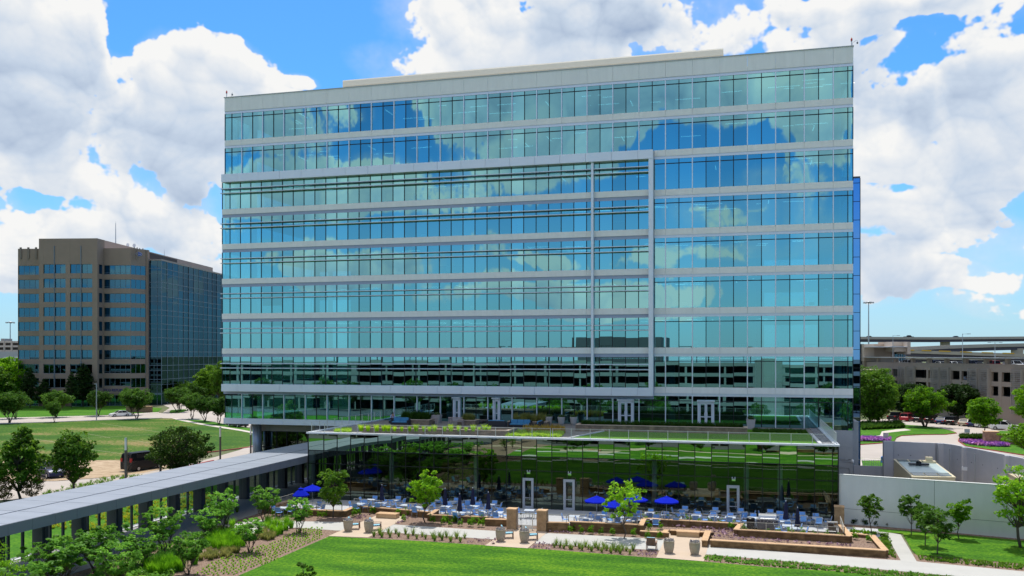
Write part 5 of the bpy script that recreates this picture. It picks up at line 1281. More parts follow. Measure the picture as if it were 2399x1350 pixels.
# ---------------- grasses and shrubs
TUFT = leafmat('tuft_grass', (0.075,0.163,0.017), (0.213,0.325,0.052), .4, 3); TALLG = leafmat('tall_grass', (0.069,0.250,0.007), (0.175,0.425,0.017), .5, 1.5); GOLD = leafmat('golden_grass', (0.375,0.275,0.044), (0.562,0.413,0.087), .5, 2); LIME = leafmat('lime_grass', (0.225,0.425,0.017), (0.400,0.600,0.035), .5, 2)
FEATH = leafmat('feather_grass', (0.125,0.163,0.039), (0.300,0.300,0.087), .45, 2); HEDGE = leafmat('dark_hedge', (0.019,0.062,0.007), (0.050,0.125,0.013), .3, 2)
def blades(n, h, spread, rng, w=.018, base=.06, c=(0,0,0)):
    a = rng.uniform(0, 2*PI, n); r0 = base*np.sqrt(rng.uniform(size=n)); r1 = spread*np.sqrt(rng.uniform(.1,1,n)); hh = h*rng.uniform(.55,1.1,n)
    d = np.stack([np.cos(a), np.sin(a), np.zeros(n)], 1); s = np.stack([-np.sin(a), np.cos(a), np.zeros(n)], 1)*w*.5
    c = np.array(c); p0 = c+d*r0[:,None]; p1 = c+d*(r0+(r1-r0)*.4)[:,None]; p1[:,2] = c[2]+hh*.65; p2 = c+d*r1[:,None]; p2[:,2] = c[2]+hh
    p0[:,2] = c[2]
    return np.concatenate([np.stack([p0-s, p0+s, p1+s*.8, p1-s*.8], 1), np.stack([p1-s*.8, p1+s*.8, p2+s*.15, p2-s*.15], 1)])
def tuft_proto(name, label, cat, n, h, spread, mat, seed, w=.018, base=.06):
    t = quadmesh(name, blades(n, h, spread, np.random.default_rng(seed), w, base), mat); return tag(t, label, cat)
def scatter(proto, pts, label, group, smin=.8, smax=1.2, z=0, rr=random.Random(5)):
    for (x, y) in pts: place(proto, USED, (x, y, z), rr.uniform(0, 6.28), label, group, rr.uniform(smin, smax))
tf1 = tuft_proto('grass_tuft', 'x', 'grass tuft', 70, .62, .42, TUFT, 1, .022)
def zz(fn, L_): return [G(*fn(a, b)) for a, b in L_]
row = [(1095,985),(1150,965),(1170,990),(1230,955),(1245,990),(1300,955),(1325,985),(1390,960),(1415,1000),(1460,970),(1495,1005),(1545,985),(1575,1005),(1645,1000),(1705,985),(1730,1015),(1660,1022),(1770,990),(1810,1030),(1865,1000),(1900,1035),(1940,1000)]
scatter(tf1, zz(z4, row), 'spiky grass tuft in the strip between path and lawn left of the gate pad', 'grass tufts left of the gate pad', .8, 1.15)
row = [(392,1085),(410,1062),(445,1085),(480,1095),(505,1065),(535,1100),(555,1105),(588,1072),(625,1095),(650,1110),(680,1080),(708,1100),(738,1120),(772,1085),(800,1105),(832,1130),(850,1095),(878,1112),(918,1135),(940,1105),(965,1125),(990,1115),(1003,1142),(1028,1108),(1060,1118),(1095,1148),(1125,1115)]
scatter(tf1, zz(z5, row), 'spiky grass tuft in the strip between path and lawn right of the gate pad', 'grass tufts right of the gate pad', .8, 1.1)
tf2 = tuft_proto('tall_grass_clump', 'x', 'grass clump', 190, .95, .55, TALLG, 2, .022, .2)
r6 = lambda a, b: (360+a/5.87, 1120+b/5.87)
pts = [(760,930),(830,960),(900,985),(980,990),(1060,1000),(1150,980),(1230,940),(800,880),(880,900),(960,915),(1040,905),(1120,890),(1200,870),(860,850),(1000,850),(1100,845)]
scatter(tf2, zz(r6, pts), 'tall bright grass clump behind the plug planted bed', 'tall grass clumps of the middle drift', .85, 1.15)
pts = [(1560,700),(1620,740),(1690,790),(1750,770),(1820,720),(1890,690),(1580,650),(1660,680),(1740,690),(1830,650),(1080,690)]
scatter(tf2, zz(r6, pts), 'tall bright grass clump beside the concrete garden path', 'tall grass clumps of the path drift', .8, 1.05)
pts = [(-40,1330),(60,1340),(160,1330),(240,1300),(320,1270),(20,1260),(110,1250),(200,1230),(290,1210),(380,1280),(560,1190),(-100,1260)]
scatter(tf2, zz(r6, pts), 'tall bright grass clump at the bottom beside the broad garden trees', 'tall grass clumps of the bottom drift', .9, 1.2)
tf3 = tuft_proto('feather_grass_tuft', 'x', 'grass tuft', 110, .5, .34, FEATH, 3, .02, .12)
rr = random.Random(21); pts = []
for a0, a1, b0, b1, n in ((760,1060,710,800,16),(1400,1650,790,890,16),(620,1060,1030,1150,22),(740,1200,1010,1050,8),(1450,1560,740,800,5)):
    for i in range(n): t = rr.random(); pts.append((a0+(a1-a0)*t, b0+(b1-b0)*rr.random()*.6+((b1-b0)*.4*(1-t))))
scatter(tf3, zz(r6, pts), 'short tan feather grass tuft in the garden bed', 'feather grass tufts in the garden bed', .8, 1.3)
# shrubs at the foot of the patio walls
def shrub_proto(name, cat, h, w, n, lp, ls, mat, seed):
    rng = np.random.default_rng(seed); cs = [(rng.uniform(-w/2,w/2)*.7, rng.uniform(-w/2,w/2)*.7, rng.uniform(.25,.95)*h) for i in range(n)]
    return tag(quadmesh(name, leaves(cs, [(w*.24,w*.24,h*.2)]*n, lp, ls, rng, .6), mat), 'x', cat)
sh1 = shrub_proto('wall_shrub', 'shrub', .75, .55, 9, 26, .085, L_BRIGHT, 5)
scatter(sh1, zz(z4, [(170,795),(255,790),(500,800),(590,810),(640,800),(945,790),(905,800),(1035,745),(1085,770),(1110,740),(1325,790),(1375,840),(1405,790),(1445,760),(1640,860),(1765,850),(1735,870),(1845,855),(1805,885),(1900,885),(1995,890),(2025,860),(2090,895),(2115,860)])+zz(z5, [(540,945),(570,930),(640,955),(655,925),(735,960),(825,965),(935,970),(1130,980),(1255,1000),(1365,1005)]), 'small green shrub at the foot of the patio stone wall', 'shrubs at the foot of the patio wall', .75, 1.15)
scatter(sh1, zz(z5, [(1235,890),(1345,870),(1440,885),(1545,890),(1640,895),(1740,905),(1840,910),(1935,910),(2040,950),(1270,960),(1380,950)])+zz(r4, [(940,690),(1095,690),(1275,700),(1435,710),(1605,720),(1775,745),(1970,745),(610,650)])+zz(z6, [(785,1000),(815,1045),(915,1020),(940,1070)]), 'small shrub inside the raised stone planter', 'shrubs in the raised planter', .75, 1.2, z=.30)
sh2 = shrub_proto('clipped_shrub', 'shrub', .55, .6, 10, 30, .07, L_CON, 6)
scatter(sh2, zz(z6, [(797,868),(910,875),(1005,880),(1112,888),(1210,890),(1262,900),(1325,902),(1425,910),(1755,945),(1870,955),(1970,958),(2100,972),(2208,988),(2310,995)]), 'small dark round shrub in the mulch along the concrete screen wall', 'round shrubs along the screen wall', .85, 1.1)
yuc = tuft_proto('red_yucca', 'x', 'yucca', 60, .8, .5, TUFT, 8, .03, .1)
scatter(yuc, zz(r6, [(420,1040),(150,990),(1000,640),(840,700),(1150,480),(760,730)]), 'spiky yucca with arching leaves near the walkway paving', 'yuccas beside the walkway', .8, 1.2)
def stuff(name, V, mat, label, cat): o = quadmesh(name, V, mat); return tag(o, label, cat, None, 'stuff')
def inpoly(pts, n, rng):
    P_ = np.array(pts); lo, hi = P_.min(0), P_.max(0); out = []
    while len(out) < n:
        q = rng.uniform(lo, hi); ins = False; j = len(P_)-1
        for i in range(len(P_)):
            if (P_[i,1] > q[1]) != (P_[j,1] > q[1]) and q[0] < (P_[j,0]-P_[i,0])*(q[1]-P_[i,1])/(P_[j,1]-P_[i,1])+P_[i,0]: ins = not ins
            j = i
        if ins: out.append(q)
    return out
def clumps(pts, rng, n, h, sp, w=.03, z=0, base=.03): return np.concatenate([blades(n, h*rng.uniform(.7,1.2), sp, rng, w, base, (p[0], p[1], z)) for p in pts])
q = inpoly([G(*p) for p in ((120,1420),(250,1330),(330,1300),(420,1268),(520,1240),(600,1235),(560,1262),(470,1290),(420,1330),(350,1400))], 420, np.random.default_rng(8))
stuff0 = np.concatenate([leaves([(p[0], p[1], .22)], [(.34,.34,.24)], 26, .13, np.random.default_rng(int(i)), .6) for i, p in enumerate(q)])
tag(quadmesh('undergrowth', stuff0, L_VITEX), 'low leafy undergrowth among the multi stem trees', 'undergrowth', None, 'stuff')
rng = np.random.default_rng(77)
# plug plants in straight rows between garden and lawn
A0 = [G(*r6(a, b)) for a, b in ((540,1345),(1100,1345),(1560,1180),(1970,980),(2340,800),(2330,690),(2060,690),(1830,800),(1640,890),(1400,960),(1160,1040),(900,1110))]
gxs = [(x, y) for x in np.arange(20, 32, .42) for y in np.arange(-54, -33, .42)]
Pn = np.array(A0); sel = []
for (x, y) in gxs:
    ins = False; j = len(Pn)-1
    for i in range(len(Pn)):
        if (Pn[i,1] > y) != (Pn[j,1] > y) and x < (Pn[j,0]-Pn[i,0])*(y-Pn[i,1])/(Pn[j,1]-Pn[i,1])+Pn[i,0]: ins = not ins
        j = i
    if ins: sel.append((x+rng.normal()*.04, y+rng.normal()*.04))
stuff('ground_cover', clumps(sel, rng, 16, .16, .14, .05), L_YOUNG, 'small plug plants in straight rows on the mulch beside the lawn', 'ground cover')
q = inpoly(gp((1652,1302),(1800,1314),(2000,1331),(2225,1352),(2380,1366),(2380,1380),(2060,1351),(1950,1339),(1799,1327),(1648,1314)), 1000, rng)
stuff('ground_cover', clumps(q, rng, 12, .17, .15, .05), L_VITEX, 'low green plants in the mulch strip between path and lawn', 'ground cover')
q = inpoly(gp((2150,1304),(2290,1315),(2399,1325),(2399,1337),(2155,1313)), 220, rng)+inpoly(gp((2056,1262),(2084,1258),(2100,1310),(2075,1300)), 150, rng)+inpoly(gp((1992,1244),(2080,1252),(2084,1258),(1995,1249)), 90, rng)
stuff('ground_cover', clumps(q, rng, 12, .2, .16, .05), L_DARKY, 'low dark green plants in the mulch beside the side path', 'ground cover')
FL = P('bedding_petals', (.40,.02,.20), .8, var=.9, vscale=1.6, col2=(.70,.45,.55)); FLP = P('purple_petals', (.25,.06,.62), .8, var=.2, vscale=.6, col2=(.85,.36,.62))
def petals(pts, rng, n, h, r, s, z=0):
    V = []
    for p in pts:
        for i in range(n):
            a, qd = rng.uniform(0, 2*PI), r*math.sqrt(rng.uniform()); c = np.array([p[0]+qd*math.cos(a), p[1]+qd*math.sin(a), z+h*rng.uniform(.5,1)]); e1, e2 = rng.normal(size=3)*s, rng.normal(size=3)*s
            V.append([c-e1-e2, c+e1-e2, c+e1+e2, c-e1+e2])
    return np.array(V)
q = inpoly(gp((1190,1262.5),(1160,1278),(1090,1272),(1110,1264)), 45, rng)+inpoly(gp((1250,1272),(1300,1276),(1290,1289),(1238,1285)), 45, rng)+inpoly(gp((1480,1291),(1545,1294),(1535,1306),(1485,1301)), 40, rng)+inpoly(gp((1282,1245),(1400,1251),(1400,1255),(1285,1249)), 30, rng)+inpoly([z4(900,800),z4(1060,780),z4(960,830)] and gp(z4(890,830),z4(960,790),z4(1060,785),z4(950,840)), 40, rng)+inpoly(gp(z4(1290,865),z4(1400,790),z4(1440,800),z4(1340,868)), 40, rng)
stuff('flower_bed', np.concatenate([petals(q, rng, 4, .14, .06, .025)]), FL, 'small bedding flowers on mulch along the path', 'flowers')
q = inpoly(gp(z5(1215,880),z5(1700,910),z5(1860,925),z5(1900,990),z5(1920,935),z5(2090,940),z5(2090,960),z5(1880,1000)), 80, rng)+inpoly([G(*r4(a, b), .3) for a, b in ((220,560),(520,570),(530,660),(2100,770),(2250,800),(2000,790),(200,670))], 130, rng)
stuff('flower_bed', petals(q, rng, 5, .18, .08, .028, .30), FL, 'mixed flowers inside the raised stone planter', 'flowers')
q = inpoly(gp((2005,1030.5),(2040,1029),(2086,1033),(2084,1037),(2050,1037.5),(2005,1036)), 420, rng)
stuff('flower_bed', petals(q, rng, 9, .42, .26, .085, .16), FLP, 'pink and purple flower bed before the yard wall', 'flowers')
q = inpoly(gp((2250,1037.5),(2270,1038),(2320,1040),(2364,1046),(2362,1050),(2320,1049),(2270,1044)), 560, rng)
stuff('flower_bed', petals(q, rng, 9, .42, .26, .085, .16), FLP, 'purple and pink flower bed at the foot of the stone sign', 'flowers')
q = inpoly(gp((495,961),(530,963),(530,966),(500,963)), 120, rng)+inpoly(gp((430,1110),(446,1104),(444,1108)), 60, rng); stuff('flower_bed', petals(q, rng, 7, .4, .35, .09), FLP, 'pink flowers near the plaza and drive beside the office', 'flowers')
# raised mulch in the planter
m = MB(); m.sheet([G(*p, .3) for p in (z5(1195,880), z5(1720,905), z5(2110,930), r4(2080,730), z6(760,975), z6(945,985), z6(1050,1100), r4(2395,815), r4(160,690), r4(215,570), z5(1850,940), z5(1452,918), z5(1432,941), z5(1190,926))], .30); struct(m.build('planting_bed', SOIL))
# hedges and drifts on far islands
q = inpoly(gp((2018,998),(2110,997),(2118,1005),(2020,1010)), 800, rng); stuff('ground_cover', clumps(q, rng, 14, .9, .6, .16, .16), L_STREET, 'bushy ground cover under the willowy trees', 'ground cover')
q = inpoly(gp((2248,1026),(2305,1026),(2305,1031),(2250,1032)), 320, rng); stuff('ground_cover', clumps(q, rng, 14, .7, .5, .12, .16), L_OLIVE, 'tall rough grass beside the stone sign', 'ground cover')
q = inpoly(gp((215,1130),(240,1122),(330,1112),(330,1118),(240,1140),(100,1165),(100,1155)), 120, rng); stuff('ground_cover', clumps(q, rng, 14, .4, .4, .05), L_DARKY, 'low plants on the far side of the walkway', 'ground cover')
q = inpoly([(3,-40),(11.6,-40),(11.6,-20),(4,-20)], 420, rng); stuff('ground_cover', clumps(q, rng, 14, .35, .35, .06), leafmat('yellow_cover', (0.175,0.300,0.017), (0.525,0.425,0.026), .4, .5), 'yellow green ground cover seen between the walkway piers', 'ground cover')
m = MB(); m.box(11.55, 12.2, -96, -8, 0, .03); struct(m.build('gravel_strip', MATS['river_gravel']))
# terrace planting
lg1 = tuft_proto('lime_grass_clump', 'x', 'grass clump', 170, .62, .40, LIME, 9, .026, .16)
scatter(lg1, [G(700+a/5.9725, 1006, 7.5) for a in (870,970,1090,1190,1250,1340,1440,1550,1640,1750,1830,1900,2040,2130,2240,2340,2440,2520,2600,2660)], 'lime green grass clump in the front terrace planter', 'lime grass clumps on the terrace', .8, 1.2, z=7.3)
g_ = lambda L_, z: [G(u, v, z) for u, v in L_]
q = inpoly(g_([(1183,1022.5),(1212,1010),(1315,1010),(1325,1013),(1312,1025)], 6.95), 420, rng); stuff('terrace_grass', np.concatenate([clumps(q, rng, 22, .36, .3, .04, 6.87)]), LIME, 'lime green meadow grass patch at the terrace edge', 'grass')
q = inpoly(g_([(1225,1009),(1318,1010),(1325,1014),(1240,1014)], 6.95), 200, rng); stuff('terrace_grass', clumps(q, rng, 12, .75, .25, .05, 6.87), GOLD, 'golden seed heads standing above the lime grass patch', 'grass')
q = inpoly(g_([(782,1012),(812,1004),(822,1006),(822,1013.5)], 6.95), 110, rng); stuff('terrace_grass', clumps(q, rng, 20, .38, .3, .04, 6.87), LIME, 'lime green grass in the terrace corner above the walkway', 'grass')
def fill(x0, x1, y0, y1, n): return [(rng.uniform(x0, x1), rng.uniform(y0, y1)) for i in range(n)]
stuff('terrace_hedge', clumps(fill(pbx0+.5, pbx1-.5, pby+.4, pby+1.7, 520), rng, 16, .55, .3, .05, 7.45), HEDGE, 'dark trailing plants filling the longest terrace planter', 'hedge')
stuff('terrace_hedge', clumps(fill(phx0+.4, phx1-.4, -6.2, -5.0, 200), rng, 18, .95, .35, .05, 7.35), HEDGE, 'dark hedge in the terrace planter behind the seated person', 'hedge')
stuff('terrace_grass', clumps(fill(gx(1182,990,7.5)+.3, gx(1272,990,7.5)-.3, -6.0, -4.8, 110), rng, 26, 1.0, .35, .035, 7.35), FEATH, 'feathery grass in the planter behind the blue sofa', 'grass')
stuff('terrace_grass', clumps(fill(gx(1070,985,7.45)+.3, gx(1110,985,7.45)-.3, -5.0, -3.8, 60), rng, 26, .8, .35, .035, 7.3), FEATH, 'feathery grass in the small planter behind the terrace bench', 'grass')
stuff('terrace_hedge', clumps(fill(lx0+1.2, lx0+6.3, -8.2, -6.0, 160)+fill(pbx1+.6, lx1-.2, -7.6, -4.6, 260), rng, 16, .32, .3, .05, 6.87), HEDGE, 'low clipped edging around the terrace lawn', 'hedge')
# park trees that the pavilion glass mirrors
mk = tree(dict(h=6.5, w=5.5, cb=2.0, n=90, cr=.7, lp=56, ls=.22, leaf=L_STREET, shape='dome', tr=.13, flat=.5), 'park_tree', 'x', seed=91)
for x, y, lb in ((47,-82,'park tree farthest along the tan path before the garage'),(56.5,-79,'park tree nearest the camera on the hidden lawn'),(66,-81.5,'park tree beside the tan path'),(75,-79,'park tree on the hidden lawn beyond the screen wall'),(84,-83,'park tree nearest the low park wall'),(36,-86,'park tree beside the tan paved square'),(24,-88,'park tree at the garden end of the garage'),(96,-80,'park tree at the far end of the park')): place(mk, USED, (x, y, 0), x, lb, 'park trees mirrored in the pavilion glass', .55 if abs(x-60) < 6 else .9)
t = thing('stone_wall', 'low stone wall in the park before the garage', 'wall', (80, -84.5, 0)); m = MB(); m.box(66,108,-84.7,-84.3,0,.85); m.build('wall', STN, t); m = MB(); m.box(65.95,108.05,-84.75,-84.25,.85,.91); m.build('cap', CAP, t)
block_ = thing('stone_bench', 'sandstone bench on the tan square in the hidden park', 'bench', (41,-71,0)); m = MB(); m.box(40,42.4,-71.5,-70.6,.03,.45); m.build('base', BST, block_); m = MB(); m.box(39.95,42.45,-71.55,-70.55,.45,.52); m.build('seat', CAP, block_)
# ------------------------------------------------------------------ vehicles
TYRE = P('tyre_rubber', (.02,.02,.02), .85); RIM = P('alloy_rim', (.45,.46,.48), .35, .6); CGL = P('car_glass', (.010,.012,.015), .4, spec=.06)
HEAD = P('headlight_lens', (.75,.76,.78), .15); TAIL = P('tail_lens', (.45,.02,.02), .25)
def paint(nm, c): return P('car_paint_'+nm, c, .35, .1, spec=.3)
KINDS = {'sedan': dict(L=4.8, W=1.82, H=1.45, bl=.88, low=[(-2.4,.5),(-2.38,.78),(-1.9,.95),(1.05,.95),(2.1,.80),(2.38,.66),(2.4,.42)], cab=[(-1.75,.94),(-1.05,1.40),(-.55,1.45),(.35,1.43),(1.15,.94)]),
 'suv': dict(L=4.9, W=1.95, H=1.80, bl=1.05, low=[(-2.42,.5),(-2.45,1.0),(-2.3,1.10),(1.15,1.10),(2.2,1.02),(2.45,.85),(2.45,.45)], cab=[(-2.36,1.09),(-2.15,1.72),(-1.8,1.80),(.35,1.78),(1.15,1.09)]),
 'pickup': dict(L=5.6, W=2.0, H=1.85, bl=1.05, low=[(-2.8,.55),(-2.8,1.12),(-.75,1.12),(1.35,1.12),(2.6,1.05),(2.8,.9),(2.8,.5)], cab=[(-.95,1.11),(-.80,1.78),(-.4,1.85),(.75,1.83),(1.45,1.11)]),
 'van': dict(L=5.6, W=2.05, H=2.35, bl=1.25, low=[(-2.8,.45),(-2.8,1.3),(-2.75,1.35),(1.8,1.35),(2.5,1.12),(2.78,.95),(2.8,.45)], cab=[(-2.78,1.34),(-2.72,2.22),(-2.5,2.35),(1.0,2.33),(1.35,2.2),(2.05,1.34)])}
def car(kind, mat, label, loc, rz, name=None, detail=True, group=None):
    k = KINDS[kind]; t = thing(name or {'sedan':'parked_car','suv':'parked_car','pickup':'pickup_truck','van':'parked_van'}[kind], label, {'sedan':'car','suv':'car','pickup':'pickup','van':'van'}[kind], loc, rz, group); OFF[t.name] = Vector((0,0,0))
    W2 = k['W']/2; n = len(k['low']); prof = k['low']; wr = .34; ax = (-k['L']*.30, k['L']*.31)
    bot = [(prof[-1][0], .3), (prof[0][0], .3)]
    full = prof+[(prof[-1][0]-.05, .28)]
    for a in sorted(ax, reverse=True):
        full += [(a+wr+.06,.28)]+[(a+(wr+.06)*math.cos(q), .28+(wr+.12)*math.sin(q)) for q in np.linspace(.3, PI-.3, 5)]+[(a-wr-.06,.28)]
    full += [(prof[0][0]+.05,.28)]
    m = MB(); N_ = len(full)
    sideL = [(x, -W2 if z > .5 else -W2+.03, z) for x, z in full]; sideR = [(x, W2 if z > .5 else W2-.03, z) for x, z in full]
    m.add(sideL+sideR, [tuple(range(N_)), tuple(range(2*N_-1, N_-1, -1))]+[(i, N_+i, N_+(i+1)%N_, (i+1)%N_) for i in range(N_)])
    cab = k['cab']; c = len(cab); wi = lambda z: W2-.05-(z-cab[0][1])*.22
    roofz = k['H']
    rx = [p for p in cab if p[1] > roofz-.12]
    m.add([(x+dx, y, z) for (x, z), dx in ((rx[0],.0),(rx[-1],0)) for y in (-wi(z)+.0, wi(z)-.0) for z in (z,)]+[(x, y, z+.035) for (x, z) in (rx[0], rx[-1]) for y in (-wi(z)+.05, wi(z)-.05)], [(0,1,5,4),(1,3,7,5),(3,2,6,7),(2,0,4,6),(4,5,7,6)])
    for x, z in cab:   # pillars
        pass
    for i in range(c-1):
        (x0, z0), (x1, z1) = cab[i], cab[i+1]
        for s in (-1, 1): m.bar((x0, s*(wi(z0)+.005), z0), (x1, s*(wi(z1)+.005), z1), .06, .06)
    mid = (cab[0][0]+cab[-1][0])/2+.1
    for s in (-1, 1): m.bar((mid, s*(wi(cab[0][1])+.004), cab[0][1]), (mid, s*(wi(roofz)+.004), roofz-.03), .05, .07)
    if kind == 'van':
        for s in (-1, 1): m.bar((-1.9, s*(wi(1.8)-.0), 1.78), (.3, s*(wi(1.8)), 1.78), .04, .84)
    m.build('body', mat, t)
    m = MB(); m.add([(x, -wi(z), z) for x, z in cab]+[(x, wi(z), z) for x, z in cab], [tuple(range(c-1,-1,-1)), tuple(range(c, 2*c))]+[(i, i+1, c+i+1, c+i) for i in range(c-1)]); m.build('windows', CGL, t)
    if kind == 'pickup': m = MB(); m.box(-2.7,-1.0,-W2+.12,W2-.12,1.10,1.13); m.build('bed', BLK, t)
    if not detail: 
        pass
    for a in ax:
        for s in (-1, 1):
            m = MB(); m.tube([(a, s*(W2-.24), wr), (a, s*(W2+.005), wr)], wr, 14); w = m.build('wheel', TYRE, t)
            m = MB(); m.tube([(a, s*(W2-.0), wr), (a, s*(W2+.016), wr)], wr*.62, 10); m.build('rim', RIM, w)
    for s in (-1, 1):
        x, z = prof[-2]; m = MB(); m.box(x-.14, x+.03, s*(W2-.28)-.2, s*(W2-.28)+.2, z-.10, z+.06); m.build('headlight', HEAD, t)
        x, z = prof[1]; m = MB(); m.box(x-.03, x+.12, s*(W2-.2)-.16, s*(W2-.2)+.16, z-.22 if kind != 'van' else z-.05, z+.02 if kind != 'van' else z+.45); m.build('taillight', TAIL, t)
        m = MB(); m.box(cab[-1][0]-.35, cab[-1][0]-.17, s*(W2+.02), s*(W2+.2) if s > 0 else s*(W2+.2)+.18, prof[3][1]+.0, prof[3][1]+.16) if s > 0 else m.box(cab[-1][0]-.35, cab[-1][0]-.17, -(W2+.2), -(W2+.02), prof[3][1], prof[3][1]+.16); m.build('mirror', mat, t)
    return t
WHP, BKP, NVP, RDP, GDP, SLP, GYP = paint('white',(.78,.79,.80)), paint('black',(.012,.012,.015)), paint('navy',(.015,.03,.10)), paint('red',(.35,.015,.03)), paint('gold',(.42,.36,.27)), paint('silver',(.45,.47,.50)), paint('grey',(.12,.13,.14))
def head(ua, va, ub, vb):
    a, b = G(ua, va), G(ub, vb); return math.atan2(b[1]-a[1], b[0]-a[0])
car('sedan', WHP, 'white sedan on the road in front of the brown building', G3(281.5,976), head(305,975.5,258,977.5), 'moving_car')
car('van', BKP, 'black van parked on the dirt behind the live oak', G3(336,1100), head(295,1106,378,1094))
car('suv', NVP, 'dark blue car mostly hidden behind the big dark oak', G3(118,1117), head(90,1110,137,1122))
car('pickup', BKP, 'black pickup under the office slab beyond the field', G3(556,1000), head(540,998,570,1001), group=None)
# row in the far car park
prow = [(2098,984.5,'pickup',BKP,'black pickup at the far end of the car park row'),(2126,986.5,'suv',RDP,'dark red car in the car park row'),(2156,988.5,'suv',BKP,'black car beside the dark red one in the row'),(2184,990.5,'suv',BKP,'black car behind the trunk of the spreading tree'),(2208,993,'sedan',NVP,'dark blue sedan between black cars in the row'),(2232,995,'suv',BKP,'black car next to the gold sedan in the row'),(2262,997.5,'sedan',GDP,'pale gold sedan in the car park row'),(2283,999.5,'sedan',NVP,'dark blue sedan nearest the bright oval tree'),(2300,1001.5,'suv',BKP,'black car hidden behind the bright oval tree'),(2320,1003.5,'pickup',WHP,'white pickup partly hidden by the oval tree trunk'),(2353,1007.5,'suv',WHP,'large white car at the near end of the row')]
for u, v, kd, mt, lb in prow:
    x, y = G(u, v); car(kd, mt, lb, (x, y, .02), math.radians(-42 if u > 2290 else 62+PI*0) if u < 2340 else math.radians(-24), group='cars in the far car park row')
# ------------------------------------------------------------------ brown office building on the left
an = math.radians(11.8); UX, UY = Vector((math.cos(an), math.sin(an))), Vector((-math.sin(an), math.cos(an)))
BO = Vector(G(228, 952.5)); DB = 15*F_/(952.5-HZ)
OB = thing('brown_office_building', 'older brown concrete office building with blue windows and a glass wing', 'building', (BO.x, BO.y, 0))
def LB(a, b): q = BO+UX*a+UY*b; return (q.x, q.y)
BRN = P('brown_precast', (.285,.215,.17), .85, var=.06, vscale=.3, bump=.1, bscale=20); BRN_LIT = P('sunlit_precast', (.48,.36,.29), .85, var=.04, vscale=.3)  # parapet is the same brown concrete, lightened in colour as if sunlit
OGL = glassmat('old_blue_glass', (.13,.38,.54), (.04,.07,.09), .40); OGD = glassmat('glass_wing_glass', (.10,.22,.30), (.03,.05,.07), .42)
OMU = P('steel_blue_mullion', (.16,.22,.28), .45, .3)
pxm = DB/F_
def lbox(m, a0, a1, b0, b1, z0, z1): m.prism([LB(a0,b0), LB(a1,b0), LB(a1,b1), LB(a0,b1)], z0, z1)
ztop = 15+(HZ-558.4)*pxm; fl = 33.55*pxm; zw0 = 15+(HZ-640.5)*pxm  # bottom of top window row on the centre block
zr = [(zw0-i*fl, zw0-i*fl+21.7*pxm) for i in range(9)]
wall_m = MB(); mul = MB()
def bays(a0, a1, b, cols, top, wid=.55, deep=.35, base=0):
    """wall strip at depth b with window openings: piers and spandrels in front of glass"""
    xs = [a0]
    for c0, c1 in cols: xs += [c0, c1]
    xs.append(a1)
    for i in range(0, len(xs), 2):
        if xs[i+1]-xs[i] > .02: lbox(wall_m, xs[i], xs[i+1], b, b+.6, base, top)
    for c0, c1 in cols:
        zz_ = top
        for z0, z1 in zr:
            lbox(wall_m, c0, c1, b+.02, b+.6, z1, zz_); zz_ = z0
        lbox(wall_m, c0, c1, b+.02, b+.6, zr[-1][0]-2.2, zz_)
        if base == 0: pass
def mq(u, b=0.):
    k = (u-1199.5)/F_; dv_ = Vector((k*c_-s_, k*s_+c_)); o = Vector((CX, CY)); n_ = UY; t_ = (BO+UY*b-o).dot(n_)/dv_.dot(n_); return (o+dv_*t_-BO).dot(UX)
mp_ = mq
cc = [(mp_(101.5), mp_(153.5)), (mp_(164), mp_(216))]
bays(mp_(91), mp_(228), 0, cc, ztop)
bays(mq(42,3.6), mp_(91), 3.6, [(mq(42,3.6)+.05, mp_(91)-.02)], 46.6)
bays(-.02, mq(306,3.6), 3.6, [(mq(243.5,3.6), mq(306,3.6)-.05)], 46.6)
lbox(wall_m, mp_(92)+.1, mp_(228)-.1, .61, 3, 40, ztop-.01); lbox(wall_m, mq(42,3.6)+.05, mp_(92)+.2, 4.3, 28, 42, 46.55); lbox(wall_m, -.3, mq(306,3.6), 4.3, 28, 42, 46.55)
lbox(wall_m, mq(42,3.6), mq(42,3.6)+.4, 4.2, 28, 0, 42)
for z0, z1 in zr:   # chamfered corner
    pass
A_, B_ = (mq(306,3.6), 3.6), (mq(340,7.4), 7.4)
def chm(z0, z1, t=.5, m=None, k=0.): m.prism([LB(A_[0], A_[1]+k), LB(B_[0], B_[1]+k), LB(B_[0], B_[1]+t), LB(A_[0], A_[1]+t)], z0, z1)
zz_ = 46.6
for z0, z1 in zr: chm(z1, zz_, .5, wall_m); zz_ = z0
chm(zr[-1][0]-2.2, zz_, .5, wall_m)
lbox(wall_m, mp_(228)-.5, mp_(228)-.02, .58, 4.2, 0, ztop-.02); lbox(wall_m, mp_(91)+.02, mp_(91)+.5, .58, 4.2, 0, ztop-.02); lbox(wall_m, B_[0]-.1, B_[0]+.5, 7.9, 9.2, 0, 46.58)
wall_m.build('wall', BRN, OB)
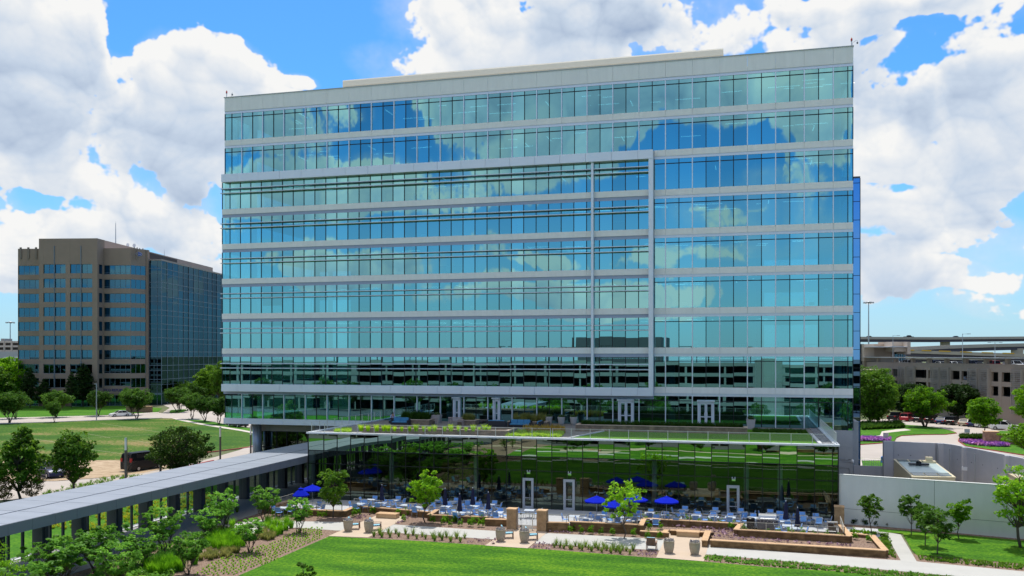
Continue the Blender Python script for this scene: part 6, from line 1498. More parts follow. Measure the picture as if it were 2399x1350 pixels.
for z0, z1 in zr+[(0, zr[-1][0]-2.3)]:
    for i, (a0, a1, b) in enumerate([(c[0], c[1], .30) for c in cc]+[(mq(42,3.6)+.05, mp_(91)-.02, 3.9), (mq(243.5,3.6), A_[0], 3.9)]):
        cg = MB(); mul = MB(); n = max(1, round((a1-a0)/1.6))
        for q in range(n):
            x0, x1 = a0+(a1-a0)*q/n, a0+(a1-a0)*(q+1)/n; e = .012*math.sin(q*7.3+z0*3.1+i); p0, p1 = LB(x0, b+e), LB(x1, b-e)
            cg.add([(*p0, z0), (*p1, z0), (*p1, z1), (*p0, z1)], [(0,1,2,3)])
            if q: p = LB(x0, b-.04); mul.box(p[0]-.04, p[0]+.04, p[1]-.04, p[1]+.04, z0, z1)
        for zq in (z0+.05, z1-.05) + ((z0+.5,) if b > 1 else ()): mul.bar((*LB(a0, b-.05), zq), (*LB(a1, b-.05), zq), .08, .08)
        ow = cg.build('window', OGL, OB); mul.build('mullion', OMU, ow)
    cg = MB(); mul = MB()
    p0, p1 = LB(A_[0], A_[1]+.25), LB(B_[0], B_[1]+.25); cg.add([(*p0, z0), (*p1, z0), (*p1, z1), (*p0, z1)], [(0,1,2,3)])
    for q in (0, .33, .66, 1): p = (p0[0]*(1-q)+p1[0]*q, p0[1]*(1-q)+p1[1]*q); mul.box(p[0]-.05, p[0]+.05, p[1]-.1, p[1], z0, z1)
    ow = cg.build('window', OGL, OB); mul.build('mullion', OMU, ow)
for z0, z1 in zr: m = MB(); m.add([(*LB(.03, 1.0), z0), (*LB(.03, 2.7), z0), (*LB(.03, 2.7), z1), (*LB(.03, 1.0), z1)], [(0,1,2,3)]); m.build('window', OGD, OB)
for c in cc: p = LB((c[0]+c[1])/2, -.06); m = MB(); m.box(p[0]-.09, p[0]+.09, p[1]-.09, p[1]+.02, zr[-1][0], ztop-2.2); m.build('steel_strip', OMU, OB)
m = MB(); lbox(m, mq(42,3.6)+1, B_[0], 9, 30, 0, 46.0); m.build('core', P('brown_core', (.04,.045,.05), .9), OB)
# ground floor columns and recess
for u0, u1, b in ((42,56,3.6),(90,103,0),(153,165,0),(216,229,0)):
    m = MB(); lbox(m, mq(u0,b), mq(u1,b), b, b+1.4, 0, zr[-1][0]-2.2); m.build('column', BRN, OB)
# glass wing along the receding side
GA = (mq(378,9.0), 9.0); zg = 15+(HZ-611)*(DB+9)/F_; glen = 92
wing = MB(); wm = MB()
a0 = mq(340,9.0)
wing.add([(*LB(a0, 9.0), 0), (*LB(GA[0], 9.0), 0), (*LB(GA[0], 9.0), zg), (*LB(a0, 9.0), zg)], [(0,1,2,3)])
nb = 23
for i in range(nb):
    b0, b1 = 9+glen*i/nb, 9+glen*(i+1)/nb; e = .04*math.sin(i*5.1)
    wing.add([(*LB(GA[0]+e, b0), 0), (*LB(GA[0]-e, b1), 0), (*LB(GA[0]-e, b1), zg), (*LB(GA[0]+e, b0), zg)], [(0,1,2,3)])
    p = LB(GA[0]+.06, b0); wm.box(p[0]-.06, p[0]+.06, p[1]-.08, p[1]+.08, 0, zg)
z = 3.5
while z < zg:
    wm.bar((*LB(GA[0]+.08, 9), z), (*LB(GA[0]+.08, 9+glen), z), .1, .12); wm.bar((*LB(a0, 8.93), z), (*LB(GA[0]+.1, 8.93), z), .1, .12)
    wm.bar((*LB(GA[0]+.08, 9), z+2.6), (*LB(GA[0]+.08, 9+glen), z+2.6), .08, .09); wm.bar((*LB(a0, 8.93), z+2.6), (*LB(GA[0]+.1, 8.93), z+2.6), .08, .09); z += fl
for q in (.25, .75): p = LB(a0+(GA[0]-a0)*q, 8.93); wm.box(p[0]-.05, p[0]+.05, p[1]-.05, p[1]+.05, 0, zg)
wo_ = wing.build('glass_wing', OGD, OB); wm.build('mullion', OMU, wo_)
m = MB(); lbox(m, a0+.4, GA[0]-.3, 9.4, 9+glen, 0, zg-.2); m.build('wing_core', P('wing_core', (.02,.03,.04), .9), OB)
m = MB(); lbox(m, mp_(92)+.1, mp_(228)-.12, 3.02, 88, 40, ztop-.03); m.build('penthouse', BRN_LIT, OB)
m = MB(); lbox(m, a0-.5, GA[0]+.1, 9.0, 9+glen, zg-.05, zg+.4); m.build('wing_coping', BRN_LIT, OB)
m = MB()
for u, b in ((48,3.4),(66,3.4),(84,3.4)): lbox(m, mq(u,b)-.3, mq(u,b)+.3, b, b+.2, 43.6, 47.0)
for a, b in ((A_[0]+.9, A_[1]+.5), (A_[0]+1.5, A_[1]+1.1), (B_[0]-1.2, B_[1]-.9), (B_[0]-.5, B_[1]-.3)): lbox(m, a-.12, a+.12, b-.2, b-.02, 43.2, 46.9)
m.build('cladding_fin', P('brown_fin', (.22,.18,.15), .85), OB)
# oval emblem and tenant lettering
def ell(c, rx, rz_, t, mat, name, parent, k=28, off=0.):
    mm = MB(); vs = []
    for dd in (0, t):
        for i in range(k): q = 2*PI*i/k; p = (c[0]+CH.x*rx*math.cos(q)-CN.x*(dd+off), c[1]+CH.y*rx*math.cos(q)-CN.y*(dd+off), c[2]+rz_*math.sin(q)); vs.append(p)
    mm.add(vs, [tuple(range(k-1,-1,-1)), tuple(range(k,2*k))]+[(i,(i+1)%k,k+(i+1)%k,k+i) for i in range(k)]); return mm.build(name, mat, parent)
CH = (Vector(LB(*B_))-Vector(LB(*A_))).normalized(); CN = Vector((-CH.y, CH.x))
q = Vector(LB(*A_)).lerp(Vector(LB(*B_)), .55); ec = (q.x-CN.x*.1, q.y-CN.y*.1, 15+(HZ-595.5)*(DB+5)/F_)
em = ell(ec, 1.0, .62, .12, P('emblem_white', (.75,.76,.80), .4), 'emblem', OB); ell(ec, .92, .54, .06, P('emblem_blue', (.01,.03,.25), .35), 'emblem_field', em, off=.10)
textmesh('lettering', 'Ford', .62, MATS['emblem_white'], em, facing((ec[0]-CH.x*.62-CN.x*.2, ec[1]-CH.y*.62-CN.y*.2, ec[2]-.2), CH), .05)
lz = 15+(HZ-918)*(DB+3)/F_
m = MB(); lbox(m, .05, A_[0], 3.45, 4.4, lz-.5, lz+1.7); m.build('sign_band', BRN, OB)
p = LB(mq(243,3.4), 3.40); textmesh('lettering', 'OLD REPUBLIC TITLE', 1.05, P('navy_letters', (.02,.025,.16), .4), OB, facing((p[0], p[1], lz+.1), UX), .08, .012)
def dish(u, v, d, label):
    x, y = UD(u, d); z = ZD(v, d); t = thing('satellite_dish', label, 'dish', (x,y,z-1.6)); m = MB(); m.tube([(x,y,z-1.8),(x,y,z)], .06, 6); m.build('post', GAL, t); m = MB(); m.lathe([(.02,0),(.35,.08),(.6,.25)], 14); m.v = [(x+a, y-c, z+b) for a, b, c in m.v]; m.build('reflector', WHT, t)
dish(300.5, 574.5, DB+22, 'small dish on the brown building roof, left of its twin'); dish(315.5, 575.5, DB+22, 'small dish on the brown building roof beside the parapet fins')
def mast(u, v0, v1, d, label, cat='mast', r=.12):
    x, y = UD(u, d); t = thing('antenna_mast', label, cat, (x,y,ZD(v1,d))); m = MB(); m.tube([(x,y,ZD(v1,d)),(x,y,ZD(v0,d))], [r, r*.5], 6); m.build('pole', GAL, t); m = MB(); m.tube([(x,y,ZD(v0,d)-.1),(x,y,ZD(v0,d)+.5)], .03, 5); m.build('tip', GAL, t)
mast(271, 523, 570, DB+30, 'thin antenna mast on the roof of the brown building', r=.16); mast(385, 588, 600, DB+45, 'short antenna near the back of the brown building roof', r=.08)
# stone signs
def stone_sign(label, u0, u1, v, h, d, txt, size, pil, letters):
    (x0, y0), (x1, y1) = G(u0, v), G(u1, v+(u1-u0)*.02); t = thing('stone_sign', label, 'sign', ((x0+x1)/2, (y0+y1)/2, 0)); a, b = Vector((x0,y0)), Vector((x1,y1)); dr = (b-a).normalized(); n = Vector((-dr.y, dr.x))
    m = MB(); m.seg(a+n*d/2, b+n*d/2, d, 0, h); m.build('panel', P('sign_stone', (.24,.15,.09), .85, var=.25, vscale=1.5), t)
    m = MB(); m.seg(a+n*d/2-dr*.1, b+n*d/2+dr*.1, d+.2, h, h+.12); m.build('cap', CAP, t)
    if pil: m = MB(); m.seg(a-dr*.2-n*.3+n*d/2, a+dr*1.9-n*.3+n*d/2, d+.9, 0, h+.45); m.build('pillar', FLAG, t); m = MB(); m.seg(a-dr*.3-n*.3+n*d/2, a+dr*2.0-n*.3+n*d/2, d+1.0, h+.45, h+.55); m.build('pillar_cap', CAP, t)
    off = a+dr*pil-n*.06
    for tx, dx, bo in txt: textmesh('lettering', tx, size, letters, t, facing((off.x+dr.x*dx, off.y+dr.y*dx, h*.42), dr), .1, bo)
    return t
stone_sign('brown stone entrance sign with the pale words Granite Park beside the flower bed', 2308.5, 2392, 1042.5, 1.75, .7, [('Granite', 0, .02), ('Park', 2.62, -.004)], .78, 2.35, P('pale_letters', (.72,.70,.68), .4))
stone_sign('low tan stone sign on the verge behind the white car', 295, 353, 965.5, 1.5, .8, [], .5, 0, HEAD)
# ------------------------------------------------------------------ parking garage at the right
gA, gB = Vector(UD(2382, 192)), Vector(UD(2090, 247)); gd_ = (gA-gB).normalized(); gn = Vector((-gd_.y, gd_.x)); 
if gn.dot(Vector((CX, CY))-gA) > 0: gn = -gn
Lg = (gA-gB).length
GIN_ = 0
PG = thing('parking_garage', 'three storey concrete parking garage with pierced screens and rooftop cars', 'garage', (gA.x, gA.y, 0))
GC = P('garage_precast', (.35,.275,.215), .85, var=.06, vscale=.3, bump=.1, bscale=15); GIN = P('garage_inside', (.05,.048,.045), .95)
def gq(a, b): q = gB+gd_*a+gn*b; return (q.x, q.y)
def gbox(m, a0, a1, b0, b1, z0, z1): m.prism([gq(a0,b0), gq(a1,b0), gq(a1,b1), gq(a0,b1)], z0, z1)
lv = [(0, 2.7), (5.9, 5.95), (8.05, 9.1), (11.2, 13.0)]
def ga_(u):
    k = (u-1199.5)/F_; dirv = Vector((k*c_-s_, k*s_+c_)); o = Vector((CX, CY)); # intersect the view line with the front line
    den = dirv.x*(-gd_.y)+dirv.y*gd_.x; w = gB-o; tt_ = (w.x*(-gd_.y)+w.y*gd_.x)/den; return ((o+dirv*tt_)-gB).dot(gd_)
m = MB(); a_min, a_max = ga_(2010)-2, Lg+70
gbox(m, ga_(2024), a_max, 0, .4, 11.2, 13.0); gbox(m, ga_(2080), a_max, 0, .4, 8.05, 9.1); gbox(m, ga_(2225), a_max, 0, .4, 0, 5.92); gbox(m, ga_(2080), ga_(2225), 0, .4, 4.9, 5.92); gbox(m, ga_(2080), ga_(2225), 0, .4, 0, 2.9)
gbox(m, ga_(2024), ga_(2090), 0, .4, 0, 11.2)
for u0, u1 in ((2170.5,2175),(2248.5,2253),(2339,2347),(2127,2129),(2109,2112),(2184,2186),(2223,2229),(2271,2274),(2295,2299),(2319,2323),(2372,2378)): gbox(m, ga_(u0), ga_(u1), -.05, .45, 2.9, 11.2)
for i in range(8): gbox(m, Lg+6+i*8, Lg+6.6+i*8, 0, .4, 5.9, 11.2)
m.build('wall', GC, PG)
for u0, u1 in ((2109,2125),(2129,2144.5),(2186,2203.5),(2208.5,2226),(2273,2293),(2299,2319),(2375,2398)):
    a0, a1 = ga_(u0), ga_(u1); m = MB(); zb_, zt_ = (2.4, 11.9); nx = 8
    for i in range(nx+1): a = a0+(a1-a0)*i/nx; gbox(m, a-.03, a+.03, -.62, -.5, zb_, zt_)
    z = zb_
    while z <= zt_+.01: gbox(m, a0, a1, -.66, -.48, z-.03, z+.03); z += .42
    gbox(m, a1, a1+.12, -.7, 0, zb_-.1, zt_+.1); gbox(m, a0-.08, a0, -.7, -.45, zb_-.1, zt_+.1)
    m.build('pierced_screen', P('screen_precast', (.42,.38,.34), .85), PG)
m = MB()
for z in (2.75, 5.55, 8.6, 11.6): gbox(m, ga_(2026), a_max, .42, 42, z, z+.3)
gbox(m, ga_(2026), a_max, 42, 42.4, 0, 13)
for i in range(14):
    for b in (9, 20, 31): gbox(m, ga_(2090)+i*9, ga_(2090)+i*9+.6, b, b+.6, 0, 11.6)
m.build('deck', P('garage_deck', (.22,.21,.2), .9), PG)
m = MB(); gbox(m, ga_(2000)-40, a_max, 12, 12.4, 0, 11.6); m.build('dark_backing', GIN, PG)  # added dark sheet; its colour stands in for shade behind the openings
# steel canopy on the parapet
m = MB(); a = ga_(2016)
while a < a_max:
    gbox(m, a, a+1.7, -1.4, 2.6, 14.35+.02*math.sin(a), 14.42+.02*math.sin(a)); a += 1.95
m.build('canopy_panel', P('canopy_white', (.62,.64,.66), .45, .2), PG)
m = MB(); gbox(m, ga_(2016), a_max, -.5, -.38, 14.2, 14.33); gbox(m, ga_(2016), a_max, 1.6, 1.72, 14.2, 14.33); m.build('canopy_beam', GAL, PG)
for u in (2052,2093,2132,2170,2211,2255,2303,2353,2398):
    a = ga_(u); m = MB(); gbox(m, a-.55, a+.55, .45, 1.2, 12, 14.1); m.build('canopy_post', GC, PG)
# stair tower and low wing at its far end
x0, d0 = 2024, 268
def pb(m, u0, u1, v0, v1, d, t): # box facing the camera axis at distance d
    p0, p1 = Vector(UD(u0, d)), Vector(UD(u1, d)); n = Vector((-s_, c_)); m.prism([p0, p1, p1+n*t, p0+n*t], ZD(v1, d), ZD(v0, d))
ST = thing('stair_tower', 'beige stair tower with a small lobby on the garage roof', 'building', (*UD(2080, 262), 0))
m = MB(); pb(m, 2024, 2048, 806.5, 846, 262, 10); pb(m, 2090, 2133.5, 801, 812, 258, 10); pb(m, 2048, 2090, 806, 811.5, 264, 8); pb(m, 2095, 2127, 814, 824, 256, 6); pb(m, 2126, 2133.5, 801, 830, 255, 8); m.build('wall', P('beige_stucco', (.52,.42,.33), .85, var=.05), ST)
m = MB(); pb(m, 2048, 2095, 814, 850, 263, 6); m.build('panel', P('tan_panel', (.44,.35,.27), .85), ST)
m = MB(); pb(m, 2047, 2130, 812.2, 813.4, 255, 8); m.build('roof_edge', WHT, ST)
m = MB(); pb(m, 2096, 2122, 825, 852, 262.5, .2); gl_ = m.build('glazing', OGD, ST); m = MB()
for u in (2096,2106,2112,2118,2122): pb(m, u-.4, u+.4, 825, 852, 262.2, .2)
m.build('mullion', FRM, gl_)
m = MB(); pb(m, 2024, 2048, 846, 1000, 262.5, 9); m.build('shaft', GC, ST)
LWB = thing('garage_wing', 'low dark lobby wing with a flat roof beside the garage', 'building', (*UD(2050, 240), 0)); m = MB(); pb(m, 2008, 2079, 870, 884, 238, 16); m.build('fascia', P('taupe_fascia', (.20,.16,.15), .8), LWB); m = MB(); pb(m, 2006, 2080, 866.5, 870, 237, 18); m.build('roof', GC, LWB); m = MB(); pb(m, 2009, 2077, 884, 975, 239, 14); m.build('glazing', P('dark_lobby', (.02,.02,.025), .3), LWB)
GT = thing('glass_stair', 'narrow glazed stair beside the beige stair tower', 'building', (*UD(2020, 264), 0)); m = MB(); pb(m, 2010, 2023.5, 806, 990, 264, 6); q_ = m.build('glazing', OGD, GT); m = MB()
for v in range(818, 990, 12): pb(m, 2010, 2023.6, v, v+.8, 263.8, .3)
pb(m, 2015.5, 2016.3, 806, 990, 263.8, .3); m.build('mullion', FRM, q_)
# cars on the garage roof
roofc = [(2070,'sedan',SLP,'silver car leftmost on the garage roof'),(2084,'suv',SLP,'second silver car on the garage roof'),(2105,'suv',BKP,'black car before the stair lobby on the garage roof'),(2141,'suv',NVP,'blue car behind the third canopy post on the garage roof'),(2162,'sedan',WHP,'small white car behind a canopy post on the garage roof'),(2186,'sedan',WHP,'white car in the middle of the garage roof'),(2201,'sedan',SLP,'pale silver car next to the white one on the garage roof'),(2223,'suv',NVP,'dark blue car right of the pale silver one on the garage roof'),(2243,'sedan',NVP,'blue sedan beside the red pickup on the garage roof'),(2280,'pickup',RDP,'red pickup on the garage roof'),(2326,'pickup',WHP,'white pickup on the garage roof'),(2368,'suv',GYP,'dark car beside the rightmost silver one on the garage roof'),(2380,'suv',SLP,'silver car rightmost on the garage roof')]
gang = math.atan2(gd_.y, gd_.x)
for i, (u, kd, mt, lb) in enumerate(roofc):
    a = ga_(u); q = gq(a, 5.0); car(kd, mt, lb, (q[0], q[1], 11.9), gang+PI*(i % 2)+ro.uniform(-.1,.1), group='cars on the garage roof')
for i, u in enumerate((2240, 2280, 2358, 2355, 2105)):
    a = ga_(u+4); q = gq(a, 4.0); car('sedan', (SLP, GYP, RDP, SLP, WHP)[i], ('silver car inside the upper garage opening','grey car deep inside the garage','red car inside the upper right garage opening','silver car inside the lower right garage opening','white car inside the leftmost garage opening')[i], (q[0], q[1], (8.9, 5.85, 8.9, 5.85, 5.85)[i]), gang+PI/2, group='cars inside the garage')
# street and mast lamps
def lamp(name, label, x, y, z0, z1, arms, r=.09, group=None):
    t = thing(name, label, 'street lamp', (x,y,z0), 0, group); m = MB(); m.tube([(x,y,z0),(x,y,z1)], [r, r*.6], 8); m.build('pole', GAL, t)
    for dx, dy in arms:
        m = MB(); m.bar((x,y,z1-.1),(x+dx,y+dy,z1-.05),.07,.07); m.build('arm', GAL, t); m = MB(); L_ = math.hypot(dx,dy); m.bar((x+dx*.7,y+dy*.7,z1-.06),(x+dx*1.25,y+dy*1.25,z1-.06),.32,.14); m.build('lamp_head', P('lamp_grey', (.35,.37,.40), .5), t)
for u, v0, arms, lb in ((2092,786,[(1.4,0)],'single arm lamp on the garage roof beside the stair tower'),(2255,782,[(1.4,0)],'single arm lamp in the middle of the garage roof'),(2331,802,[(1.2,0),(-1.2,0)],'double arm lamp at the right of the garage roof')):
    a = ga_(u); q = gq(a, 12 if u != 2331 else 26); d = -(q[0]-CX)*s_+(q[1]-CY)*c_; x, y = UD(u, d); lamp('street_lamp', lb, x, y, 11.9, ZD(v0, d), arms, .10)
x, y = G(226, 984.5); lamp('street_lamp', 'tall dark lamp post at the field edge by the road', x, y, 0, ZD(899, 15*F_/(984.5-HZ)), [(.05,-.5)], .14)
def highmast(u, v0, d, label):
    x, y = UD(u, d); z1 = ZD(v0, d); t = thing('high_mast_light', label, 'light mast', (x,y,0)); m = MB(); m.tube([(x,y,0),(x,y,z1)], [.5,.22], 8); m.build('pole', GAL, t); m = MB(); m.lathe([(.5,z1-.6),(1.4,z1-.2),(1.4,z1+.1),(.3,z1+.5)], 12, (x,y,0)); m.build('head_ring', GAL, t)
    for k in range(6): a = k*PI/3; m = MB(); cx_, cy_ = x+2.3*math.cos(a), y+2.3*math.sin(a); m.lathe([(.3,z1-.7),(.55,z1-.3),(.3,z1+.1)], 8, (cx_,cy_,0)); m.bar((x,y,z1-.1),(cx_,cy_,z1-.1),.15,.15); m.build('lamp_head', MATS['lamp_grey'], t)
highmast(2035, 708, 480, 'high mast light rising above the highway ramps'); highmast(24, 755, 560, 'high mast light far off beside the brown building')
def light_column(u, v, vt, label):
    x, y = G(u, v); d = 15*F_/(v-HZ); z1 = ZD(vt, d); t = thing('light_column', label, 'light column', (x,y,0)); m = MB(); m.tube([(x,y,0),(x,y,z1-1.45)], .14, 10); m.build('pole', P('bronze_post', (.09,.085,.08), .6), t); m = MB(); m.tube([(x,y,z1-1.45),(x,y,z1-.05)], .13, 10); m.build('lamp_shade', P('frosted_shade', (.72,.73,.72), .5), t); m = MB(); m.tube([(x,y,z1-.05),(x,y,z1)], .15, 10); m.build('cap', GAL, t)
for u, v, vt, lb in ((516,1076,1000,'light column at the drive beside the office column'),(294.5,1131,1026,'light column in front of the black van'),(376,1115,1018,'light column behind the live oak'),(587.5,1062,997,'light column beside the big round office column')): light_column(u, v, vt, lb)
x, y = G(598, 1052); t = thing('tarpaulin', 'bright blue sheet spread low on the field edge behind the walkway', 'tarp', (x,y,0)); m = MB()
for i in range(8): m.add([(x+i*1.4,y+.3*math.sin(i),.05),(x+i*1.4+1.4,y+.3*math.sin(i+1),.05),(x+i*1.4+1.4,y+.5,1.0+.25*math.sin(i*2+2)),(x+i*1.4,y+.5,1.0+.25*math.sin(i*2))], [(0,1,2,3)])
m.build('cloth', P('bright_blue_sheet', (.03,.25,.75), .7), t); m = MB(); m.tube([(x,y+.5,0),(x,y+.5,1.2)], .03, 5); m.tube([(x+11.2,y+.5,0),(x+11.2,y+.5,1.2)], .03, 5); m.build('stake', GAL, t)
def signpost(u, v, vt, w, h, label, col, cat='sign'):
    x, y = G(u, v); d = 15*F_/(v-HZ); z1 = ZD(vt, d); t = thing('sign_post', label, cat, (x,y,0)); m = MB(); m.tube([(x,y,0),(x,y,z1)], .04, 6); m.build('post', GAL, t); m = MB(); m.box(x-w/2,x+w/2,y-.08,y-.05,z1-h,z1); m.build('panel', col, t)
SG1 = P('sign_back_grey', (.35,.36,.38), .6); SG2 = P('sign_white_panel', (.62,.60,.58), .6)
signpost(2265.5, 1026, 1005, .9, .7, 'small square road sign beyond the yard wall', SG2); signpost(2075, 1036, 1014, .85, .85, 'grey backed road sign beside the pink flowers', SG1); signpost(2069, 1036, 1025, 1.1, .6, 'low pale notice board in the pink flowers', SG2); signpost(2372, 1019, 1007, 1.0, .95, 'white square notice on the far right verge', SG2)
x, y = G(2066.5, 1084); t = thing('fire_hydrant', 'blue hydrant on the grass behind the low yard wall', 'hydrant', (x,y,0)); m = MB(); m.lathe([(.2,0),(.2,.08),(.14,.1),(.14,.6),(.18,.62),(.15,.8),(.05,.9)], 12, (x,y,0)); m.build('body', P('hydrant_blue', (.02,.18,.6), .4), t, True); m = MB(); m.tube([(x-.25,y,.5),(x+.25,y,.5)], .07, 8); m.build('nozzle', WHT, t)
# ------------------------------------------------------------------ highway ramps
def ramp(label, pts, th, w, col2=None, yellow=False):
    """pts: (u, v of the parapet top, distance)"""
    q = [(*UD(u, d), ZD(v, d)) for u, v, d in pts]; t = thing('highway_ramp', label, 'bridge', (q[0][0], q[0][1], 0)); HC = P('bridge_concrete', (.44,.38,.32), .85, var=.05, vscale=.05); UN = P('bridge_girder', (.09,.075,.10), .8)
    a = MB(); b = MB(); yl = MB(); n = Vector((-s_, c_, 0))
    for p0, p1 in zip(q[:-1], q[1:]):
        p0, p1 = Vector(p0), Vector(p1)
        for k0 in (0, w-.4): a.add([p0+n*k0-Vector((0,0,th*.5)), p1+n*k0-Vector((0,0,th*.5)), p1+n*k0, p0+n*k0, p0+n*(k0+.4)-Vector((0,0,th*.5)), p1+n*(k0+.4)-Vector((0,0,th*.5)), p1+n*(k0+.4), p0+n*(k0+.4)], [(0,1,2,3),(7,6,5,4),(3,2,6,7),(0,4,5,1),(0,3,7,4),(1,5,6,2)])
        a.add([p0-Vector((0,0,th*.33)), p1-Vector((0,0,th*.33)), p1+n*w-Vector((0,0,th*.33)), p0+n*w-Vector((0,0,th*.33)), p0-Vector((0,0,th*.5)), p1-Vector((0,0,th*.5)), p1+n*w-Vector((0,0,th*.5)), p0+n*w-Vector((0,0,th*.5))], [(0,1,2,3),(7,6,5,4)])
        m0 = n*.9; b.add([p0+m0-Vector((0,0,th)), p1+m0-Vector((0,0,th)), p1+m0-Vector((0,0,th*.5)), p0+m0-Vector((0,0,th*.5)), p0+n*(w-.9)-Vector((0,0,th)), p1+n*(w-.9)-Vector((0,0,th)), p1+n*(w-.9)-Vector((0,0,th*.5)), p0+n*(w-.9)-Vector((0,0,th*.5))], [(0,1,2,3),(7,6,5,4),(0,4,5,1),(0,3,7,4),(1,5,6,2)])
        if yellow:
            k = int((p1-p0).length/6)
            for i in range(k): s0, s1 = p0.lerp(p1, i/k), p0.lerp(p1, (i+.55)/k); yl.bar((s0.x,s0.y,s0.z-.02),(s1.x,s1.y,s1.z-.02),.5,.45)
    a.build('parapet', HC, t); b.build('girder', UN, t)
    if yellow: yl.build('barrier_panel', P('warning_yellow', (.75,.42,.03), .6), t)
    return t
R1 = ramp('highest highway ramp crossing the sky behind the garage', [(1990,789,520),(2200,790,540),(2399,788.5,560),(2700,786,590)], 2.95, 12)
ramp('middle highway ramp dipping behind the stair tower', [(2100,815,470),(2230,809,480),(2330,806,490),(2399,804.5,500),(2700,798,540)], 3.6, 12)
ramp('lowest highway ramp lined with yellow panels', [(2120,820,430),(2200,822.5,420),(2300,826,410),(2399,829,400),(2700,838,370)], 3.0, 14, yellow=True)
ramp('far highway ramp low behind the garage roof', [(2120,836,455),(2260,838,450),(2399,838.5,446),(2700,839,440)], 2.4, 12)
def bpier(u, d, vt, vb, w, label):
    x, y = UD(u, d); z1 = ZD(vt, d); t = thing('bridge_pier', label, 'pier', (x,y,0)); m = MB()
    for sgn in (1,): m.add([(x-w*.55,y-1,z1-5),(x+w*.55,y-1,z1-5),(x+w*.55,y+1,z1-5),(x-w*.55,y+1,z1-5),(x-w,y-1.2,z1-2.2),(x+w,y-1.2,z1-2.2),(x+w,y+1.2,z1-2.2),(x-w,y+1.2,z1-2.2)], [(0,3,2,1),(0,1,5,4),(1,2,6,5),(2,3,7,6),(3,0,4,7)])
    m.box(x-w,x+w,y-1.2,y+1.2,z1-2.2,z1); m.build('cap', P('bridge_concrete', (.44,.38,.32), .85), t); m = MB(); m.box(x-w*.55,x+w*.55,y-1,y+1,0,z1-5); m.build('shaft', MATS['bridge_concrete'], t)
bpier(2214, 548, 801, 830, 2.6, 'pale pier carrying the highest ramp'); bpier(2383, 500, 816.5, 828, 2.9, 'pale pier carrying the middle ramp')
for u, kd, mt, lb in ((2037,'sedan',BKP,'dark car driving on the left of the highest ramp'),(2129,'pickup',BKP,'dark pickup driving on the highest ramp'),(2240,'sedan',NVP,'dark car driving on the right of the highest ramp')):
    d = 525+(u-1990)*.08; x, y = UD(u, d+3); car(kd, mt, lb, (x, y, ZD(789.4, d)-.85), TH, 'moving_car', group='cars on the highest ramp')
    C.objects[-1]
# far left: deck garage, white ramp
FG = thing('far_garage', 'far off parking deck at the left edge behind the trees', 'garage', (*UD(20, 520), 0)); m = MB()
for v in (799, 809.5, 820): pb(m, -60, 48, v, v+4.2, 520, .6)
for u in range(-60, 50, 17): pb(m, u, u+2.2, 799, 828, 519.6, 1.2)
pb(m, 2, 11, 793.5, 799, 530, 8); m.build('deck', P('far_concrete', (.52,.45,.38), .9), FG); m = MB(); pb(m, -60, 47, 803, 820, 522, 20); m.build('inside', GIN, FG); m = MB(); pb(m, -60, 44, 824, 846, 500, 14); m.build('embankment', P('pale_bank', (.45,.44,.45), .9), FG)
r2 = random.Random(5)
tl = bpy.data.objects['broad_tree']
for i in range(16):
    u = -130+i*13; d = r2.uniform(340, 520); x, y = UD(u, d); dup(tl, (x, y, 0), r2.uniform(0, 6), f'distant tree {"low beside the far deck" if i % 2 else "behind the brown building"}', 'distant trees at the left', r2.uniform(.5,.8))
for i in range(10):
    u = 2120+i*42; d = r2.uniform(330, 380); x, y = UD(u, d); dup(tl, (x, y, 0), r2.uniform(0, 6), 'distant tree half hidden behind the garage', 'distant trees behind the garage', r2.uniform(.6,.85))
tb_ = thing('distant_block', 'pale distant block seen between the far deck and the brown building', 'building', (*UD(20, 430), 0)); m = MB(); pb(m, 10, 40, 838, 862, 430, 20); m.build('wall', P('pale_bank', (.45,.44,.45), .9), tb_); m = MB(); pb(m, 9, 41, 836.5, 838.2, 429, 22); m.build('roof', WHT, tb_)
# ------------------------------------------------------------------ service yard at the right of the pavilion
SW = P('pale_screen_wall', (.68,.69,.65), .85, var=.07, vscale=.6, stretch=(1,1,.3), bump=.1, bscale=20); YW = P('grey_yard_concrete', (.42,.42,.45), .85, var=.06, vscale=.7, bump=.15, bscale=15)
dv = Vector((13.78, -4.05)).normalized(); w0 = Vector((71.92, -19.5))
t = thing('screen_wall', 'long pale concrete screen wall beside the glass pavilion', 'wall', (w0.x, w0.y, 0)); m = MB()
zt = 4.28
for a0, a1 in ((0, 7.76), (7.79, 40)):
    pA, pB = w0+dv*a0, w0+dv*a1; n = Vector((-dv.y, dv.x))*.15
    m.seg(pA+n, pB+n, .3, 0, 1.28); m.seg(pA+n, pB+n, .3, 1.31, zt)
m.build('panel', SW, t); m = MB(); n = Vector((-dv.y, dv.x))*.17; m.seg(w0+n, w0+dv*40+n, .24, 0, zt-.05); m.build('joint_backing', P('joint_dark', (.05,.05,.05), .9), t)
m = MB(); n = Vector((-dv.y, dv.x))*.15; m.seg(w0+n, w0+dv*40+n, .36, zt, zt+.06); m.build('coping', SW, t)
yz = 5.8; yp = [G(u, v, yz) for u, v in ((2076,1034),(2192,1038),(2204,1038),(2232,1041.5),(2262,1047),(2292,1052.5),(2322,1058.5),(2362,1066.5),(2402,1074.5))]
for _ in range(5): yp.append((yp[-1][0]+(yp[-1][0]-yp[-2][0])*1.0, yp[-1][1]+(yp[-1][1]-yp[-2][1])*1.05))
t = thing('yard_wall', 'tall grey concrete wall curving round the service yard', 'wall', (*yp[0], 0)); m = MB()
for i, (a, b) in enumerate(zip(yp[:-1], yp[1:])):
    for z0, z1 in ((0,2.3),(2.33,yz)): m.seg(a, b, .35, z0, z1)
m.build('panel', YW, t); m = MB()
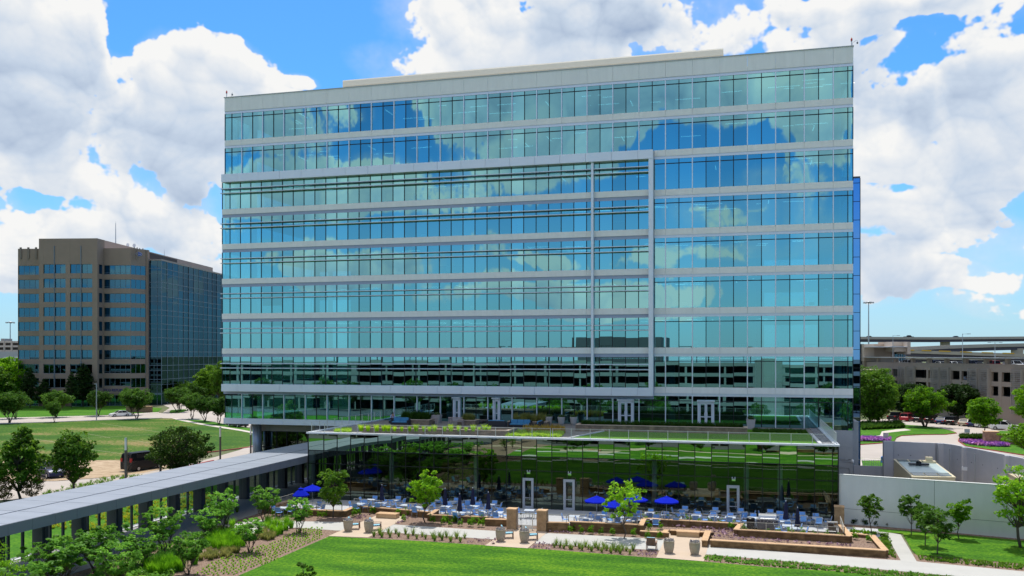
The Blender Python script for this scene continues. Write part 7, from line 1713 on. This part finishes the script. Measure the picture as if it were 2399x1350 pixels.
for i in (2, 4, 7): a = Vector(yp[i]); m.box(a.x-.35,a.x+.35,a.y-.6,a.y+.1,0,yz-.02)
a = Vector(yp[0]); m.box(a.x-.3,a.x+.6,a.y-.5,a.y+.4,0,yz+.03); m.build('buttress', YW, t)
m = MB()
for i, fr_ in ((0,.25),(0,.5),(0,.85),(3,.5),(4,.6),(5,.5),(6,.5)):
    a, b = Vector(yp[i]), Vector(yp[i+1]); q = a.lerp(b, fr_); dd = (b-a).normalized(); nn_ = Vector((dd.y, -dd.x))
    for z in (1.8, 4.4): m.tube([(q.x+nn_.x*.15,q.y+nn_.y*.15,z),(q.x+nn_.x*.19,q.y+nn_.y*.19,z)], .05, 8)
m.build('tie_hole_plug', DARK, t); m = MB()
for i in (2, 3, 5): a = Vector(yp[i]); m.tube([(a.x-.45,a.y-.62,0),(a.x-.45,a.y-.62,yz-.4)], .06, 6); 
m.build('conduit', GAL, t)
for i, fr_, lb in ((0,.55,'white box light on the straight part of the yard wall'),(4,.2,'white box light on the curved part of the yard wall')):
    a, b = Vector(yp[i]), Vector(yp[i+1]); q = a.lerp(b, fr_); dd = (b-a).normalized(); nn_ = Vector((dd.y, -dd.x)); q = q+nn_*.3
    f = thing('wall_light', lb, 'light', (q.x,q.y,3.6)); m = MB(); m.box(q.x-.28,q.x+.28,q.y-.12,q.y+.12,3.5,3.85); m.build('housing', WHT, f); m = MB(); m.box(q.x-.24,q.x+.24,q.y-.14,q.y+.1,3.46,3.498); m.build('lens', P('lens_frost', (.6,.6,.55), .4), f)
x0_, x1_ = 75.3, YX(2068, .3)[0]; t = thing('yard_gate_wall', 'low grey panelled wall with a thin rail closing the yard', 'wall', (x0_, .3, 0)); m = MB()
for i in range(4): a, b = x0_+(x1_-x0_)*i/4, x0_+(x1_-x0_)*(i+1)/4; m.box(a+.008, b-.008, .2, .5, 0, 2.85)
m.build('panel', YW, t); m = MB()
for i in range(14): a = x0_+(x1_-x0_)*i/13; m.bar((a,.35,2.85),(a,.35,3.5),.03,.03)
m.bar((x0_,.35,3.5),(x1_,.35,3.5),.04,.04); m.build('rail', GAL, t); m = MB(); m.box(x1_, x1_+.32, .1, .5, 0, 3.6); m.build('end_post', YW, t)
CRM = P('cream_steel', (.60,.52,.34), .6, var=.04)
def enclosure(label, corners, zt, covered=True):
    q = [Vector(G(u, v, zt)) for u, v in corners]; t = thing('equipment_enclosure', label, 'enclosure', (q[0].x, q[0].y, 0)); m = MB(); m.prism(q, .0, zt); m.build('body', CRM, t)
    cx = sum((p for p in q), Vector((0,0)))/4; m = MB(); m.prism([cx+(p-cx)*1.02 for p in q], zt+.003, zt+.09); m.build('roof_rim', CRM, t)
    bl = lambda s, r: (q[0]*(1-s)+q[1]*s)*(1-r)+(q[3]*(1-s)+q[2]*s)*r
    SH_ = P('pale_green_sheet' if covered else 'cream_sheet', (.42,.52,.50) if covered else (.66,.60,.46), .3)
    m = MB(); m.prism([bl(.04,.17), bl(.96,.17), bl(.96,.80), bl(.04,.80)], zt+.09, zt+.12); m.build('roof_sheet', SH_, t)
    for r0, r1 in ((.03,.15),(.82,.97)):
        for i in range(3): m = MB(); s0, s1 = .05+i*.31, .05+i*.31+.27; m.prism([bl(s0,r0), bl(s1,r0), bl(s1,r1), bl(s0,r1)], zt+.09, zt+.13); m.build('roof_grille', P('grille_glass', (.08,.13,.13), .2), t)
    c0 = bl(.45,.40); m = MB(); d1 = (q[1]-q[0]).normalized(); m.bar((c0.x-d1.x*.9,c0.y-d1.y*.9,zt+.28),(c0.x+d1.x*.9,c0.y+d1.y*.9,zt+.28),.8,.14); m.lathe([(.25,zt+.12),(.25,zt+.5),(.1,zt+.6)], 10, (c0.x,c0.y,0)); m.build('exhaust_cap', DARK, t)
    c1 = bl(.80,.20); m = MB(); m.box(c1.x-.6,c1.x+.6,c1.y-.4,c1.y+.4,zt+.12,zt+.32).box(c1.x-.3,c1.x+.3,c1.y-.25,c1.y+.25,zt+.32,zt+.7); m.build('vent_hood', CRM, t); return t
E1 = [(2094,1078),(2186,1081),(2238,1120),(2137,1118.5)]
enclosure('cream equipment enclosure with a pale green roof behind the screen wall', E1, 4.15)
e0, e1 = Vector(G(2094,1078,4.15)), Vector(G(2316,1086.5,4.15)); 
def shift(c): x, y = G(*c, 4.15); p = Vector((x, y))+(e1-e0); dx, dy = p.x-CX, p.y-CY; xc = dx*c_+dy*s_; d = -dx*s_+dy*c_; return (1199.5+F_*xc/d, HZ-F_*(4.15-CZ)/d)
enclosure('cream equipment enclosure with a cream roof at the right edge behind the screen wall', [shift(c) for c in E1], 4.15, False)
t = thing('junction_box', 'small white box with a cable on the grey end wall beside the pavilion', 'box', (72.6,-.05,2.6)); m = MB(); m.box(72.3,72.95,-.2,-.03,2.45,2.75); m.build('housing', WHT, t); m = MB(); m.tube([(72.95,-.08,2.65),(74.6,-.08,2.65),(74.85,-.08,2.5),(74.9,-.08,.4)], .03, 6); m.build('cable', GAL, t)
# ------------------------------------------------------------------ garage behind the camera, mirrored in the ribbon glass
RG = thing('parking_garage', 'wide pale garage facing the office, seen only mirrored in its glass', 'garage', (60, -128, 0)); m = MB(); PC = P('pale_garage_concrete', (.30,.31,.27), .85, var=.05, vscale=.2); y = -124
for z0, z1 in ((3.0,4.1),(6.2,7.3),(9.4,10.5),(12.6,13.7)): m.box(-230, 66, y-.35, y, z0, z1); m.box(72, 100, y-.35, y, z0, z1)
for x in list(range(-230, 66, 9))+[65.2]+list(range(72, 101, 9)): m.box(x, x+.8, y-.6, y-.1, 0, 12.6)
m.box(66, 72, y-2, y+.3, 0, 14.6); m.build('wall', PC, RG); m = MB()
for z in (3.2, 6.4, 9.6, 12.8): m.box(-230, 100, y-40, y-.36, z, z+.3)
m.box(-230, 100, y-40.4, y-40, 0, 13); m.build('deck', P('garage_deck', (.22,.21,.2), .9), RG); m = MB(); m.box(-230,100,y-14,y-13.6,0,12.7); m.build('dark_backing', GIN, RG)
m = MB(); m.box(18, 42, y-30, y-16, 13.1, 19.5); m.build('penthouse', P('dark_penthouse', (.10,.10,.10), .7), RG); m = MB()
for i in range(9): a = -50+i*13; m.box(a, a+11, y-9, y-4, 16.0, 16.2); m.box(a+.4, a+.7, y-7, y-6.6, 13.1, 16); m.box(a+10, a+10.3, y-7, y-6.6, 13.1, 16)
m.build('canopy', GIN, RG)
TB = thing('tan_apartment_block', 'tan apartment block far behind the camera, mirrored at the right of the glass', 'building', (150, -190, 0)); m = MB(); m.box(112,190,-205,-180,0,15); m.build('wall', P('tan_brick', (.42,.30,.20), .85, var=.06), TB); 
for x in range(114, 188, 6):
    for z in (2, 6, 10): m = MB(); m.box(x, x+2, -180.0, -179.9, z, z+2.2); m.build('window', P('pale_trim', (.6,.56,.46), .7), TB)
m = MB(); m.box(111,191,-206,-179,15,15.8); m.build('roof', P('tan_roof', (.5,.45,.38), .8), TB)
for i in range(14): dup(bpy.data.objects['park_tree'], (-62+i*13+r2.uniform(-3,3), -116+r2.uniform(-2,2), 0), i, 'tree along the garage front, mirrored in the office glass', 'trees along the mirrored garage', r2.uniform(1.0,1.35)) if abs(-62+i*13-62) > 9 else None
# ------------------------------------------------------------------ person seated on the terrace
def person(loc, rz):
    t = thing('person', 'person in a pale blue shirt seated on the terrace, leaning over their hands', 'person', loc, rz); OFF[t.name] = Vector((0,0,0))
    def skin(name, vs, es, rad, mat, parent, sub=1, root=0):
        me = bpy.data.meshes.new(name); me.from_pydata(vs, es, []); o = bpy.data.objects.new(name, me); C.objects.link(o); o.parent = parent; me.materials.append(mat)
        md = o.modifiers.new('skin', 'SKIN'); md.use_smooth_shade = True
        for i, r in enumerate(rad): sv = me.skin_vertices[0].data[i]; sv.radius = (r, r); sv.use_root = (i == root)
        o.modifiers.new('sub', 'SUBSURF').levels = sub; o.modifiers[-1].render_levels = sub; OFF[o.name] = Vector((0,0,0)); return o
    SK = P('skin_tone', (.42,.25,.17), .6); SHT = P('pale_shirt', (.30,.42,.80), .8); TR = P('dark_trousers', (.03,.035,.06), .85); HR = P('dark_hair', (.02,.015,.012), .7)
    v = [(0,0,.50),(0,.02,.62),(0,.02,.80),(0,-.03,.98),(0,-.07,1.07),(0,-.10,1.15),(0,-.12,1.24)]; e = [(i,i+1) for i in range(6)]; r = [.15,.14,.16,.13,.055,.09,.09]
    def ch(start, pts, rs):
        a = start
        for p, q in zip(pts, rs): v.append(p); r.append(q); e.append((a, len(v)-1)); a = len(v)-1
        return a
    for s in (-1, 1):
        ch(0, [(s*.10,-.05,.48),(s*.13,-.48,.50),(s*.13,-.50,.10),(s*.13,-.62,.05)], [.10,.075,.055,.04])
        h = ch(3, [(s*.19,-.02,.97),(s*.26,-.12,.70),(s*.10,-.36,.68),(s*.07,-.42,.68)], [.065,.05,.036,.034])
        for k in range(4):
            ch(h, [(s*(.07-.024*k+.03),-.47,.675+.004*k),(s*(.07-.024*k+.028),-.50+.006*k,.655)], [.009,.008])
        ch(h, [(s*.025,-.44,.70),(s*.015,-.47,.70)], [.010,.008])
    body = skin('body', v, e, r, SK, t)
    sv, se, sr = [(0,.02,.55),(0,.03,.72),(0,.02,.86),(0,-.03,1.0)], [(0,1),(1,2),(2,3)], [.17,.165,.175,.135]
    for s in (-1, 1):
        n = len(sv); sv += [(s*.20,-.02,.98),(s*.27,-.12,.70),(s*.15,-.30,.685)]; se += [(3,n),(n,n+1),(n+1,n+2)]; sr += [.075,.06,.046]
    skin('shirt', sv, se, sr, SHT, t)
    tv, te, tr_ = [(0,0,.50)], [], [.165]
    for s in (-1, 1):
        n = len(tv); tv += [(s*.10,-.05,.48),(s*.13,-.48,.50),(s*.13,-.50,.14)]; te += [(0,n),(n,n+1),(n+1,n+2)]; tr_ += [.115,.088,.068]
    skin('trousers', tv, te, tr_, TR, t)
    m = MB(); m.lathe([(.02,-.02),(.10,.0),(.115,.07),(.10,.13),(.05,.17),(.01,.18)], 14, (0,-.09,1.15)); m.build('hair', HR, t, True)
    m = MB(); m.add([(-.02,-.215,1.17),(.02,-.215,1.17),(0,-.24,1.175),(0,-.21,1.215)], [(0,1,2),(0,2,3),(2,1,3)]); m.build('nose', SK, t)
    m = MB()
    for s in (-.035, .035): m.lathe([(.003,-.012),(.013,0),(.003,.012)], 8, (s,-.205,1.215))
    m.build('eyes', HR, t); m = MB(); m.box(-.028,.028,-.212,-.195,1.128,1.138); m.build('mouth', P('lips', (.35,.13,.11), .6), t)
    for s in (-.095, .095): m = MB(); m.lathe([(.004,-.03),(.018,0),(.004,.03)], 8, (s,-.11,1.19)); m.build('ear', SK, t)
    return t
x, y = G(917, 992, 6.9); person((x, y+.5, 6.87), .15)
t = thing('wicker_sofa', 'dark wicker seat carrying the person in the pale blue shirt', 'sofa', (x, y+.55, 6.87)); OFF[t.name] = Vector((0,0,0)); m = MB(); m.box(-.45,.45,-.30,.42,.04,.30).box(-.45,.45,.24,.42,.30,.75); m.build('body', WICK, t); m = MB(); m.box(-.42,.42,-.30,.22,.30,.38); m.build('seat_cushion', SOFC, t)
# cloth: keep object names free of helper suffixes
bpy.context.view_layer.update()
